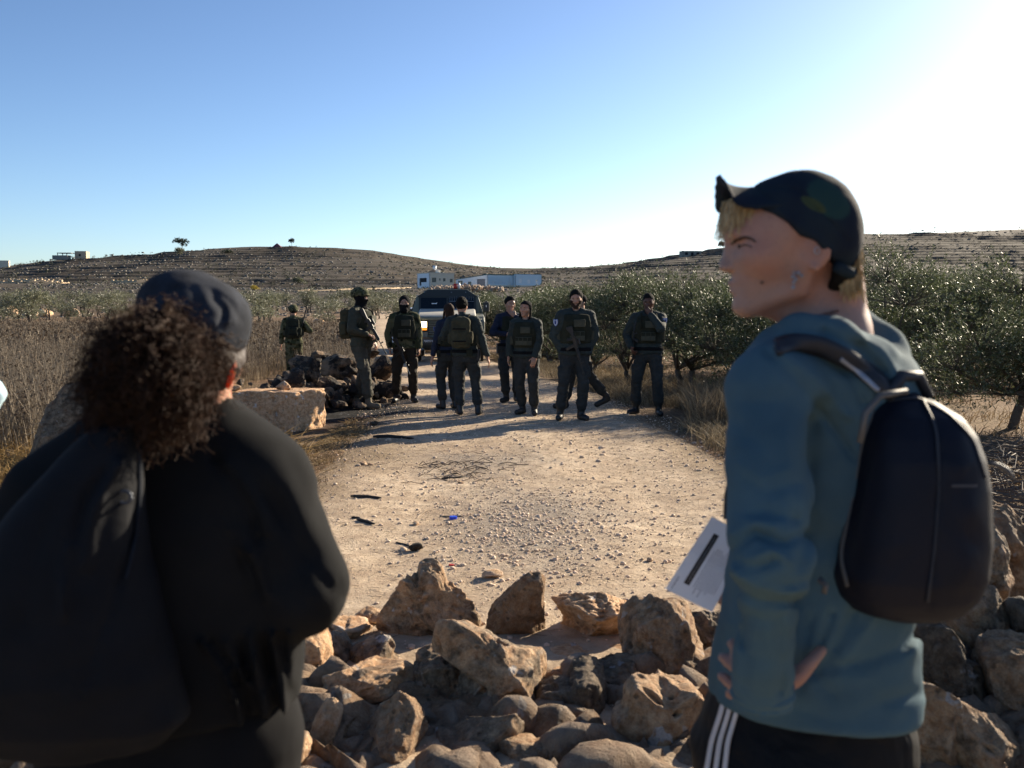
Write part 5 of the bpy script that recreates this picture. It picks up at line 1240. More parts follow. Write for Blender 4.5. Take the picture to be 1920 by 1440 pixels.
def head_sdf(P, dy=1.0, ear_y=.012, jaw=1.0, nose=1.0, lips=1.0, female=False, eye_y=.0765, ear_z=-.002):
    """local: face towards -y, origin between the ears; head about .24 high"""
    Q = P * np.array([1, 1 / dy, 1])
    d = ell(Q, (0, .002, .029), (.0765, .101, .084))
    d = smin(d, ell(Q, (0, -.026, -.024), (.0580, .0660, .069)), .032)
    jw = .050 * jaw
    for s in (-1, 1):
        d = smin(d, chain(Q, [(s * .060, .014, -.028), (s * jw, .004, -.074), (s * .014, -.069, -.0985)], [.014, .0140, .014]), .020)
        d = smin(d, sph(Q, np.array([s * .045, -.056, -.018]), .020), .028)
    d = smin(d, ell(Q, (0, -.0745, -.0975), (.021, .0165, .0155)), .016)
    d = smin(d, ell(Q, (0, -.062, -.064), (.036, .0285, .032)), .014)
    d = smin(d, cap(Q, (0, -.056, -.094), (0, -.004, -.102), .016, .030), .020)
    d = smin(d, cap(Q, (-.034, -.084, .021), (.034, -.084, .021), .0125), .018)
    for s in (-1, 1):
        d = smax(d, -ell(Q, (s * .031, -.102, .003), (.020, .019, .0135)), .013)
        d = smin(d, sph(Q, np.array([s * .031, -eye_y, .002]), .0125), .004)
        d = smin(d, cap(Q, (s * .019, -eye_y - .0095, .0095), (s * .044, -eye_y - .004, .0085), .0040), .004)
        d = smin(d, cap(Q, (s * .020, -eye_y - .0095, -.006), (s * .043, -eye_y - .004, -.005), .0030), .005)
    d = smin(d, cap(Q, (0, -.0895, .012), (0, -.106 * nose, -.026), .0070, .0085), .010)
    d = smin(d, sph(Q, np.array([0, -.1045 * nose, -.030]), .0100), .006)
    for s in (-1, 1): d = smin(d, ell(Q, (s * .0115, -.100, -.032), (.0075, .010, .0075)), .006)
    for s in (-1, 1): d = smax(d, -sph(Q, np.array([s * .0065, -.103, -.0395]), .0038), .004)
    for s in (-1, 1):
        d = smin(d, cap(Q, (0, -.0935, -.0575), (s * .023, -.0790, -.0635), .0048 * lips, .0025), .006)
        d = smin(d, cap(Q, (0, -.0905, -.0695), (s * .021, -.0785, -.0660), .0054 * lips, .0025), .006)
    d = d + .0035 * np.exp(-(linedist(Q, [(-.026, -.081, -.0650), (0, -.0975, -.0635), (.026, -.081, -.0650)]) / .0030) ** 2)
    d = smax(d, -ell(Q, (0, -.0985, -.0835), (.018, .0060, .0055)), .008)
    for s in (-1, 1):                                             # ears
        c = np.array([s * .0745, ear_y, ear_z])
        E = lambda o, u, v: c + np.array([s * o, u, v])
        e = ell(Q, E(.004, .004, .001), (.0062, .0165, .0275), rotm(0, 0, -s * .30))
        e = smin(e, chain(Q, [E(.002, -.012, .008), E(.004, -.008, .023), E(.006, .003, .029), E(.009, .014, .023), E(.010, .0185, .010), E(.009, .0145, -.009), E(.007, .006, -.022), E(.006, -.004, -.029), E(.003, -.010, -.021)], [.0036, .0040, .0042, .0042, .0040, .0038, .0042, .0060, .0044]), .004)
        e = smin(e, chain(Q, [E(.008, .004, .018), E(.009, .008, .004), E(.008, .004, -.011)], [.0030, .0034, .0032]), .003)
        e = smax(e, -ell(Q, E(.011, -.002, -.002), (.0075, .0065, .0090)), .002)
        e = smin(e, ell(Q, E(.005, -.011, -.003), (.0040, .0040, .0070)), .002)
        d = smin(d, e, .004)
    return d
def hand_sdf(P, w, u, n, side, curl=.5, s=1.0, spread=1.0, thumb=1.0):
    """w wrist, u finger direction, n palm normal (fingers curl towards it), side = +-1 where the thumb is along cross(u,n)"""
    u = unit(np.asarray(u, float)); n = np.asarray(n, float); n = unit(n - u * (n @ u)); l = np.cross(u, n) * side
    M = np.stack([l, n, u], 1); c = np.asarray(w, float) + u * .048 * s
    d = rbox(P, c, (.040 * s, .0145 * s, .046 * s), .0135 * s, M)
    d = smin(d, cap(P, w, np.asarray(w) - u * .03, .026 * s), .02)
    for i, (o, L) in enumerate(((.030, .072), (.0105, .082), (-.0095, .077), (-.029, .060))):
        b = np.asarray(w) + (u * .088 + l * o) * s
        a1 = curl * .8; d1 = u * math.cos(a1) + n * math.sin(a1) + l * o * 2.2 * spread; d1 = unit(d1)
        a2 = curl * 1.9; d2 = unit(u * math.cos(a2) + n * math.sin(a2) + l * o * 1.6 * spread)
        a3 = curl * 2.6; d3 = unit(u * math.cos(a3) + n * math.sin(a3) + l * o * spread)
        p1 = b + d1 * L * .48 * s; p2 = p1 + d2 * L * .30 * s; p3 = p2 + d3 * L * .24 * s
        d = smin(d, chain(P, [b - u * .02 * s, b, p1, p2, p3], [.0085 * s, .0090 * s, .0082 * s, .0075 * s, .0068 * s]), .004)
    b = np.asarray(w) + (u * .022 + l * .030 + n * .004) * s
    t1 = b + unit(l * .75 + u * .8 + n * .25 * thumb) * .042 * s; t2 = t1 + unit(l * .35 + u * .9 + n * .45 * thumb) * .030 * s
    d = smin(d, chain(P, [b - l * .012 * s, b, t1, t2], [.014 * s, .0135 * s, .0100 * s, .0085 * s]), .007)
    return d
def ik(a, b, l1, l2, pole):
    """elbow / knee position between a and b bending towards pole"""
    a = np.asarray(a, float); b = np.asarray(b, float); d = b - a; L = min(np.linalg.norm(d), (l1 + l2) * .999); u = unit(d)
    x = (l1 * l1 - l2 * l2 + L * L) / (2 * L); h = math.sqrt(max(l1 * l1 - x * x, 0)); p = np.asarray(pole, float); p = p - u * (p @ u)
    return a + u * x + unit(p) * h

def person(px, row, H, yaw, label, feet=((-.11, 0, -12), (.11, 0, 12)), arms=None, head=(0, 0, 0), skin=None, jacket=None, trousers=None, boots=None,
           hair='short', hairm=None, hat=None, vest=None, pack=None, face=True, bulk=1.0, beard=False, mask=None, lean=(0, 0), loc=None, patch=None, heels=(0, 0), fem=False, hbody=.012, pouches=3, belt=True, dz=0.0, group='uniformed people on the track'):
    """local frame: faces -y, x+ is the person's own left; arms = {'L': (hand, pole, palm_normal, curl), 'R': ...}"""
    k = H / 1.75; skin = skin or SK_MID; jacket = jacket or GREEN_J; trousers = trousers or GREY_T; boots = boots or BOOTK; hairm = hairm or HAIRB; vm = vest or VESTM
    g = on_ground(px, row) if loc is None else np.array(loc, float)
    zg = float(road_z(g[0], g[1])[0]) + dz if g[1] > 3 else 0.0
    t = empty('person', (g[0], g[1], zg), R(yaw), label, 'person', group); t.scale = (k, k, k)
    sd_ = int(abs(px) * 7 + row) % 9973; rg = np.random.default_rng(sd_)
    lx, ly = lean
    hipc = np.array([lx * .3, ly * .3, .95]); chest = np.array([lx * .8, ly * .8, 1.34]); neck = np.array([lx, ly + .012, 1.475]); hc = np.array([lx * 1.08, ly * 1.1 - .008, 1.628])
    HR = rotm(R(head[1]), R(head[2]), R(head[0]))
    sh = {s: chest + np.array([s * (.172 if not fem else .155) * (.5 + .5 * bulk), .012, .068]) for s in (-1, 1)}
    arms = arms or {}
    A_ = {}
    for key, s in (('L', 1), ('R', -1)):
        hand, pole, pn, curl = arms.get(key, ((s * .27, -.02, .84), (s * .4, .8, 0), (-s, -.2, 0), .35))
        hand = np.array(hand, float); el = ik(sh[s], hand, .285, .26, pole); A_[s] = (el, hand, np.array(pn, float), curl)
    hip = {s: hipc + np.array([s * .088, 0, -.02]) for s in (-1, 1)}; L_ = {}
    for (fx, fy, fa), s, hl in zip(feet, (-1, 1), heels):
        an = np.array([fx, fy, .095 + hl]); toe = np.array([-math.sin(R(fa)) * -1, -math.cos(R(fa)), 0]) if False else np.array([math.sin(R(fa)), -math.cos(R(fa)), 0.0])
        kn = ik(hip[s], an, .435, .42, (toe[0] * .6, toe[1], .0)); L_[s] = (kn, an, toe, hl)
    Zt = np.array([.84, .92, 1.0, 1.10, 1.22, 1.34, 1.42, 1.47])
    aw = np.array([.150, .168, .150, .140, .156, .168, .142, .075]) * (1 if not fem else .96); ad = np.array([.098, .110, .100, .098, .112, .112, .082, .055])
    tcx = np.interp(Zt, [.84, 1.47], [lx * .3, lx]); tcy = np.interp(Zt, [.84, 1.47], [ly * .3, ly])
    def head_f(P): return head_sdf((P - hc) @ HR, jaw=.92 if fem else 1.0, nose=.96 if fem else 1.0)
    def body(P):
        d = loft(P, Zt, tcx, tcy, aw * .93, ad * .93)
        d = smin(d, cap(P, neck - np.array([0, 0, .06]), hc + np.array([0, .022, -.06]), .056, .053), .03)
        for s in (-1, 1):
            el, ha, pn, cu = A_[s]; kn, an, toe, hl = L_[s]
            d = smin(d, chain(P, [chest + np.array([s * .1, .01, .08]), sh[s], el, ha], [.05, .048, .038, .026]), .02)
            d = smin(d, chain(P, [hip[s], kn, an], [.082, .052, .040]), .03)
            d = smin(d, cap(P, an + np.array([0, 0, -.05]), an + toe * .13 + np.array([0, 0, -.06 - hl * .6]), .034, .026), .02)
            u = unit(ha - el); d = smin(d, hand_sdf(P, ha, u, pn, s * (1 if np.cross(u, pn) @ toe > 0 else -1) if False else _ts(u, pn, s), cu), .008)
        return smin(d, head_f(P), .012)
    def _ts(u, pn, s):
        # thumb goes to the side nearest the body's front / inside
        l = np.cross(u, pn); f = np.array([-s * .5, -1.0, .3]); return 1 if l @ f > 0 else -1
    allp = [hc + .15, hc - .15] + [A_[s][1] + q for s in (-1, 1) for q in (-.2, .2)] + [A_[s][0] + q for s in (-1, 1) for q in (-.1, .1)] + [L_[s][i] + q for s in (-1, 1) for i in (0, 1) for q in (-.24, .24)]
    lo = np.min(allp, 0); hi = np.max(allp, 0); lo = np.minimum(lo, [-.34, -.26, -.06]); hi = np.maximum(hi, [.34, .26, 1.8]); lo[2] = max(lo[2], -.06)
    surf_obj('body', body, lo, hi, hbody, skin, t)
    def jk(P):
        d = loft(P, Zt, tcx, tcy, (aw + .020) * bulk, (ad + .020) * bulk, 2.15)
        for s in (-1, 1):
            el, ha, pn, cu = A_[s]; ce = el + (ha - el) * .90
            d = smin(d, chain(P, [chest + np.array([s * .07, .008, .100]), sh[s], el, ce], [.066 * bulk, .070 * bulk, .058 * bulk, .044 * bulk]), .03)
        d = smin(d, cap(P, neck + np.array([0, .005, -.03]), neck + np.array([0, .012, .03]), .072, .066), .02)
        d = smax(d, -cap(P, neck + np.array([0, -.01, .0]), hc, .058, .064), .008)
        w = fbm(P * np.array([1, 1, 1.9]), 11, 3, seed=sd_) * .011 + (np.abs(fbm(P * np.array([1, 1, 2.2]), 17, 2, seed=sd_ + 5)) - .25) * .012
        d = d + w
        d = smax(d, .885 + lx * 0 - P[:, 2] + .01 * np.sin(P[:, 0] * 22), .02)
        return d
    surf_obj('jacket', jk, lo, hi, .0150, jacket, t)
    def tr(P):
        d = loft(P, np.array([.80, .90, .98, 1.03]), np.full(4, lx * .3), np.full(4, ly * .3), np.array([.155, .178, .166, .150]) * (.6 + .4 * bulk), np.array([.10, .122, .114, .105]), 2.2)
        for s in (-1, 1):
            kn, an, toe, hl = L_[s]; up_ = an + (kn - an) * .30
            d = smin(d, chain(P, [hip[s] + np.array([0, 0, -.03]), kn, up_], [.104, .080, .074]), .035)
            d = smin(d, cap(P, up_, an + (kn - an) * .22, .078, .066), .015)
            th = hip[s] + (kn - hip[s]) * .66
            d = smin(d, rbox(P, th + np.array([s * .078, .0, 0]), (.022, .062, .085), .016), .012)
        w = fbm(P * np.array([1, 1, 2.4]), 9, 3, seed=sd_ + 9) * .012 + (np.abs(fbm(P * np.array([1, 1, 3.0]), 13, 2, seed=sd_ + 15)) - .25) * .016
        return d + w
    surf_obj('trousers', tr, lo, hi, .0150, trousers, t)
    for s in (-1, 1):
        kn, an, toe, hl = L_[s]; tp = -hl * 1.1
        def bt(P, an=an, toe=toe, kn=kn, hl=hl):
            d = cap(P, an + (kn - an) * .34, an + (kn - an) * .02, .052, .050)
            f0 = an - toe * .02 + np.array([0, 0, -.045]); f1 = an + toe * .155 + np.array([0, 0, -.052 - hl * .75])
            d = smin(d, cap(P, f0, f1, .047, .042), .03)
            d = smax(d, -(P[:, 2] - (0.0 if hl == 0 else -1)), .006)
            return d + fbm(P, 30, 2, seed=3) * .002
        surf_obj('boot', bt, an - .24, an + .24, .010, boots, t)
    # ---- head gear and hair, in head space
    def hs(P): return (P - hc) @ HR
    hb = (hc - .2, hc + .2)
    if hair in ('short', 'buzz', 'crop'):
        th = .004 if hair == 'buzz' else .010
        def hf(P):
            q = hs(P); d = ell(q, (0, .014, .040), (.0785 + th, .103 + th, .090 + th * 1.4))
            cut = np.maximum(.060 - q[:, 2] - (q[:, 1] + .07) * .9, -(q[:, 2] + .05)); cut = np.maximum(cut, -(q[:, 1] + .086 + (q[:, 2] - .05) * .1))
            d = smax(d, cut, .008); return d + fbm(P, 45, 3, seed=sd_) * (.010 if hair == 'short' else .004)
        surf_obj('hair', hf, *hb, .007, hairm, t)
    if hair == 'long':
        def hf(P):
            q = hs(P); d = ell(q, (0, .018, .036), (.083, .106, .090))
            for s in (-1, 1): d = smin(d, chain(q, [(s * .072, .015, .03), (s * .084, .012, -.06), (s * .085, -.015, -.15), (s * .075, -.04, -.22)], [.014, .018, .020, .012]), .02)
            d = smin(d, ell(q, (0, .075, -.06), (.075, .035, .12)), .03)
            d = smax(d, -ell(q, (0, -.095, -.02), (.074, .085, .098)), .01)
            return d + fbm(P * np.array([1, 1, .25]), 60, 3, seed=sd_) * .008
        surf_obj('hair', hf, hc - np.array([.2, .2, .3]), hc + .2, .008, hairm, t)
    if beard:
        def bf(P):
            q = hs(P); d = head_f(P) - .006 - fbm(P, 90, 2, seed=4) * .004
            m = np.maximum(q[:, 2] + .028 + np.abs(q[:, 0]) * -.35 + 0, q[:, 1] + .002); m = np.maximum(m, -(q[:, 2] + .125))
            d = smax(d, m, .006); d = smax(d, -ell(q, (0, -.1, -.062), (.020, .03, .0095)), .004); d = smax(d, -ell(q, (0, -.09, -.030), (.045, .05, .018)), .004); return d
        surf_obj('beard', bf, *hb, .006, HAIRBR, t, keep=True)
    if mask == 'balaclava':
        def mf(P):
            q = hs(P); d = smin(head_f(P) - .010, cap(P, neck, hc - np.array([0, 0, .06]), .074, .07), .03); d = smin(d, ell(P, neck + np.array([0, -.02, .0]), (.10, .10, .05)), .03)
            d = smax(d, -ell(q, (0, -.105, .006), (.062, .04, .020)), .006); d = smax(d, -(q[:, 2] + .24), .01); return d + fbm(P, 26, 3, seed=5) * .005
        surf_obj('balaclava', mf, hc - np.array([.2, .2, .3]), hc + .2, .008, BLACKF, t)
    if mask == 'scarf':
        def mf(P):
            q = hs(P); d = head_f(P) - .009; d = smin(d, cap(P, neck, hc - np.array([0, 0, .06]), .080, .075), .03); d = smax(d, q[:, 2] + .018, .01)
            d = smin(d, ell(q, (0, -.075, -.11), (.055, .05, .05)), .03); return smax(d, -(q[:, 2] + .26), .01) + fbm(P, 24, 3, seed=5) * .009
        surf_obj('scarf', mf, hc - np.array([.2, .2, .3]), hc + .2, .008, BLACKF, t)
        def hd(P):
            q = hs(P); d = ell(q, (0, .016, .030), (.094, .116, .108)); d = smin(d, ell(q, (0, .04, -.08), (.085, .09, .07)), .04); d = smax(d, -ell(q, (0, -.11, -.02), (.066, .09, .085)), .01); return d + fbm(P, 16, 3, seed=6) * .008
        surf_obj('hood', hd, *hb, .009, BLACKF, t)
    if hat == 'helmet':
        def hf(P):
            q = hs(P); d = ell(q, (0, .016, .052), (.112, .138, .108)); d = np.maximum(d, -ell(q, (0, .016, .03), (.098, .122, .095)))
            cut = .022 - q[:, 2] - np.clip(q[:, 1], 0, 1) * .35 + np.clip(np.abs(q[:, 0]) - .06, 0, 1) * 0
            d = smax(d, cut, .006); d = smin(d, ell(q, (0, -.098, .048), (.085, .042, .012)), .012)
            return d + fbm(P, 28, 3, seed=7) * .004
        h_ = surf_obj('helmet', hf, *hb, .008, HELM, t)
        for s in (-1, 1):
            def st(P, s=s): q = hs(P); return chain(q, [(s * .092, -.01, .03), (s * .070, -.045, -.085), (s * .02, -.075, -.118)], [.006, .006, .006])
            surf_obj('chin_strap', st, *hb, .006, BLACKF, t)
    if hat == 'cap':
        def hf(P):
            q = hs(P); d = ell(q, (0, .016, .044), (.090, .112, .096)); d = smax(d, .052 - q[:, 2] - np.clip(q[:, 1], -.2, .2) * .30, .006)
            return d + fbm(P, 26, 3, seed=7) * .003
        surf_obj('cap', hf, *hb, .008, BLACKF if hairm is not HAIRBR else BLACKF, t)
    if face:
        for s in (-1, 1):
            def ef(P, s=s): q = hs(P); return sph(q, np.array([s * .031, -.0782, .002]), .0118)
            c = hc + HR @ np.array([s * .031, -.08, .002])
            surf_obj('eye', ef, c - .02, c + .02, .004, EYEW, t)
            def pf(P, s=s): q = hs(P); return sph(q, np.array([s * .030, -.0872, .002]), .0060)
            surf_obj('iris', pf, c - .025, c + .025, .003, HAIRB, t)
            def bf(P, s=s): q = hs(P); return chain(q, [(s * .013, -.0950, .022), (s * .032, -.0935, .027), (s * .050, -.080, .020)], [.0048, .0055, .0035])
            c = hc + HR @ np.array([s * .032, -.094, .028])
            surf_obj('eyebrow', bf, c - .035, c + .035, .004, hairm, t)
        def lf(P): q = hs(P); return chain(q, [(-.021, -.0795, -.0645), (0, -.0930, -.0640), (.021, -.0795, -.0645)], [.0035, .0065, .0035])
        c = hc + HR @ np.array([0, -.095, -.06]); surf_obj('lips', lf, c - .04, c + .04, .004, LIP, t)
    # ---- vest, belt, pouches, pack
    def box_at(name, c, size, mat, parent, rz=0.0, rx=0.0, bev=.012):
        o = MB().box((0, 0, 0), size).build(name, mat, parent, bevel=bev, seg=3); o.location = c; o.rotation_euler = (rx, 0, rz); return o
    if vest is not False:
        def vf(P):
            z = P[:, 2]
            d = loft(P, Zt, tcx, tcy, (aw + .034) * bulk, (ad + .046) * bulk, 2.4)
            d = smax(d, 1.045 - z, .02); d = smax(d, z - 1.44, .02)
            for s in (-1, 1):
                d = smax(d, -ell(P, sh[s] + np.array([s * .05, 0, -.05]), (.10, .17, .17)), .015)
            d = smax(d, -cap(P, neck + np.array([0, -.05, -.02]), hc + np.array([0, 0, 0]), .074, .09), .012)
            return d + fbm(P, 24, 2, seed=sd_ + 3) * .004
        v = surf_obj('vest', vf, lo, hi, .013, vm, t)
        ox, oy = lx * .7, ly * .7
        n = pouches; r_ = .155 * bulk
        for i in range(n):
            a = (i - (n - 1) / 2) * .36; c = (ox + math.sin(a) * .17, oy - math.cos(a) * (r_ + .018), 1.145)
            p_ = box_at('pouch', c, (.072, .052, .125), VESTP, v, rz=a, bev=.007); MB().box((0, -.024, .03), (.060, .006, .05)).build('flap', vm, p_)
        box_at('chest_pouch', (ox + .03, oy - .165 * bulk, 1.315), (.15, .040, .10), VESTP, v, bev=.007)
        box_at('radio', (ox + .135, oy - .11 * bulk, 1.30), (.045, .04, .12), GUNP, v, rz=.8)
        for s in (-1, 1): box_at('side_pouch', (ox + s * .185 * bulk, oy + .01, 1.15), (.05, .11, .13), VESTP, v, bev=.008)
    if belt:
        def bf(P):
            d = np.abs(loft(P, Zt, tcx, tcy, (aw + .034) * (.5 + .5 * bulk), (ad + .034) * (.5 + .5 * bulk), 2.2)) - .008; return smax(d, np.abs(P[:, 2] - .965) - .027, .004)
        b_ = surf_obj('belt', bf, lo, hi, .010, BLACKF, t, keep=True)
        box_at('holster', (lx * .3 - .195, .02, .90), (.05, .09, .17), GUNP, b_); box_at('belt_pouch', (lx * .3 + .19, .03, .93), (.05, .09, .11), vm, b_); box_at('belt_pouch', (lx * .3 - .09, .15, .945), (.09, .05, .10), vm, b_)
    if pack:
        def pf(P):
            c = np.array([lx * .7, ly * .7 + (.205 if pack == 'big' else .185), 1.23]); q = P - c
            d = rbox(P, c, (.135, .080 if pack == 'big' else .065, .21), .035)
            d = smin(d, rbox(P, c + np.array([0, .075, -.06]), (.095, .04, .10), .03), .02); d = smin(d, ell(P, c + np.array([0, 0, .20]), (.12, .07, .05)), .03)
            d = smin(d, rbox(P, c + np.array([.15, 0, -.06]), (.03, .05, .09), .02), .01); d = smin(d, rbox(P, c + np.array([-.15, 0, -.06]), (.03, .05, .09), .02), .01)
            return d + fbm(P, 14, 3, seed=sd_ + 31) * .014 + (np.abs(fbm(P, 24, 2, seed=sd_)) - .2) * .012
        pk = surf_obj('rucksack', pf, (-.3, 0, .9), (.3, .5, 1.6), .010, VESTB if pack == 'big' else vm, t)
        for s in (-1, 1):
            MB().tube([(lx * .8 + s * .08, ly + .16, 1.42), (lx * .8 + s * .10, ly + .02, 1.50), (lx * .8 + s * .11, ly - .14, 1.42), (lx * .8 + s * .10, ly - .19, 1.25)], [.014, .018, .018, .014], 8).build('strap', vm, pk, True)
        for zz in (1.12, 1.30): MB().box((lx * .7, ly * .7 + .335, zz), (.20, .012, .018)).build('buckle_strap', BLACKF, pk)
    if patch:
        for s in patch:
            el = A_[s][0]; c = sh[s] + (el - sh[s]) * .32 + np.array([s * .045, -.060, .0]) * bulk
            sp = [(-.036, .035), (-.026, .048), (0, .040), (.026, .048), (.036, .035), (.034, -.005), (.02, -.034), (0, -.05), (-.02, -.034), (-.034, -.005)]
            m = MB(); m.prism(sp, -.004, .004); o = m.build('shoulder_badge', plain('badge_blue', (.12, .18, .42), .6), t); o.location = c; o.rotation_euler = (.1, 0, s * .62)
            m = MB(); m.prism([(x * .8, z * .8) for x, z in sp], -.0065, -.0035); w_ = m.build('badge_field', plain('badge_white', (.62, .64, .68), .6), o)
            m = MB(); m.prism([(x * .42, z * .5 - .002) for x, z in sp], -.009, -.006).box((0, -.008, .026), (.04, .004, .006)).tube([(-.016, -.0085, -.02), (.016, -.0085, .012)], .0035, 5); m.build('badge_emblem', plain('badge_navy', (.03, .05, .22), .6), o)
    t['_'] = 0; del t['_']
    return t
def to_world(t, p):
    t_l = Vector(t.location); E = Euler(t.rotation_euler).to_matrix(); return t_l + E @ (Vector(p) * t.scale[0])

RIFLE = {}
def rifle(a, b, label, roll=0.0, side=None, bright=False, group='rifles'):
    """assault rifle from butt a to muzzle b (world points)"""
    a = Vector(a); b = Vector(b); L = (b - a).length; s = L / .86
    t = empty('rifle', a, 0, label, 'rifle')
    t.rotation_mode = 'QUATERNION'; q = (b - a).to_track_quat('X', 'Z'); t.rotation_quaternion = q @ Euler((roll, 0, 0)).to_quaternion(); t.scale = (s, s, s)
    bm_ = GUNL if bright else GUNM
    if not RIFLE:
        m = MB(); m.prism([(0, .03), (.0, -.075), (.03, -.075), (.14, -.025), (.20, -.02), (.20, .02), (.03, .035)], -.018, .018); RIFLE['stock'] = (m.build('stock', GUNP, None, bevel=.006), GUNP)
        m = MB().box((.29, 0, 0), (.20, .034, .055)).box((.29, 0, .033), (.17, .024, .02)); RIFLE['receiver'] = (m.build('receiver', GUNM, None, bevel=.004), GUNM)
        m = MB().prism([(.21, -.025), (.245, -.025), (.225, -.115), (.185, -.11)], -.014, .014); RIFLE['grip'] = (m.build('grip', GUNP, None, bevel=.005), GUNP)
        m = MB().prism([(.31, -.02), (.365, -.02), (.375, -.10), (.395, -.165), (.345, -.175), (.325, -.10)], -.012, .012); RIFLE['magazine'] = (m.build('magazine', GUNM, None, bevel=.004), GUNM)
        m = MB().tube([(.39, 0, .005), (.60, 0, .005)], .024, 10).box((.49, 0, .032), (.2, .018, .008)); RIFLE['handguard'] = (m.build('handguard', GUNP, None, bevel=.003), GUNP)
        m = MB().tube([(.60, 0, .005), (.82, 0, .005)], .0085, 8); RIFLE['barrel'] = (m.build('barrel', GUNM, None), GUNM)
        m = MB().tube([(.82, 0, .005), (.86, 0, .005)], .013, 8); RIFLE['muzzle'] = (m.build('muzzle', GUNM, None), GUNM)
        m = MB().box((.66, 0, .04), (.02, .01, .06)); RIFLE['front_sight'] = (m.build('front_sight', GUNM, None), GUNM)
        m = MB().tube([(.24, 0, .075), (.34, 0, .075)], .020, 10).box((.29, 0, .05), (.05, .016, .03)); RIFLE['optic'] = (m.build('optic', GUNM, None, bevel=.002), GUNM)
        for k_, (o, mm) in RIFLE.items(): o.parent = t
    else:
        for k_, (o, mm) in RIFLE.items():
            c = o.copy(); C.objects.link(c); c.parent = t
    if bright:
        for ch in t.children:
            if ch.name.split('.')[0] in ('barrel', 'muzzle'): ch.data = ch.data.copy(); ch.data.materials[0] = GUNL
    return t
def sling(t, pts, name='sling'):
    w = bpy.data.objects[t.name]; o = MB().tube(pts, .008, 6).build('sling', BLACKF, None, True); o.parent = t; o.matrix_parent_inverse = (Matrix.Translation(t.location) @ t.rotation_quaternion.to_matrix().to_4x4() @ Matrix.Diagonal((*t.scale, 1))).inverted(); return o

# bearded man, centre right
p8 = person(1076, 788, 1.75, 4, 'person with a short beard and dark uniform, hands in pockets, rifle on the chest',
    feet=((-.19, .0, -14), (.09, -.04, 20)), arms={'R': ((-.150, -.025, .915), (-1, .35, 0), (1, 0, 0), .9), 'L': ((.160, -.025, .915), (1, .5, 0), (-1, 0, 0), .9)}, skin=SK_MID, beard=True, head=(-10, 2, 0), patch=(-1,), bulk=1.22, lean=(.02, 0))
rifle(at(1069, 612, 13.22), at(1094, 702, 13.25), 'black rifle with a pale muzzle hanging from the bearded man', roll=.3)
# man behind him, walking
p9 = person(1074, 770, 1.70, -78, 'person in a black cap walking to the left, almost hidden behind the bearded man',
    feet=((-.07, -.22, 0), (.09, .40, 0)), heels=(0, .10), arms={'R': ((-.22, -.1, .86), (-.2, 1, 0), (1, 0, 0), .4)}, hat='cap', hair='buzz', skin=SK_MID, head=(20, 5, 0), loc=(1.02, 14.9, 0))
# man with the hand on his chin
p10 = person(1214, 778, 1.72, -8, 'person with one hand on the chin, standing by the olive trees with a rifle',
    feet=((-.17, .02, -34), (.16, -.05, 10)), arms={'L': ((.03, -.165, 1.46), (.75, -.25, -1), (.2, .95, .2), .35), 'R': ((-.24, -.10, .98), (-.6, .8, 0), (1, 0, 0), .9)}, skin=SK_DARK, hair='buzz', head=(-6, 8, -4), patch=(1,), pack='small', bulk=1.14)
rifle(at(1191, 603, 14.1), at(1185, 688, 14.1), 'black rifle pointing straight down beside the man with a hand on his chin', roll=1.2)
# woman with cap
p6 = person(989, 781, 1.585, -14, 'person with long dark hair and a black cap, one hand on the thigh',
    feet=((-.09, .05, -20), (.12, -.04, 14)), arms={'L': ((.15, -.16, .90), (1, .35, .2), (-.3, 1, .1), .25), 'R': ((-.29, -.04, .90), (-.5, .8, 0), (1, .1, 0), .3)}, skin=SK_MID, hair='long', hat='cap', head=(-12, -3, 3), fem=True, bulk=1.20, pouches=4, lean=(-.03, 0))
# man behind her
p7 = person(956, 757, 1.66, 12, 'person in a navy shirt behind the woman with the black cap, hand near the mouth',
    feet=((-.06, .0, -40), (.12, .03, 8)), arms={'R': ((-.09, -.20, 1.14), (-1, .4, -.4), (0, 1, 0), .6), 'L': ((.05, -.17, 1.44), (.9, -.2, -.8), (0, 1, .2), .5)}, jacket=fabric('navy_shirt', (.018, .024, .045), weave=260, rough=.82, spec=.22, wrinkle=.7), skin=SK_MID, head=(14, 0, 3), belt=True)
# man seen from behind
p5 = person(876, 780, 1.65, 172, 'person seen from behind with a brown green rucksack, short black hair and a visible ear',
    feet=((-.17, .0, 0), (.11, .0, 24)), arms={'L': ((.20, -.26, 1.17), (.9, .5, -.5), (-.3, 0, 1), .7), 'R': ((-.30, -.04, .87), (-.5, .8, 0), (1, 0, 0), .35)}, skin=SK_MID, hair='short', pack='big', face=False, head=(-8, 6, 0), bulk=1.12, lean=(.07, 0))
# woman hidden behind him
p4 = person(842, 768, 1.58, 205, 'person with brown hair and navy sleeves, half hidden behind the man with the rucksack',
    feet=((-.11, .0, -6), (.11, .0, 10)), arms={'R': ((-.14, -.24, 1.10), (-1, .3, -.4), (0, 0, 1), .5), 'L': ((.27, -.05, .86), (.5, .8, 0), (-1, 0, 0), .4)}, jacket=fabric('navy_jacket', (.02, .027, .05), weave=260, rough=.82, spec=.22, wrinkle=.7), skin=SK_MID, hair='long', hairm=HAIRBR, face=False, fem=True, patch=(-1, 1))
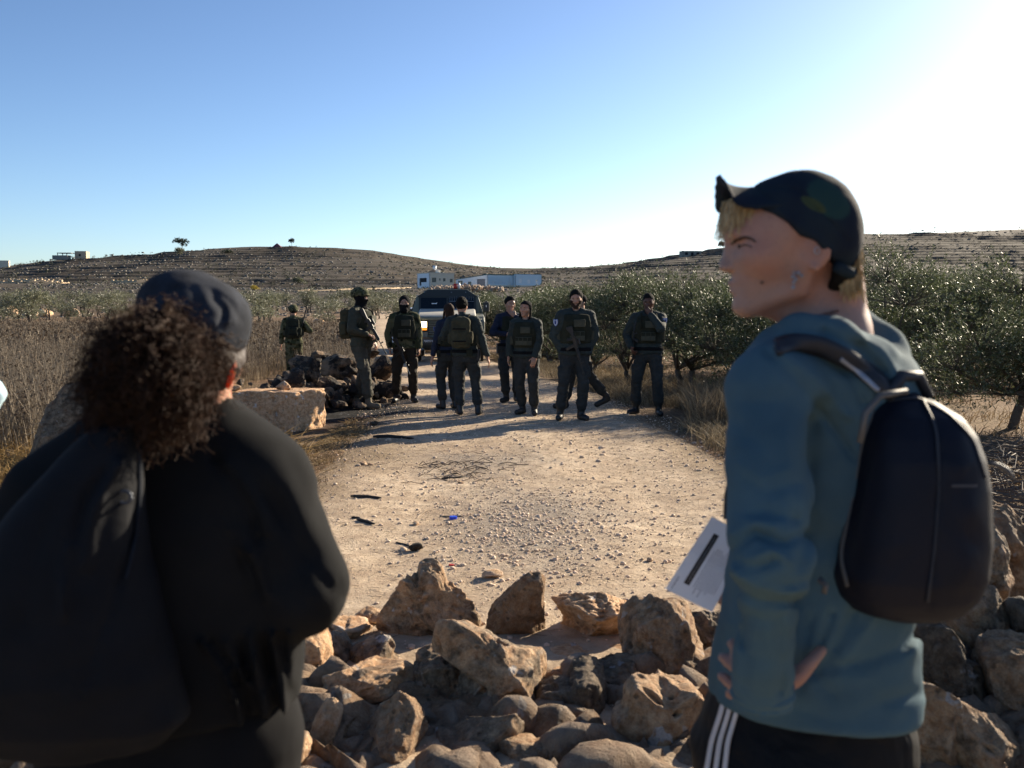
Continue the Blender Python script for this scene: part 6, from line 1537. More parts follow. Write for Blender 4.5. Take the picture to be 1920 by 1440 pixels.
# masked man
p3 = person(760, 757, 1.68, 3, 'person with a black hood and scarf over the face, camouflage jacket, brown trousers',
    feet=((-.15, .0, -10), (.14, -.02, 16)), arms={'R': ((-.245, -.06, .90), (-.8, .7, 0), (1, 0, 0), .9), 'L': ((.235, -.04, .88), (.4, .9, 0), (-1, 0, 0), .9)}, jacket=CAMO, trousers=BROWN_T, mask='scarf', hair=None, skin=SK_MID, bulk=1.08, belt=False)
rifle(at(741, 634, 15.5), at(768, 702, 15.48), 'rifle with a bright barrel hanging in front of the masked man', roll=.3, bright=True)
# helmeted man
def loc_of(px, row, H, yaw, w):
    g = on_ground(px, row); g[2] = float(road_z(g[0], g[1])[0]); return rotm(0, 0, R(yaw)).T @ (np.array(w) - g) / (H / 1.75)
hr = loc_of(680, 764, 1.80, 72, at(697, 630, 14.94)); hl_ = loc_of(680, 764, 1.80, 72, at(710, 645, 15.02))
p2 = person(680, 764, 1.80, 72, 'person in a camouflage helmet and olive uniform holding a rifle, facing right, tan boots',
    feet=((-.13, -.16, 0), (.12, .16, -4)), arms={'R': (hr + np.array([-.0, .07, .02]), (-.9, .4, -.6), (.3, -.3, -.9), 1.0), 'L': (hl_ + np.array([.0, .06, .02]), (.8, .1, -.9), (-.5, -.1, -.8), 1.0)}, jacket=OLIVE_J, trousers=OLIVE_T, boots=BOOTT, hat='helmet', mask='balaclava', hair=None, pack='big', skin=SK_LIGHT, head=(4, 4, 0), face=True, bulk=1.12, belt=False, lean=(0, .02))
rifle(at(677, 579, 14.98), at(724, 664, 14.92), 'black rifle held across the body of the helmeted man, muzzle down right', roll=.1)
# man walking off into the thistles
p1 = person(551, 706, 1.66, 190, 'person in a helmet walking away through the thistles with a rifle raised over the shoulder',
    feet=((-.10, -.12, 0), (.10, .12, 0)), arms={'R': ((-.17, -.16, 1.22), (-.9, .5, -.5), (0, 0, 1), .9), 'L': ((.29, -.05, .88), (.6, .8, 0), (-1, 0, 0), .4)}, jacket=CAMO, trousers=CAMO, hat='helmet', hair='buzz', pack='small', face=False, bulk=1.12, belt=False, loc=((551 - 960) / F * 21.5, 21.5, 0), dz=-.12)
rifle(at(566, 612, 21.45), at(577, 569, 21.45), 'black rifle pointing up over the shoulder of the walking man', roll=1.2)
# someone at the left edge of the frame: only a pale blue elbow shows
p11 = person(-160, 1200, 1.72, 175, 'person in a pale blue sleeve, only the raised elbow showing at the left edge',
    arms={'R': ((-.08, -.22, 1.42), (-1, .1, -.25), (1, 0, 0), .8)}, jacket=fabric('pale_blue_sleeve', (.42, .58, .66), weave=300), vest=False, belt=False, face=False, loc=(-1.752, 2.45, 0), group=None)
# ------------------------------------------------------------------ the two people in the foreground
def px_loft(rows, Y, yc, hd):
    """rows: (py, left px, right px); returns loft arrays at distance Y with depth centre yc(py) and half depth hd(py)"""
    Z, cx, a, cy, b = [], [], [], [], []
    for py, l, r in rows:
        L = at(l, py, Y); Rr_ = at(r, py, Y); Z.append(L[2]); cx.append((L[0] + Rr_[0]) / 2); a.append((Rr_[0] - L[0]) / 2)
        cy.append(yc(py) if callable(yc) else yc); b.append(hd(py) if callable(hd) else hd)
    o = np.argsort(Z); f = lambda v: np.array(v)[o]
    return f(Z), f(cx), f(cy), f(a), f(b)
def march(fn, pts, Y0, Y1, n=70):
    """first hit of the camera rays through pixel points with the surface fn between distances Y0 and Y1"""
    pts = np.asarray(pts, float); best = np.full(len(pts), np.nan); Ys = np.linspace(Y0, Y1, n); prev = None
    for Y in Ys:
        P = np.array([at(x, y, Y) for x, y in pts]); v = fn(P)
        if prev is not None:
            hit = np.isnan(best) & (v < 0) & (prev >= 0); best[hit] = (Y - (Y1 - Y0) / n * (v / (v - prev + 1e-12)))[hit]
        prev = v
    return best
def band(name, fn, line, w, Y0, Y1, mat, parent, off=.004, th=.004, n=40, wz=None):
    """a strip lying on a surface along a pixel polyline, w pixels wide"""
    line = np.array(line, float); seg = np.r_[0, np.cumsum(np.linalg.norm(np.diff(line, axis=0), axis=1))]
    t_ = np.linspace(0, seg[-1], n); X = np.interp(t_, seg, line[:, 0]); Yp = np.interp(t_, seg, line[:, 1]); k = np.ones(5) / 5
    Xs = np.r_[[X[0]] * 2, X, [X[-1]] * 2]; Ys_ = np.r_[[Yp[0]] * 2, Yp, [Yp[-1]] * 2]; X = np.convolve(Xs, k, 'valid'); Yp = np.convolve(Ys_, k, 'valid')
    d = np.stack([np.gradient(X), np.gradient(Yp)], 1); d /= np.linalg.norm(d, axis=1)[:, None]; nn = np.stack([-d[:, 1], d[:, 0]], 1)
    wv = np.interp(np.linspace(0, 1, n), np.linspace(0, 1, len(w)), w) if hasattr(w, '__len__') else np.full(n, w)
    cols = []
    for u in (-.5, -.17, .17, .5):
        q = np.stack([X, Yp], 1) + nn * (u * wv)[:, None]; Y = march(fn, q, Y0, Y1)
        m = np.nanmedian(Y) if not np.isnan(Y).all() else (Y0 + Y1) / 2; ok = ~np.isnan(Y)
        Y = np.interp(np.arange(n), np.arange(n)[ok], Y[ok]) if ok.any() else np.full(n, m)
        Y = np.convolve(np.r_[Y[0], Y, Y[-1]], np.ones(3) / 3, 'valid')
        cols.append(np.array([at(x, y, yy - off) for (x, y), yy in zip(q, Y)]))
    V = np.stack(cols, 1).reshape(-1, 3); ii, jj = np.meshgrid(np.arange(n - 1), np.arange(3), indexing='ij')
    Q = np.stack([ii * 4 + jj, ii * 4 + jj + 1, ii * 4 + jj + 5, ii * 4 + jj + 4], -1).reshape(-1, 4)
    me = mesh(name, V, Q); me.shade_smooth(); o = obj(name, me, mat, parent); m = o.modifiers.new('s', 'SOLIDIFY'); m.thickness = th; m.offset = 0; return o
def fold_px(P, line, Y, w_px, amp, ymax=None):
    cp, sp = math.cos(PITCH), math.sin(PITCH); z = P[:, 2] - CAM_Z
    dep = P[:, 1] * cp - z * sp; up = P[:, 1] * sp + z * cp
    q = np.stack([960 + F * P[:, 0] / dep, 720 - F * up / dep, 0 * dep], 1)
    e = amp * np.exp(-(linedist(q, [(x, y, 0) for x, y in line]) / w_px) ** 2)
    e = e * (.45 + .55 * np.clip(vnoise(P, 22, 5) * 1.2 + .7, 0, 1.6))
    return e * np.clip(((Y + .14 if ymax is None else ymax) - P[:, 1]) / .03, 0, 1)

# ===== the person in the cap and blue hooded top (right)
TEAL = fabric('blue_hooded_top', (.072, .128, .155), weave=420, rough=.9, var=.16, mottle=5, sheen=.0, bump=.30, spec=.15)
man = empty('person', (.48, 1.80, 0), 0, 'person in a dark cap and blue hooded top seen in profile, hand on the hip', 'person')
def mobj(o): o.location = tuple(Vector(o.location) - Vector(man.location)); o.parent = man; return o
HC = at(1478, 462, 1.78)
HRm = rotm(R(2.5), R(0), R(-90))          # local (-y) looks along world -x
SC = 1.045
def man_head(P): return head_sdf(((P - HC) @ HRm) / SC, dy=1.06, ear_y=.024, ear_z=-.013, jaw=.96, nose=.97, lips=1.0, eye_y=.0735) * SC
nk0 = at(1560, 640, 1.79); nk1 = at(1500, 520, 1.80)
sh_l = at(1446, 728, 1.66); el_l = at(1446, 1045, 1.50); wr_l = at(1432, 1262, 1.575)
sh_r = at(1560, 720, 2.02); el_r = at(1450, 1010, 2.16); wr_r = at(1432, 1075, 2.02)
TL = px_loft([(640, 1500, 1625), (665, 1440, 1680), (700, 1410, 1720), (760, 1398, 1740), (850, 1392, 1740), (1000, 1385, 1720), (1110, 1362, 1705), (1200, 1347, 1706), (1290, 1334, 1714), (1345, 1328, 1710), (1440, 1334, 1700)], 1.80,
             lambda py: 1.83 if py < 900 else 1.80, lambda py: np.interp(py, [640, 700, 800, 1000, 1200, 1345], [.07, .16, .175, .15, .170, .195]))
hipm = np.array([TL[1][0] + .00, 1.80, TL[0][0]])
def man_body(P):
    d = smin(man_head(P), cap(P, nk0 + np.array([.0, .0, -.03]), nk1, .058, .056), .03)
    d = smin(d, cap(P, at(1590, 600, 1.79), at(1565, 480, 1.79), .035, .045), .03)
    d = smin(d, smax(loft(P, TL[0], TL[1], TL[2], TL[3] * .78, TL[4] * .75), .95 - P[:, 2], .05), .03)
    d = smin(d, chain(P, [nk0, sh_l, el_l, wr_l], [.06, .048, .040, .028]), .03)
    d = smin(d, chain(P, [nk0, sh_r, el_r, wr_r], [.06, .048, .040, .028]), .03)
    # left hand spread on the hip: fingers forward (left in the picture), thumb back and up
    pc = at(1428, 1282, 1.60)
    d = smin(d, ell(P, pc, (.047, .020, .036), rotm(0, R(14), 0)), .015)
    for (a, b, c) in (((1420, 1262), (1388, 1238), (1372, 1206)), ((1412, 1276), (1378, 1252), (1355, 1232)), ((1408, 1292), (1378, 1288), (1354, 1268)), ((1412, 1304), (1390, 1308), (1368, 1300))):
        d = smin(d, chain(P, [at(*a, 1.60), at(*b, 1.615), at(*c, 1.64)], [.0112, .0102, .0088]), .004)
    d = smin(d, chain(P, [at(1450, 1290, 1.60), at(1496, 1268, 1.60), at(1522, 1240, 1.605), at(1540, 1219, 1.62)], [.021, .0150, .0115, .0098]), .008)
    d = smin(d, hand_sdf(P, wr_r, (-.25, .45, -.8), (.2, -.8, .4), 1, .8), .008)
    # legs down to the ground
    for s, y in ((-1, 1.70), (1, 1.92)):
        h = np.array([hipm[0] - .02, .6 * y + .4 * 1.81, .86]); k = np.array([h[0] - .06, y, .47]); a = np.array([h[0] + .00, y, .09])
        d = smin(d, chain(P, [h, k, a], [.082, .055, .042]), .03); d = smin(d, cap(P, a + np.array([.02, 0, -.05]), a + np.array([-.15, 0, -.06]), .036, .028), .02)
    return d
SKM = skin_mat('fair_skin', (.37, .215, .160), sss=.06)
mobj(surf_obj('body', man_body, (.05, 1.38, -.02), (.86, 2.32, 1.86), .0066, SKM))
# finer head on its own would break the body; refine only the visible face by a denser mesh of the same surface
def arm_sdf(P):
    d = chain(P, [at(1500, 690, 1.74), sh_l], [.075, .066]); d = smin(d, chain(P, [sh_l, at(1442, 880, 1.575), el_l], [.068, .0665, .0620]), .03)
    mid = at(1438, 1150, 1.525); d = smin(d, chain(P, [el_l, mid, at(1428, 1292, 1.575)], [.0600, .0500, .0475]), .02)
    return d
def hoodie_raw(P):
    d = loft(P, TL[0], TL[1], TL[2], TL[3], TL[4], 2.25)
    d = smin(d, cap(P, at(1470, 700, 1.72), at(1660, 720, 1.95), .072, .07), .05)
    return d
MH = 1.62
def hoodie(P):
    d = hoodie_raw(P); a = arm_sdf(P)
    d = smin(d, a, .022)
    d = smin(d, chain(P, [sh_r, el_r, wr_r], [.072, .060, .048]), .03)
    # collar roll and the hood hanging behind the neck
    hood = chain(P, [at(1456, 640, 1.74), at(1500, 628, 1.70), at(1560, 640, 1.70), at(1620, 680, 1.74), at(1668, 730, 1.78)], [.030, .036, .044, .050, .040], .02)
    hood = smin(hood, chain(P, [at(1478, 628, 1.86), at(1530, 606, 1.87), at(1590, 612, 1.86), at(1650, 660, 1.84)], [.028, .034, .040, .046], .02), .03)
    hood = smin(hood, ell(P, at(1640, 705, 1.82), (.075, .085, .060), rotm(0, R(32), 0)), .03)
    d = smin(d, hood, .018)
    d = smax(d, -ell(P, at(1545, 590, 1.79), (.064, .058, .050), rotm(0, R(22), 0)), .012)
    # big soft folds
    f = 0
    f = f + fold_px(P, [(1440, 660), (1500, 720), (1560, 800), (1600, 860)], 1.68, 9, .010) - fold_px(P, [(1455, 650), (1530, 710), (1590, 780)], 1.68, 9, .008)
    for ln, w, am in [([(1462, 652), (1530, 664), (1590, 700), (1622, 760)], 7, .012), ([(1590, 612), (1650, 655), (1700, 730)], 9, -.008), ([(1545, 622), (1610, 650), (1668, 715), (1690, 760)], 8, .011), ([(1490, 632), (1560, 640), (1610, 672)], 9, -.007), ([(1620, 700), (1650, 730), (1640, 770)], 7, .008)]:
        f = f + fold_px(P, ln, 1.78, w, am, 2.0)
    f = f + fold_px(P, [(1525, 790), (1518, 900), (1520, 1000), (1498, 1060)], 1.60, 14, .010)
    for ln, w, am in [([(1370, 1000), (1400, 975), (1450, 985)], 9, -.010), ([(1372, 1035), (1415, 1000), (1470, 1020), (1512, 1000)], 8, .013), ([(1372, 1070), (1420, 1100), (1480, 1112), (1510, 1105)], 8, -.014), ([(1400, 1050), (1450, 1030), (1490, 1060)], 7, -.008), ([(1380, 1050), (1420, 1065), (1460, 1050)], 6, .008), ([(1480, 940), (1505, 1000), (1500, 1060)], 9, .005), ([(1400, 900), (1440, 925), (1500, 905)], 8, .005), ([(1385, 870), (1430, 895), (1480, 880)], 9, -.005), ([(1376, 1140), (1400, 1170), (1392, 1210)], 6, .006), ([(1470, 1120), (1478, 1180), (1468, 1230)], 6, -.005),
                      ([(1378, 1100), (1420, 1128), (1490, 1130)], 8, .012), ([(1380, 990), (1430, 955), (1490, 975)], 8, .006), ([(1390, 800), (1440, 860), (1470, 960)], 12, .004), ([(1470, 820), (1480, 900), (1470, 980)], 12, -.004),
                      ([(1385, 1180), (1400, 1230), (1395, 1290)], 8, .006), ([(1462, 1170), (1470, 1240), (1462, 1300)], 8, .006), ([(1440, 1180), (1450, 1250)], 8, -.004), ([(1395, 1150), (1440, 1165), (1480, 1155)], 8, .006)]:
        f = f + fold_px(P, ln, 1.54, w, am, 1.72)
    for ln, w, am in [([(1520, 1160), (1500, 1240), (1560, 1300)], 12, .008), ([(1560, 1150), (1530, 1230), (1500, 1290)], 9, .009), ([(1600, 1150), (1570, 1210), (1530, 1265)], 9, .010), ([(1640, 1155), (1610, 1200), (1570, 1260)], 9, -.007), ([(1735, 1165), (1690, 1215), (1620, 1240), (1560, 1255)], 10, .012), ([(1738, 1200), (1690, 1245), (1620, 1270)], 12, -.006),
                      ([(1730, 1300), (1680, 1310), (1620, 1330)], 10, .005), ([(1345, 1200), (1352, 1260), (1340, 1300)], 9, .006), ([(1500, 1330), (1560, 1350), (1640, 1345)], 14, .004)]:
        f = f + fold_px(P, ln, 1.66, w, am)
    d = d + f + fbm(P * np.array([1, 1, 1.6]), 6.5, 3, seed=77) * .010 + fbm(P * np.array([1, 1, 2.0]), 17, 2, seed=78) * .0035
    # cuff opening, hem
    ha = at(1428, 1292, 1.575); u = unit(ha - at(1438, 1150, 1.525))
    d = smax(d, -(np.linalg.norm((P - ha) - ((P - ha) @ u)[:, None] * u, axis=1) - .036) - 9 * np.clip(-((P - ha) @ u) - .012, 0, 1), .004)
    hemz = .838 + .010 * np.sin((P[:, 0] - .3) * 9)
    return smax(d, hemz - P[:, 2], .012)
mobj(surf_obj('hooded_top', hoodie, (.20, 1.36, .78), (.88, 2.30, 1.64), .0062, TEAL))
cuff = surf_obj('cuff', lambda P: smax(np.abs(np.linalg.norm((P - at(1430, 1296, 1.578))[:, [0, 1]], axis=1) - .0445 + .003 * np.sin(P[:, 2] * 300)) - .006, np.abs(P[:, 2] - at(1430, 1300, 1.578)[2]) - .020, .004), at(1430, 1300, 1.578) - .09, at(1430, 1300, 1.578) + .09, .0045, TEAL, keep=True); mobj(cuff)
# trousers: black track pants, three pale stripes on the outer leg
TRK = fabric('black_track_pants', (.006, .006, .007), weave=500, rough=.7, spec=.2, wrinkle=.5, wscale=7)
def pants(P):
    d = loft(P, np.array([.60, .75, .88, .98]), np.array([hipm[0] - .018, hipm[0] - .014, hipm[0] - .004, hipm[0]]), np.full(4, 1.80), np.array([.190, .205, .170, .150]), np.array([.15, .155, .125, .11]), 2.3)
    for s, y in ((-1, 1.725), (1, 1.89)):
        h = np.array([hipm[0] - .062 if s < 0 else hipm[0] - .02, y, .72]); k = np.array([h[0] - .05, y - .01, .47]); a = np.array([h[0] + .02, y, .12])
        d = smin(d, chain(P, [h, k, a], [.115, .095, .080]), .04)
    d = smax(d, P[:, 2] - .97, .02)
    return d + fbm(P * np.array([1, 1, 1.5]), 8, 3, seed=88) * .012
mobj(surf_obj('trousers', pants, (.15, 1.45, .03), (.82, 2.15, 1.0), .009, TRK))
STRP = fabric('pale_stripe', (.72, .66, .62), weave=500, var=.05)
for i in range(3):
    o_ = i * 17
    mobj(band('stripe', lambda P: np.minimum(pants(P), 9), [(1360 + o_ * .82, 1300), (1352 + o_ * .85, 1335), (1334 + o_ * .9, 1390), (1324 + o_, 1450), (1318 + o_, 1500)], 7.5, 1.45, 1.95, STRP, None, off=.003, th=.003))
for s, y in ((-1, 1.70), (1, 1.92)):
    a = np.array([hipm[0] + .02, y, .09])
    mobj(surf_obj('shoe', lambda P, a=a: smax(smin(cap(P, a + np.array([.03, 0, -.045]), a + np.array([-.16, 0, -.05]), .048, .040), cap(P, a, a + np.array([0, 0, .03]), .05), .03), -(P[:, 2]), .006), a - np.array([.28, .1, .12]), a + .12, .009, plain('white_shoe', (.4, .4, .4), .6)))
# cap
CAPM = NT('dark_patterned_cap'); v = CAPM.coord()
def blob(c, r, rot, edge=.12):
    mp = CAPM.new('ShaderNodeMapping', vector_type='TEXTURE'); CAPM.link(v, mp.inputs[0]); mp.inputs['Location'].default_value = c; mp.inputs['Rotation'].default_value = (0, rot, 0); mp.inputs['Scale'].default_value = r
    ln = CAPM.new('ShaderNodeVectorMath', operation='LENGTH'); CAPM.link(mp.outputs[0], ln.inputs[0])
    return CAPM.ramp(CAPM.math('ADD', ln.outputs[1], CAPM.math('MULTIPLY', CAPM.noise(30, 2, .5, v), .35)), [(1.15, 1), (1.15 + edge, 0)] if False else [(.90, 1), (1.0, 0)])
cb = CAPM.mix(CAPM.ramp(CAPM.noise(11, 1, .4, v, .3), [(.40, 0), (.62, 1)]), (.011, .016, .027), (.016, .026, .034))
cb = CAPM.mix(blob(tuple(at(1556, 372, 1.70)), (.052, .2, .036), .7), cb, (.020, .048, .044))
cb = CAPM.mix(blob(tuple(at(1524, 384, 1.70)), (.030, .2, .012), .55), cb, (.050, .062, .030))
CAPM.base(cb).set(Roughness=.9, Specular_IOR_Level=.15); CAPM.bump(CAPM.noise(500, 2), .25, .0015); CAPM = CAPM.m
EDGE = [(1340, 380), (1372, 380), (1403, 386), (1447, 400), (1471, 418), (1493, 443), (1521, 450), (1535, 474), (1556, 486), (1580, 506), (1600, 522)]
EX = np.array([at(x, y, 1.72)[0] for x, y in EDGE]); EZ = np.array([at(x, y, 1.72)[2] for x, y in EDGE])
def crown_sdf(P):
    d = ell(P, at(1500, 434, 1.78), (.1035, .0945, .1085), rotm(0, R(8), 0))
    d = smin(d, ell(P, at(1550, 440, 1.78), (.054, .082, .082)), .02)
    d = smin(d, ell(P, at(1440, 400, 1.78), (.045, .070, .055)), .02)
    d = smax(d, np.interp(P[:, 0], EX, EZ) - P[:, 2], .004)
    d = smax(d, -ell(P, at(1507, 476, 1.69), (.0265, .035, .0300)), .003)
    d = d + fold_px(P, [(1425, 352), (1470, 352), (1500, 358), (1535, 392), (1562, 420), (1590, 455)], 1.70, 2.2, .0045) + fold_px(P, [(1497, 322), (1500, 358)], 1.70, 2, .003) - fold_px(P, [(1420, 382), (1470, 402), (1510, 430), (1560, 470)], 1.70, 8, .003)
    return d + fbm(P, 17, 3, seed=3) * .0034
VL = [at(1345, 328, 1.78), at(1350, 338, 1.78), at(1362, 348, 1.78), at(1378, 354, 1.78), at(1400, 356, 1.78), at(1440, 352, 1.78)]
def visor_sdf(P):
    yy = np.abs(P[:, 1] - 1.78); x = P[:, 0]
    Lx = np.array([p[0] for p in VL]); Lz = np.array([p[2] for p in VL])
    zc = np.interp(x, Lx, Lz) - .036 * (yy / .075) ** 1.6 * np.clip((x - Lx[0]) / .012, .05, 1) ** .6
    d = np.abs(P[:, 2] - zc) * .72 - .0034
    edge = yy - .080 * np.clip((x - Lx[0]) / .011, 0, 1) ** .5; e2 = Lx[0] - x
    return smax(smax(d, edge, .003), e2, .003)
mobj(surf_obj('cap', crown_sdf, HC - np.array([.18, .16, .12]), HC + np.array([.20, .16, .20]), .0042, CAPM))
capo = man.children[-1]
vz = surf_obj('visor', visor_sdf, HC - np.array([.20, .14, .02]), HC + np.array([.05, .14, .18]), .0030, CAPM, relax=8); vz.parent = capo; vz.location = (0, 0, 0)
st = MB().tube([at(1580, 466, 1.71), at(1602, 458, 1.76), at(1604, 462, 1.82)], .008, 8).tube([at(1568, 500, 1.70), at(1592, 512, 1.72), at(1606, 516, 1.77), at(1604, 514, 1.82)], [.010, .011, .011, .010], 8).build('strap', CAPM, capo, True)
# hair: bleached fringe, dark shaved nape, blond tail
BLOND = NT('bleached_hair'); fz = BLOND.noise(18, 3, .6, BLOND.coord(), .3); BLOND.base(BLOND.mix(BLOND.ramp(fz, [(.35, 0), (.65, 1)]), (.30, .20, .09), (.62, .48, .27))).set(Roughness=.55, Specular_IOR_Level=.3, Subsurface_Weight=.0); BLOND = BLOND.m
def strands(name, roots, dirs, lens, rad, mat, parent, seed=0, curl=.0, n=6, sides=4, grav=.5, segs=None):
    g = np.random.default_rng(seed); N = len(roots); n = segs or n; T = np.linspace(0, 1, n)
    d = unit(dirs); a = unit(np.cross(d, unit(g.normal(size=d.shape)))); b = np.cross(d, a); ph = g.uniform(0, 6.28, N)
    V = np.zeros((N, n, sides, 3)); C_ = np.zeros((N, n, 3)); turns = np.minimum(lens / np.maximum(curl, 1e-4) / 3.0, 4 if sides == 3 else .7) if np.any(curl > 0) else np.zeros(N)
    for i, t in enumerate(T):
        c = roots + d * (lens * t)[:, None] + np.array([0, 0, -1.]) * (grav * lens * t * t)[:, None]
        if np.any(curl > 0):
            an = ph + turns * t * 2 * np.pi * .95; amp = curl * min(1, t * 3); c = c + a * (np.cos(an) * amp)[:, None] + b * (np.sin(an) * amp)[:, None]
        C_[:, i] = c
    tan = np.gradient(C_, axis=1); tan = unit(tan); s1 = unit(np.cross(tan, np.array([.31, .52, .8]))); s2 = np.cross(tan, s1)
    for i in range(n):
        r = rad * (1 - .55 * T[i] ** 2)
        for k in range(sides):
            w = 2 * np.pi * k / sides; V[:, i, k] = C_[:, i] + (s1[:, i] * np.cos(w) + s2[:, i] * np.sin(w)) * r[:, None]
    idx = np.arange(N * n * sides).reshape(N, n, sides); q = []
    for k in range(sides):
        k2 = (k + 1) % sides; q.append(np.stack([idx[:, :-1, k], idx[:, :-1, k2], idx[:, 1:, k2], idx[:, 1:, k]], -1).reshape(-1, 4))
    me = mesh(name, V.reshape(-1, 3), np.concatenate(q)); me.shade_smooth(); return obj(name, me, mat, parent)
g = np.random.default_rng(201); N = 1100
r0 = np.array([at(x, y, 1.78) for x, y in zip(g.uniform(1366, 1428, N), g.uniform(374, 392, N))]); r0[:, 1] = 1.78 + g.uniform(-.055, .050, N); r0[:, 0] -= np.clip(.03 - np.abs(r0[:, 1] - 1.78) * .5, 0, 1) * .25
dr_ = np.stack([-.12 + g.normal(size=N) * .14, g.normal(size=N) * .1, -1 + 0 * g.normal(size=N)], 1)
mobj(strands('fringe', r0, dr_, g.uniform(.020, .052, N) * np.clip(1.15 - (r0[:, 0] - at(1366, 380, 1.78)[0]) / .075, .3, 1.1), np.full(N, .0010), BLOND, None, 202, grav=.15, segs=8, curl=g.uniform(.0005, .003, N)))
def nape(P):
    d = ell(P, at(1552, 508, 1.78), (.040, .066, .042)); return smax(d, -(ell(P, at(1518, 500, 1.78), (.030, .1, .05))), .01) + fbm(P * np.array([1, 1, .4]), 80, 3, seed=8) * .005
mobj(surf_obj('nape_hair', nape, at(1552, 508, 1.78) - .1, at(1552, 508, 1.78) + .1, .004, HAIRB, keep=True))
N = 520; r0 = np.array([at(x, y, 1.78) for x, y in zip(g.uniform(1560, 1596, N), g.uniform(500, 532, N))]); r0[:, 1] = 1.78 + g.uniform(-.055, .05, N)
mobj(strands('mullet', r0, np.stack([g.normal(size=N) * .2 + .12, g.normal(size=N) * .15, -1 + 0 * r0[:, 0]], 1), g.uniform(.018, .038, N), np.full(N, .0017), BLOND, None, 203, grav=.1, segs=5))
N = 160; r0 = np.array([at(x, y, 1.78) for x, y in zip(g.uniform(1590, 1603, N), g.uniform(460, 478, N))]); r0[:, 1] = 1.78 + g.uniform(-.04, .04, N)
mobj(strands('back_hair', r0, np.stack([g.normal(size=N) * .1, g.normal(size=N) * .1, -1 + 0 * r0[:, 0]], 1), g.uniform(.025, .04, N), np.full(N, .0017), BLOND, None, 204, grav=.1, segs=5))
# short side hair shadow: fine stubble
# eye, brow, lips, mole, earrings, necklace
def hl(x, y, z): return HC + HRm @ (np.array([x, y * 1.06, z]) * SC)
for s in (1, -1):
    c = hl(s * .031, -.0735, .002); mobj(surf_obj('eye', lambda P, c=c: sph(P, c, .0134), c - .03, c + .03, .003, EYEW))
    e = man.children[-1]; c2 = hl(s * .032, -.0835, .002); o = surf_obj('iris', lambda P, c2=c2: sph(P, c2, .0052), c2 - .015, c2 + .015, .0016, plain('dark_iris', (.03, .018, .01), .15)); o.parent = e
mobj(band('eyebrow', man_body, [(1370, 459), (1380, 450), (1396, 445), (1408, 447), (1418, 455)], [4, 6, 6, 4.5, 2], 1.60, 1.85, plain('brown_brow', (.085, .045, .03), .8, spec=.1, var=.5, scale=300), None, off=.0008, th=.0025, n=24))
mobj(band('eyelashes', man_body, [(1384, 464), (1394, 459), (1406, 461), (1411, 466)], [1.5, 2, 1.6, 1], 1.60, 1.85, HAIRB, None, off=.001, th=.0015, n=16))
LIPM = skin_mat('lip_skin', (.40, .19, .15))
def lipf(P):
    q = ((P - HC) @ HRm) / SC * np.array([1, 1 / 1.06, 1]); d = np.minimum(chain(q, [(-.021, -.0800, -.0632), (0, -.0938, -.0580), (.021, -.0800, -.0632)], [.0022, .0046, .0022]), chain(q, [(-.019, -.0795, -.0662), (0, -.0910, -.0695), (.019, -.0795, -.0662)], [.0022, .0052, .0022])); return d * SC
c = hl(0, -.09, -.062); mobj(surf_obj('lips', lipf, c - .035, c + .035, .0022, LIPM, keep=True))
ym = march(man_body, [(1429, 529)], 1.60, 1.80)[0]
mole = MB().tube([at(1429, 529, ym + .002), at(1429, 529, ym - .0015)], [.0042, .003], 10).build('mole', plain('mole_brown', (.10, .045, .025), .5)); mobj(mole)
SILV = plain('silver', (.32, .32, .34), .35, .9)
m = MB(); ye = 1.695
for (x, y, r) in ((1497, 512, .0045), (1486, 519, .0042), (1492, 524, .0042), (1503, 517, .0042), (1488, 530, .0040), (1487, 539, .0046), (1489, 512, .0034)):
    r *= .8; p = at(x, y, ye); m.tube([p + np.array([0, 0, -r]), p + np.array([0, 0, -r * .4]), p + np.array([0, 0, r * .4]), p + np.array([0, 0, r])], [r * .5, r, r, r * .5], 8)
m.tube([at(1494, 508, ye), at(1489, 525, ye), at(1487, 538, ye)], .0009, 6); mobj(m.build('earring', SILV, None, True))
m = MB(); pr = at(1531, 470, 1.688); m.tube([pr + np.array([.004 * math.cos(a_), -.002, .006 * math.sin(a_)]) for a_ in np.linspace(0, 6.28, 13)], .0012, 6); mobj(m.build('ear_ring', SILV, None, True))
m = MB(); kk = [at(1500, 604, 1.718), at(1535, 592, 1.718), at(1570, 583, 1.735), at(1598, 586, 1.775)]
for i in range(len(kk) - 1):
    for u in np.linspace(0, 1, 7)[:-1]:
        p = kk[i] + (kk[i + 1] - kk[i]) * u; m.tube([p + np.array([0, 0, -.0028]), p, p + np.array([0, 0, .0028])], [.0012, .0034, .0012], 6)
mobj(m.build('necklace', plain('brown_beads', (.16, .07, .05), .5), None, True))

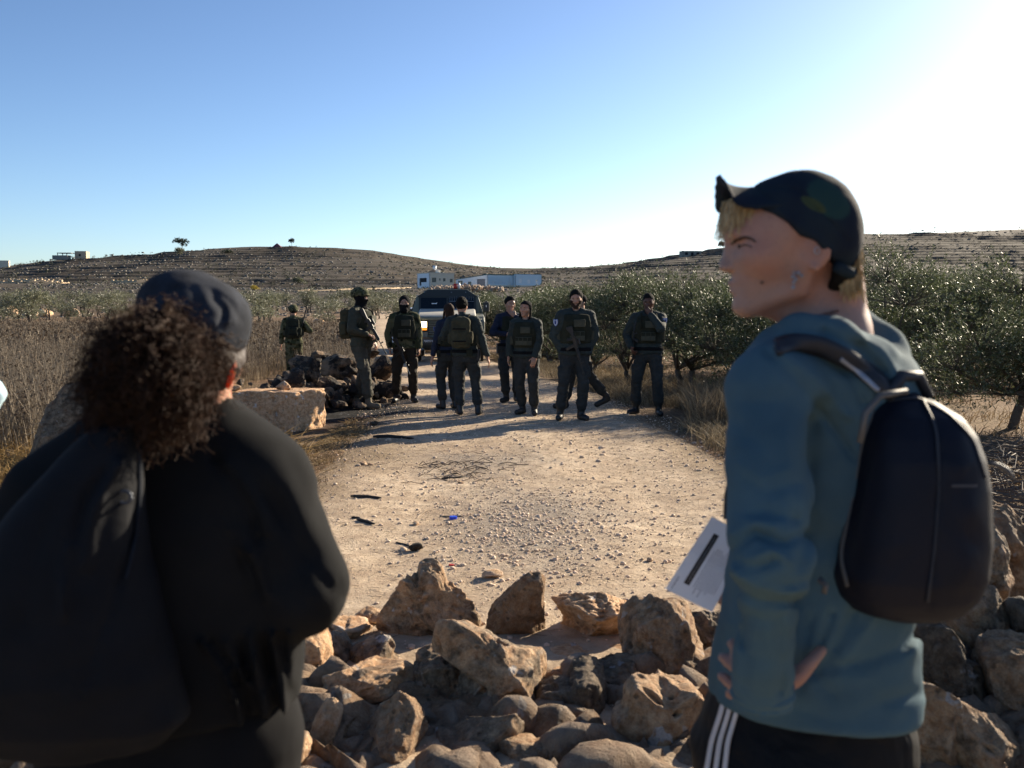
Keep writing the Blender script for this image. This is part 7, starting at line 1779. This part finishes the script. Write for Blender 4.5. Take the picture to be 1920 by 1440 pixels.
# navy backpack
NAVY = fabric('navy_nylon', (.0045, .006, .014), weave=600, rough=.6, var=.12, spec=.24, bump=.2, wrinkle=.25, wscale=5)
BP = px_loft([(1142, 1640, 1745), (1128, 1582, 1788), (1100, 1556, 1814), (1062, 1545, 1828), (1000, 1560, 1836), (900, 1587, 1833), (850, 1598, 1824), (810, 1606, 1810), (775, 1620, 1782), (750, 1637, 1748), (738, 1655, 1718)], 1.70,
             lambda py: np.interp(py, [738, 800, 1156], [1.72, 1.70, 1.69]), lambda py: np.interp(py, [738, 770, 850, 1050, 1120, 1156], [.045, .085, .115, .125, .105, .05]))
def pack_f(P):
    d = loft(P, *BP[:3], BP[3], BP[4], 2.9)
    d = d + fold_px(P, [(1735, 742), (1762, 800), (1762, 900), (1752, 1040), (1742, 1140)], 1.60, 4, .005) + fold_px(P, [(1690, 745), (1640, 790), (1618, 900), (1590, 1040), (1600, 1120)], 1.60, 3.5, .004)
    d = d - fold_px(P, [(1800, 800), (1820, 930), (1810, 1080)], 1.60, 26, .006)
    return d + fbm(P * np.array([1, 1, .8]), 6, 3, seed=91) * .007
bp = empty('backpack', (.62, 1.70, .95), 0, 'navy blue backpack worn by the person in the blue hooded top', 'backpack')
def bobj(o, par=None):
    o.location = tuple(Vector(o.location) - Vector(bp.location)); o.parent = bp; return o
bobj(surf_obj('bag', pack_f, (.48, 1.48, .95), (.88, 1.92, 1.46), .0065, NAVY))
STRAPM = fabric('strap_webbing', (.022, .026, .036), weave=500, rough=.6, spec=.4); PIPE = plain('grey_piping', (.10, .095, .09), .6)
bobj(band('side_seam', pack_f, [(1728, 745), (1755, 800), (1762, 900), (1752, 1040), (1738, 1135)], 4, 1.5, 1.9, STRAPM, None, off=.003, th=.003))
bobj(band('front_zip', pack_f, [(1640, 760), (1615, 830), (1598, 930), (1575, 1040), (1590, 1105)], 5, 1.5, 1.9, PIPE, None, off=.002, th=.003))
bobj(band('seam', pack_f, [(1660, 752), (1720, 744), (1775, 772), (1825, 822), (1850, 900)], 3, 1.5, 1.95, STRAPM, None, off=.002, th=.003))
both = lambda P: np.minimum(hoodie(P), pack_f(P))
bobj(band('shoulder_strap', both, [(1450, 652), (1490, 641), (1540, 648), (1590, 672), (1632, 702), (1668, 735)], [26, 30, 34, 34, 30, 24], 1.45, 1.95, STRAPM, None, off=.007, th=.009))
bobj(band('strap_edge', both, [(1575, 672), (1612, 700), (1648, 733)], 7, 1.45, 1.95, plain('pale_strap_edge', (.30, .32, .36), .5), None, off=.014, th=.004))
m = MB().tube([at(1665, 745, 1.66), at(1690, 705, 1.68), at(1722, 705, 1.70), at(1742, 745, 1.70)], [.009, .011, .011, .009], 8); bobj(m.build('carry_handle', STRAPM, None, True))
m = MB().tube([at(1612, 830, 1.60), at(1622, 775, 1.60), at(1650, 742, 1.61), at(1700, 733, 1.62)], [.005, .006, .006, .005], 8); bobj(m.build('piping', PIPE, None, True))
m = MB().tube([at(1536, 1085, 1.60), at(1548, 1098, 1.59), at(1545, 1112, 1.59)], .005, 8); bobj(m.build('buckle', PIPE, None, True))
# dangling strap ends in front of the chest and the loose cord at the back
def ribbon(pts, w, name, mat, th=.003):
    pts = [np.array(p, float) for p in pts]; V = []; n = len(pts)
    for p in pts: V += [p + np.array([-w / 2, 0, 0]), p + np.array([w / 2, 0, 0]), p + np.array([w / 2, th, 0]), p + np.array([-w / 2, th, 0])]
    Fc = [(0, 1, 2, 3), tuple(4 * (n - 1) + k for k in (3, 2, 1, 0))]
    for i in range(n - 1):
        for k in range(4): Fc.append((4 * i + k, 4 * i + (k + 1) % 4, 4 * i + 4 + (k + 1) % 4, 4 * i + 4 + k))
    m = MB(); m.add(V, Fc); return m.build(name, mat)
bobj(ribbon([at(1380, 770, 1.76), at(1372, 812, 1.76), at(1365, 846, 1.76)], .012, 'strap_end', STRAPM)); bobj(ribbon([at(1384, 858, 1.74), at(1374, 890, 1.74), at(1366, 930, 1.74), at(1364, 974, 1.74)], .015, 'strap_end', STRAPM))
m = MB().tube([at(1856, 868, 1.74), at(1872, 872, 1.75), at(1888, 882, 1.75), at(1902, 898, 1.74)], [.0035, .0045, .006, .003], 8); bobj(m.build('cord', PIPE, None, True))
# faint lettering on the outer panel
lg = march(pack_f, [(1808, 912)], 1.5, 1.9)[0]
lg = 1.6 if np.isnan(lg) else lg
LGM = plain('faint_print', (.05, .055, .07), .5)
mm = MB()
for i, wv in enumerate((.004, .0045, .004, .005, .004, .0045, .004, .0045, .004)):
    p = at(1787 + i * 5.4, 911, lg - .004 + i * .0006); mm.box(p, (wv * .8, .001, .0045))
bobj(mm.build('brand_strip', LGM))

# sheet of paper held in the far hand
PAP = NT('white_paper'); PAP.base(PAP.mix(PAP.noise(6, 3), (.74, .76, .84), (.84, .86, .92))).set(Roughness=.7); 
tr_ = PAP.new('ShaderNodeBsdfTranslucent'); tr_.inputs[0].default_value = (.8, .8, .82, 1); ms_ = PAP.new('ShaderNodeMixShader'); ms_.inputs[0].default_value = .4
PAP.link(PAP.b.outputs[0], ms_.inputs[1]); PAP.link(tr_.outputs[0], ms_.inputs[2]); PAP.link(ms_.outputs[0], PAP.n['Material Output'].inputs[0]); PAP = PAP.m
INK = plain('black_ink', (.012, .012, .015), .6); INKG = plain('grey_ink', (.16, .17, .22), .6)
c00 = np.array((1335, 968.)); c10 = np.array((1408, 1010.)); c01 = np.array((1247, 1104.)); c11 = np.array((1335, 1148.))
def pp(u, v, off=0.0):
    q = (c00 * (1 - u) + c10 * u) * (1 - v) + (c01 * (1 - u) + c11 * u) * v
    y = 1.93 + .012 * math.sin(u * 3.1) + .018 * abs(v - .48) * 2 - .010 * math.cos(v * 9 + u * 2) * .5 - off
    return at(q[0], q[1], y)
nu, nv = 22, 30; V = [pp(i / nu, j / nv) for i in range(nu + 1) for j in range(nv + 1)]
Q = np.array([(i * (nv + 1) + j, (i + 1) * (nv + 1) + j, (i + 1) * (nv + 1) + j + 1, i * (nv + 1) + j + 1) for i in range(nu) for j in range(nv)])
me = mesh('paper_sheet', np.array(V), Q); me.shade_smooth(); paper = obj('paper_sheet', me, PAP); tag(paper, 'creased white sheet of paper with a black heading bar, held beside the blue hooded top', 'paper')
def ink(name, u0, u1, v0, v1, mat, n=14, off=.0012):
    V = []; 
    for j in range(n + 1):
        v = v0 + (v1 - v0) * j / n; V += [pp(u0, v, off), pp(u1, v, off)]
    Q = np.array([(2 * j, 2 * j + 1, 2 * j + 3, 2 * j + 2) for j in range(n)]); return obj(name, mesh(name, np.array(V), Q), mat, paper)
ink('heading_bar', .24, .36, .16, .84, INK)
Vs, Fs = [], []
g = np.random.default_rng(211)
def dashes(u0, v0, v1, w):
    v = v0
    while v < v1:
        L = g.uniform(.012, .035); b = len(Vs); Vs.extend([pp(u0, v, .0012), pp(u0 + w, v, .0012), pp(u0 + w, min(v + L, v1), .0012), pp(u0, min(v + L, v1), .0012)]); Fs.append((b, b + 1, b + 2, b + 3)); v += L + .010
for k in range(9): dashes(.44 + k * .052, .30 + (.04 if k % 4 == 0 else 0), g.uniform(.78, .92), .016)
dashes(.09, .80, .97, .020)
obj('text_lines', mesh('text_lines', np.array(Vs), np.array(Fs)), INKG, paper)
Vs, Fs = [], []; dashes(.293, .19, .81, .014); obj('heading_text', mesh('heading_text', np.array([v + np.array([0, -.0008, 0]) for v in Vs]), np.array(Fs)), plain('paper_white', (.5, .5, .55), .7), paper)

# ===== the person with curly hair (left), seen from behind
JK = fabric('black_fleece_jacket', (.0125, .013, .014), weave=380, rough=.95, var=.2, mottle=5, bump=.3, spec=.12)
wom = empty('person', (-.55, 1.72, 0), 0, 'person seen from behind with big curly brown hair, a dark cap and a black jacket', 'person')
def wobj(o): o.location = tuple(Vector(o.location) - Vector(wom.location)); o.parent = wom; return o
WH = at(356, 664, 1.72); WR = rotm(R(6), R(0), R(180 - 14))
wl_ = px_loft([(762, 330, 425), (785, 270, 455), (815, 205, 500), (850, 150, 535), (900, 90, 560), (960, 40, 572), (1060, 10, 575), (1180, 0, 562), (1300, -5, 558), (1372, -5, 558), (1400, -5, 556), (1460, -5, 550)], 1.72, 1.75,
              lambda py: np.interp(py, [762, 850, 950, 1200, 1400], [.07, .13, .165, .175, .175]))
wsr = at(480, 905, 1.72); wer = at(572, 1098, 1.70); wwr = at(500, 1135, 1.98)
wsl = at(95, 935, 1.74); wel = at(-10, 1130, 1.74); wwl = at(80, 1150, 2.0)
def wbody(P):
    d = head_sdf((P - WH) @ WR, ear_y=.012, jaw=.92)
    d = smin(d, cap(P, at(370, 860, 1.78), WH + np.array([0, .0, -.06]), .058, .054), .03)
    d = smin(d, smax(loft(P, *wl_[:3], wl_[3] * .8, wl_[4] * .75), .95 - P[:, 2], .05), .03)
    for a, b, c in ((wsr, wer, wwr), (wsl, wel, wwl)): d = smin(d, chain(P, [a, b, c], [.05, .04, .028]), .03); d = smin(d, hand_sdf(P, c, (-.5 if c is wwr else .5, .5, .1), (0, 1, -.2), 1, .8), .01)
    for s in (-1, 1):
        h = np.array([-.62 + s * .09, 1.76, .82]); d = smin(d, chain(P, [h, h + np.array([0, -.02, -.4]), h + np.array([0, 0, -.74])], [.095, .06, .045]), .03); d = smin(d, cap(P, h + np.array([0, -.02, -.77]), h + np.array([0, .14, -.78]), .035, .028), .02)
    return d
WSK = skin_mat('warm_skin', (.46, .25, .17), sss=.55)
wobj(surf_obj('body', wbody, (-1.15, 1.42, -.02), (.0, 2.22, 1.76), .0085, WSK))
EARM = NT('sunlit_ear'); EARM.base((.62, .20, .10)).set(Roughness=.5, Subsurface_Weight=1.0, Subsurface_Scale=.03); EARM.b.inputs['Subsurface Radius'].default_value = (1, .25, .1)  # red glow of the backlight put into the ear's colour
tl = EARM.new('ShaderNodeBsdfTranslucent'); tl.inputs[0].default_value = (.95, .22, .06, 1); mx = EARM.new('ShaderNodeMixShader'); mx.inputs[0].default_value = .65
EARM.link(EARM.b.outputs[0], mx.inputs[1]); EARM.link(tl.outputs[0], mx.inputs[2]); EARM.link(mx.outputs[0], EARM.n['Material Output'].inputs[0])
ec = at(434, 700, 1.70)
wobj(surf_obj('ear', lambda P: smax(ell(P, ec, (.0065, .020, .028), rotm(0, R(14), R(20))), -ell(P, ec + np.array([.006, .004, .004]), (.004, .011, .017)), .003), ec - .04, ec + .04, .003, EARM.m))
def wjacket(P):
    d = loft(P, *wl_[:3], wl_[3], wl_[4], 2.3)
    d = smin(d, chain(P, [at(420, 845, 1.75), wsr, wer], [.075, .088, .070]), .05); d = smin(d, chain(P, [wer, wwr], [.070, .052]), .02)
    d = smin(d, ell(P, wer + np.array([-.004, .0, -.008]), (.072, .085, .062)), .02)
    d = smin(d, chain(P, [at(200, 850, 1.75), wsl, wel], [.075, .084, .070]), .05); d = smin(d, chain(P, [wel, wwl], [.070, .052]), .02)
    d = smin(d, chain(P, [at(350, 782, 1.70), at(410, 778, 1.72), at(428, 786, 1.78)], [.030, .030, .026]), .02)
    f = 0
    for ln, w, am in [([(400, 860), (440, 900), (470, 960), (490, 1010)], 11, 0.0171), ([(420, 870), (455, 905), (490, 960), (500, 1000)], 9, -0.0190), ([(455, 1000), (480, 1060), (500, 1120)], 11, -0.0190), ([(440, 1010), (465, 1060), (480, 1110)], 9, 0.0152), ([(425, 985), (452, 1030), (470, 1040)], 6, -0.0171), ([(500, 920), (550, 1000), (580, 1050)], 16, 0.0133),
                      ([(540, 860), (580, 920), (610, 1000)], 16, .004), ([(378, 1205), (420, 1260), (445, 1320), (455, 1375)], 6, -0.0252), ([(395, 1200), (435, 1250), (460, 1310), (470, 1375)], 8, 0.0252), ([(420, 1205), (448, 1260), (470, 1290)], 7, -0.0162), ([(470, 1190), (478, 1250), (500, 1340)], 8, -0.0180), ([(450, 1200), (462, 1250), (482, 1340)], 7, 0.0180),
                      ([(508, 1190), (525, 1260), (535, 1350)], 8, -0.0162), ([(495, 1195), (508, 1260), (520, 1340)], 7, 0.0198), ([(545, 1190), (548, 1280)], 8, -0.0108), ([(448, 1372), (500, 1386), (556, 1376)], 6, -0.0180), ([(455, 1360), (500, 1374), (552, 1362)], 5, 0.0144), ([(560, 1120), (600, 1150), (640, 1120)], 9, 0.0072), ([(600, 1080), (625, 1110), (640, 1100)], 9, 0.0054)]:
        f = f + fold_px(P, ln, 1.60, w, am, 1.78)
    d = d + f + fbm(P * np.array([1, 1, 1.4]), 6, 3, seed=177) * .010
    return smax(d, .858 + .008 * np.sin(P[:, 0] * 12) - P[:, 2], .012)
wobj(surf_obj('jacket', wjacket, (-1.15, 1.44, .74), (.0, 2.22, 1.44), .0090, JK))
def wpants(P):
    d = loft(P, np.array([.62, .78, .95]), np.full(3, -.625), np.full(3, 1.76), np.array([.205, .215, .20]), np.array([.15, .16, .15]), 2.3)
    for s in (-1, 1):
        h = np.array([-.62 + s * .10, 1.76, .78]); d = smin(d, chain(P, [h, h + np.array([0, -.02, -.38]), h + np.array([0, 0, -.66])], [.135, .10, .08]), .04)
    return d + fbm(P, 9, 3, seed=5) * .010
wobj(surf_obj('trousers', wpants, (-1.0, 1.5, .03), (-.2, 2.05, 1.0), .011, fabric('black_trousers', (.010, .010, .011), weave=400)))
for s in (-1, 1):
    a = np.array([-.62 + s * .10, 1.76, .09]); wobj(surf_obj('shoe', lambda P, a=a: smax(smin(cap(P, a + np.array([0, -.03, -.045]), a + np.array([0, .17, -.05]), .048, .040), cap(P, a, a + np.array([0, 0, .03]), .05), .03), -P[:, 2], .006), a - np.array([.1, .12, .12]), a + np.array([.1, .28, .12]), .009, BOOTK))
# cap of the curly haired person
WC = fabric('dark_denim_cap', (.034, .038, .048), weave=420, rough=.95, var=.45, mottle=14, bump=.4, spec=.1)
def wcap(P):
    M = rotm(0, R(24), 0)
    d = ell(P, at(360, 592, 1.735), (.0950, .108, .078), M); d = smin(d, ell(P, at(416, 604, 1.72), (.042, .085, .052)), .03); d = smin(d, ell(P, WH + np.array([0, 0, .030]), (.088, .112, .094)), .015)
    q = (P - at(352, 612, 1.73)) @ M; d = smax(d, -(q[:, 2] + .016), .008)
    for ln, w, am in [([(330, 545), (360, 540), (375, 570)], 8, .005), ([(400, 560), (420, 580), (415, 610)], 7, .008), ([(380, 600), (410, 610), (440, 600)], 6, -.005), ([(395, 545), (430, 565), (452, 600)], 5, .004)]: d = d + fold_px(P, ln, 1.66, w, am)
    return d + fbm(P, 18, 3, seed=9) * .004
wobj(surf_obj('cap', wcap, at(360, 600, 1.73) - .17, at(360, 600, 1.73) + .17, .0055, WC)); wc = wom.children[-1]
def wband(P):
    M = rotm(0, R(27), 0); c = at(388, 615, 1.735); q = (P - c) @ M
    d = np.abs(ell(q, (0, 0, .0), (.0865, .092, .12))) - .004; d = smax(d, np.abs(q[:, 2] + .005) - .020, .004); return d + fbm(P, 30, 2, seed=9) * .002
# curly hair
CURL = NT('curly_brown_hair'); fz = CURL.noise(25, 3, .6); CURL.base(CURL.mix(fz, (.022, .012, .008), (.085, .046, .027))).set(Roughness=.6, Specular_IOR_Level=.2)
t2 = CURL.new('ShaderNodeBsdfTranslucent'); t2.inputs[0].default_value = (.16, .08, .04, 1); m2 = CURL.new('ShaderNodeMixShader'); m2.inputs[0].default_value = .25
CURL.link(CURL.b.outputs[0], m2.inputs[1]); CURL.link(t2.outputs[0], m2.inputs[2]); CURL.link(m2.outputs[0], CURL.n['Material Output'].inputs[0]); CURL = CURL.m
hp = at(284, 684, 1.575)
def hcore(P): return smin(ell(P, hp, (.084, .070, .088)), ell(P, at(272, 722, 1.58), (.058, .055, .042)), .03) + fbm(P, 22, 3, seed=12) * .014
wobj(surf_obj('hair_core', hcore, hp - .2, hp + .2, .007, plain('deep_brown_hair', (.012, .006, .004), .9, spec=.05)))
g = np.random.default_rng(301); N = 4300
dv = unit(g.normal(size=(N, 3)) * np.array([1, 1, 1]) + np.array([0, -.35, 0])); rt = hp + dv * np.array([.077, .064, .080]) * g.uniform(.6, 1.08, (N, 1))
low_ = g.random(N) < .22; rt[low_] = at(268, 722, 1.57) + dv[low_] * np.array([.066, .052, .042])
dd_ = unit(dv * .45 + g.normal(size=(N, 3)) * .55 + np.array([0, 0, -.35]))
wobj(strands('curls', rt, dd_, g.uniform(.035, .075, N), g.uniform(.0007, .0013, N), CURL, None, 302, curl=g.uniform(.0035, .0070, N), sides=3, segs=13, grav=.3)); wom.children[-1]['kind'] = 'stuff'
N = 600; rt = np.array([at(x, y, 1.70) for x, y in zip(g.uniform(385, 448, N), g.uniform(628, 690, N))]); rt[:, 1] = g.uniform(1.64, 1.76, N); rt[:, 0] -= .01
wobj(strands('side_curls', rt, np.stack([g.uniform(-.3, .9, N), g.normal(size=N) * .6, g.normal(size=N) * .5], 1), g.uniform(.012, .045, N), np.full(N, .0009), CURL, None, 303, curl=g.uniform(.003, .007, N), sides=3, segs=16, grav=.3)); wom.children[-1]['kind'] = 'stuff'
wobj(surf_obj('hair_cap', lambda P: smax(ell(P, at(385, 665, 1.72), (.066, .085, .075)), -ell(P, at(460, 720, 1.80), (.05, .09, .06)), .01) + fbm(P, 50, 2, seed=4) * .004, at(385, 665, 1.72) - .13, at(385, 665, 1.72) + .13, .006, plain('pulled_back_hair', (.028, .014, .009), .6, var=.4, scale=80, bump=.6)))
# her dark bag with drawstring flap
BAGM = fabric('dark_canvas_bag', (.0065, .0075, .0105), weave=420, rough=.85, spec=.2, wrinkle=.3, wscale=5)
WB = px_loft([(1416, 60, 200), (1400, -60, 290), (1350, -110, 345), (1250, -130, 330), (1150, -110, 300), (1050, -60, 272), (950, 30, 262), (880, 95, 262), (830, 140, 262), (800, 175, 258)], 1.52, 1.53, lambda py: np.interp(py, [800, 900, 1100, 1300, 1416], [.035, .07, .11, .12, .05]))
def wbag(P):
    d = loft(P, *WB[:3], WB[3], WB[4], 2.4)
    for ln, w, am in [([(225, 870), (190, 930), (170, 990), (160, 1060)], 12, -.016), ([(200, 880), (160, 940), (140, 1010)], 10, .012), ([(140, 1000), (120, 1060), (118, 1160)], 7, -.012), ([(255, 900), (250, 1000), (205, 1150), (150, 1300)], 7, .006), ([(100, 960), (60, 1060), (40, 1180)], 12, .006)]: d = d + fold_px(P, ln, 1.45, w, am)
    return d + fbm(P, 7, 3, seed=15) * .008
bag = empty('rucksack', (-.72, 1.53, .95), 0, 'large dark rucksack hanging on the back of the curly haired person', 'rucksack')
def gobj(o): o.location = tuple(Vector(o.location) - Vector(bag.location)); o.parent = bag; return o
gobj(surf_obj('bag', wbag, (-1.0, 1.36, .80), (-.42, 1.70, 1.45), .0075, BAGM))
gobj(band('flap_edge', wbag, [(262, 838), (262, 930), (255, 1010), (235, 1090)], 5, 1.34, 1.7, fabric('dark_trim', (.018, .022, .030), weave=300), None, off=.003, th=.004))
ye = march(wbag, [(234, 932)], 1.34, 1.7)[0]; ye = 1.45 if np.isnan(ye) else ye
pe = at(234, 932, ye - .004); m = MB(); m.tube([pe + np.array([.0095 * math.cos(a_), 0, .0095 * math.sin(a_)]) for a_ in np.linspace(0, 2 * math.pi, 21)], .0028, 8); gobj(m.build('eyelet', plain('eyelet_metal', (.05, .06, .08), .4, .5), None, True))
gobj(band('shoulder_strap', lambda P: np.minimum(wjacket(P), wbag(P)), [(215, 812), (240, 790), (285, 782), (330, 790)], 26, 1.34, 1.85, BAGM, None, off=.006, th=.007))
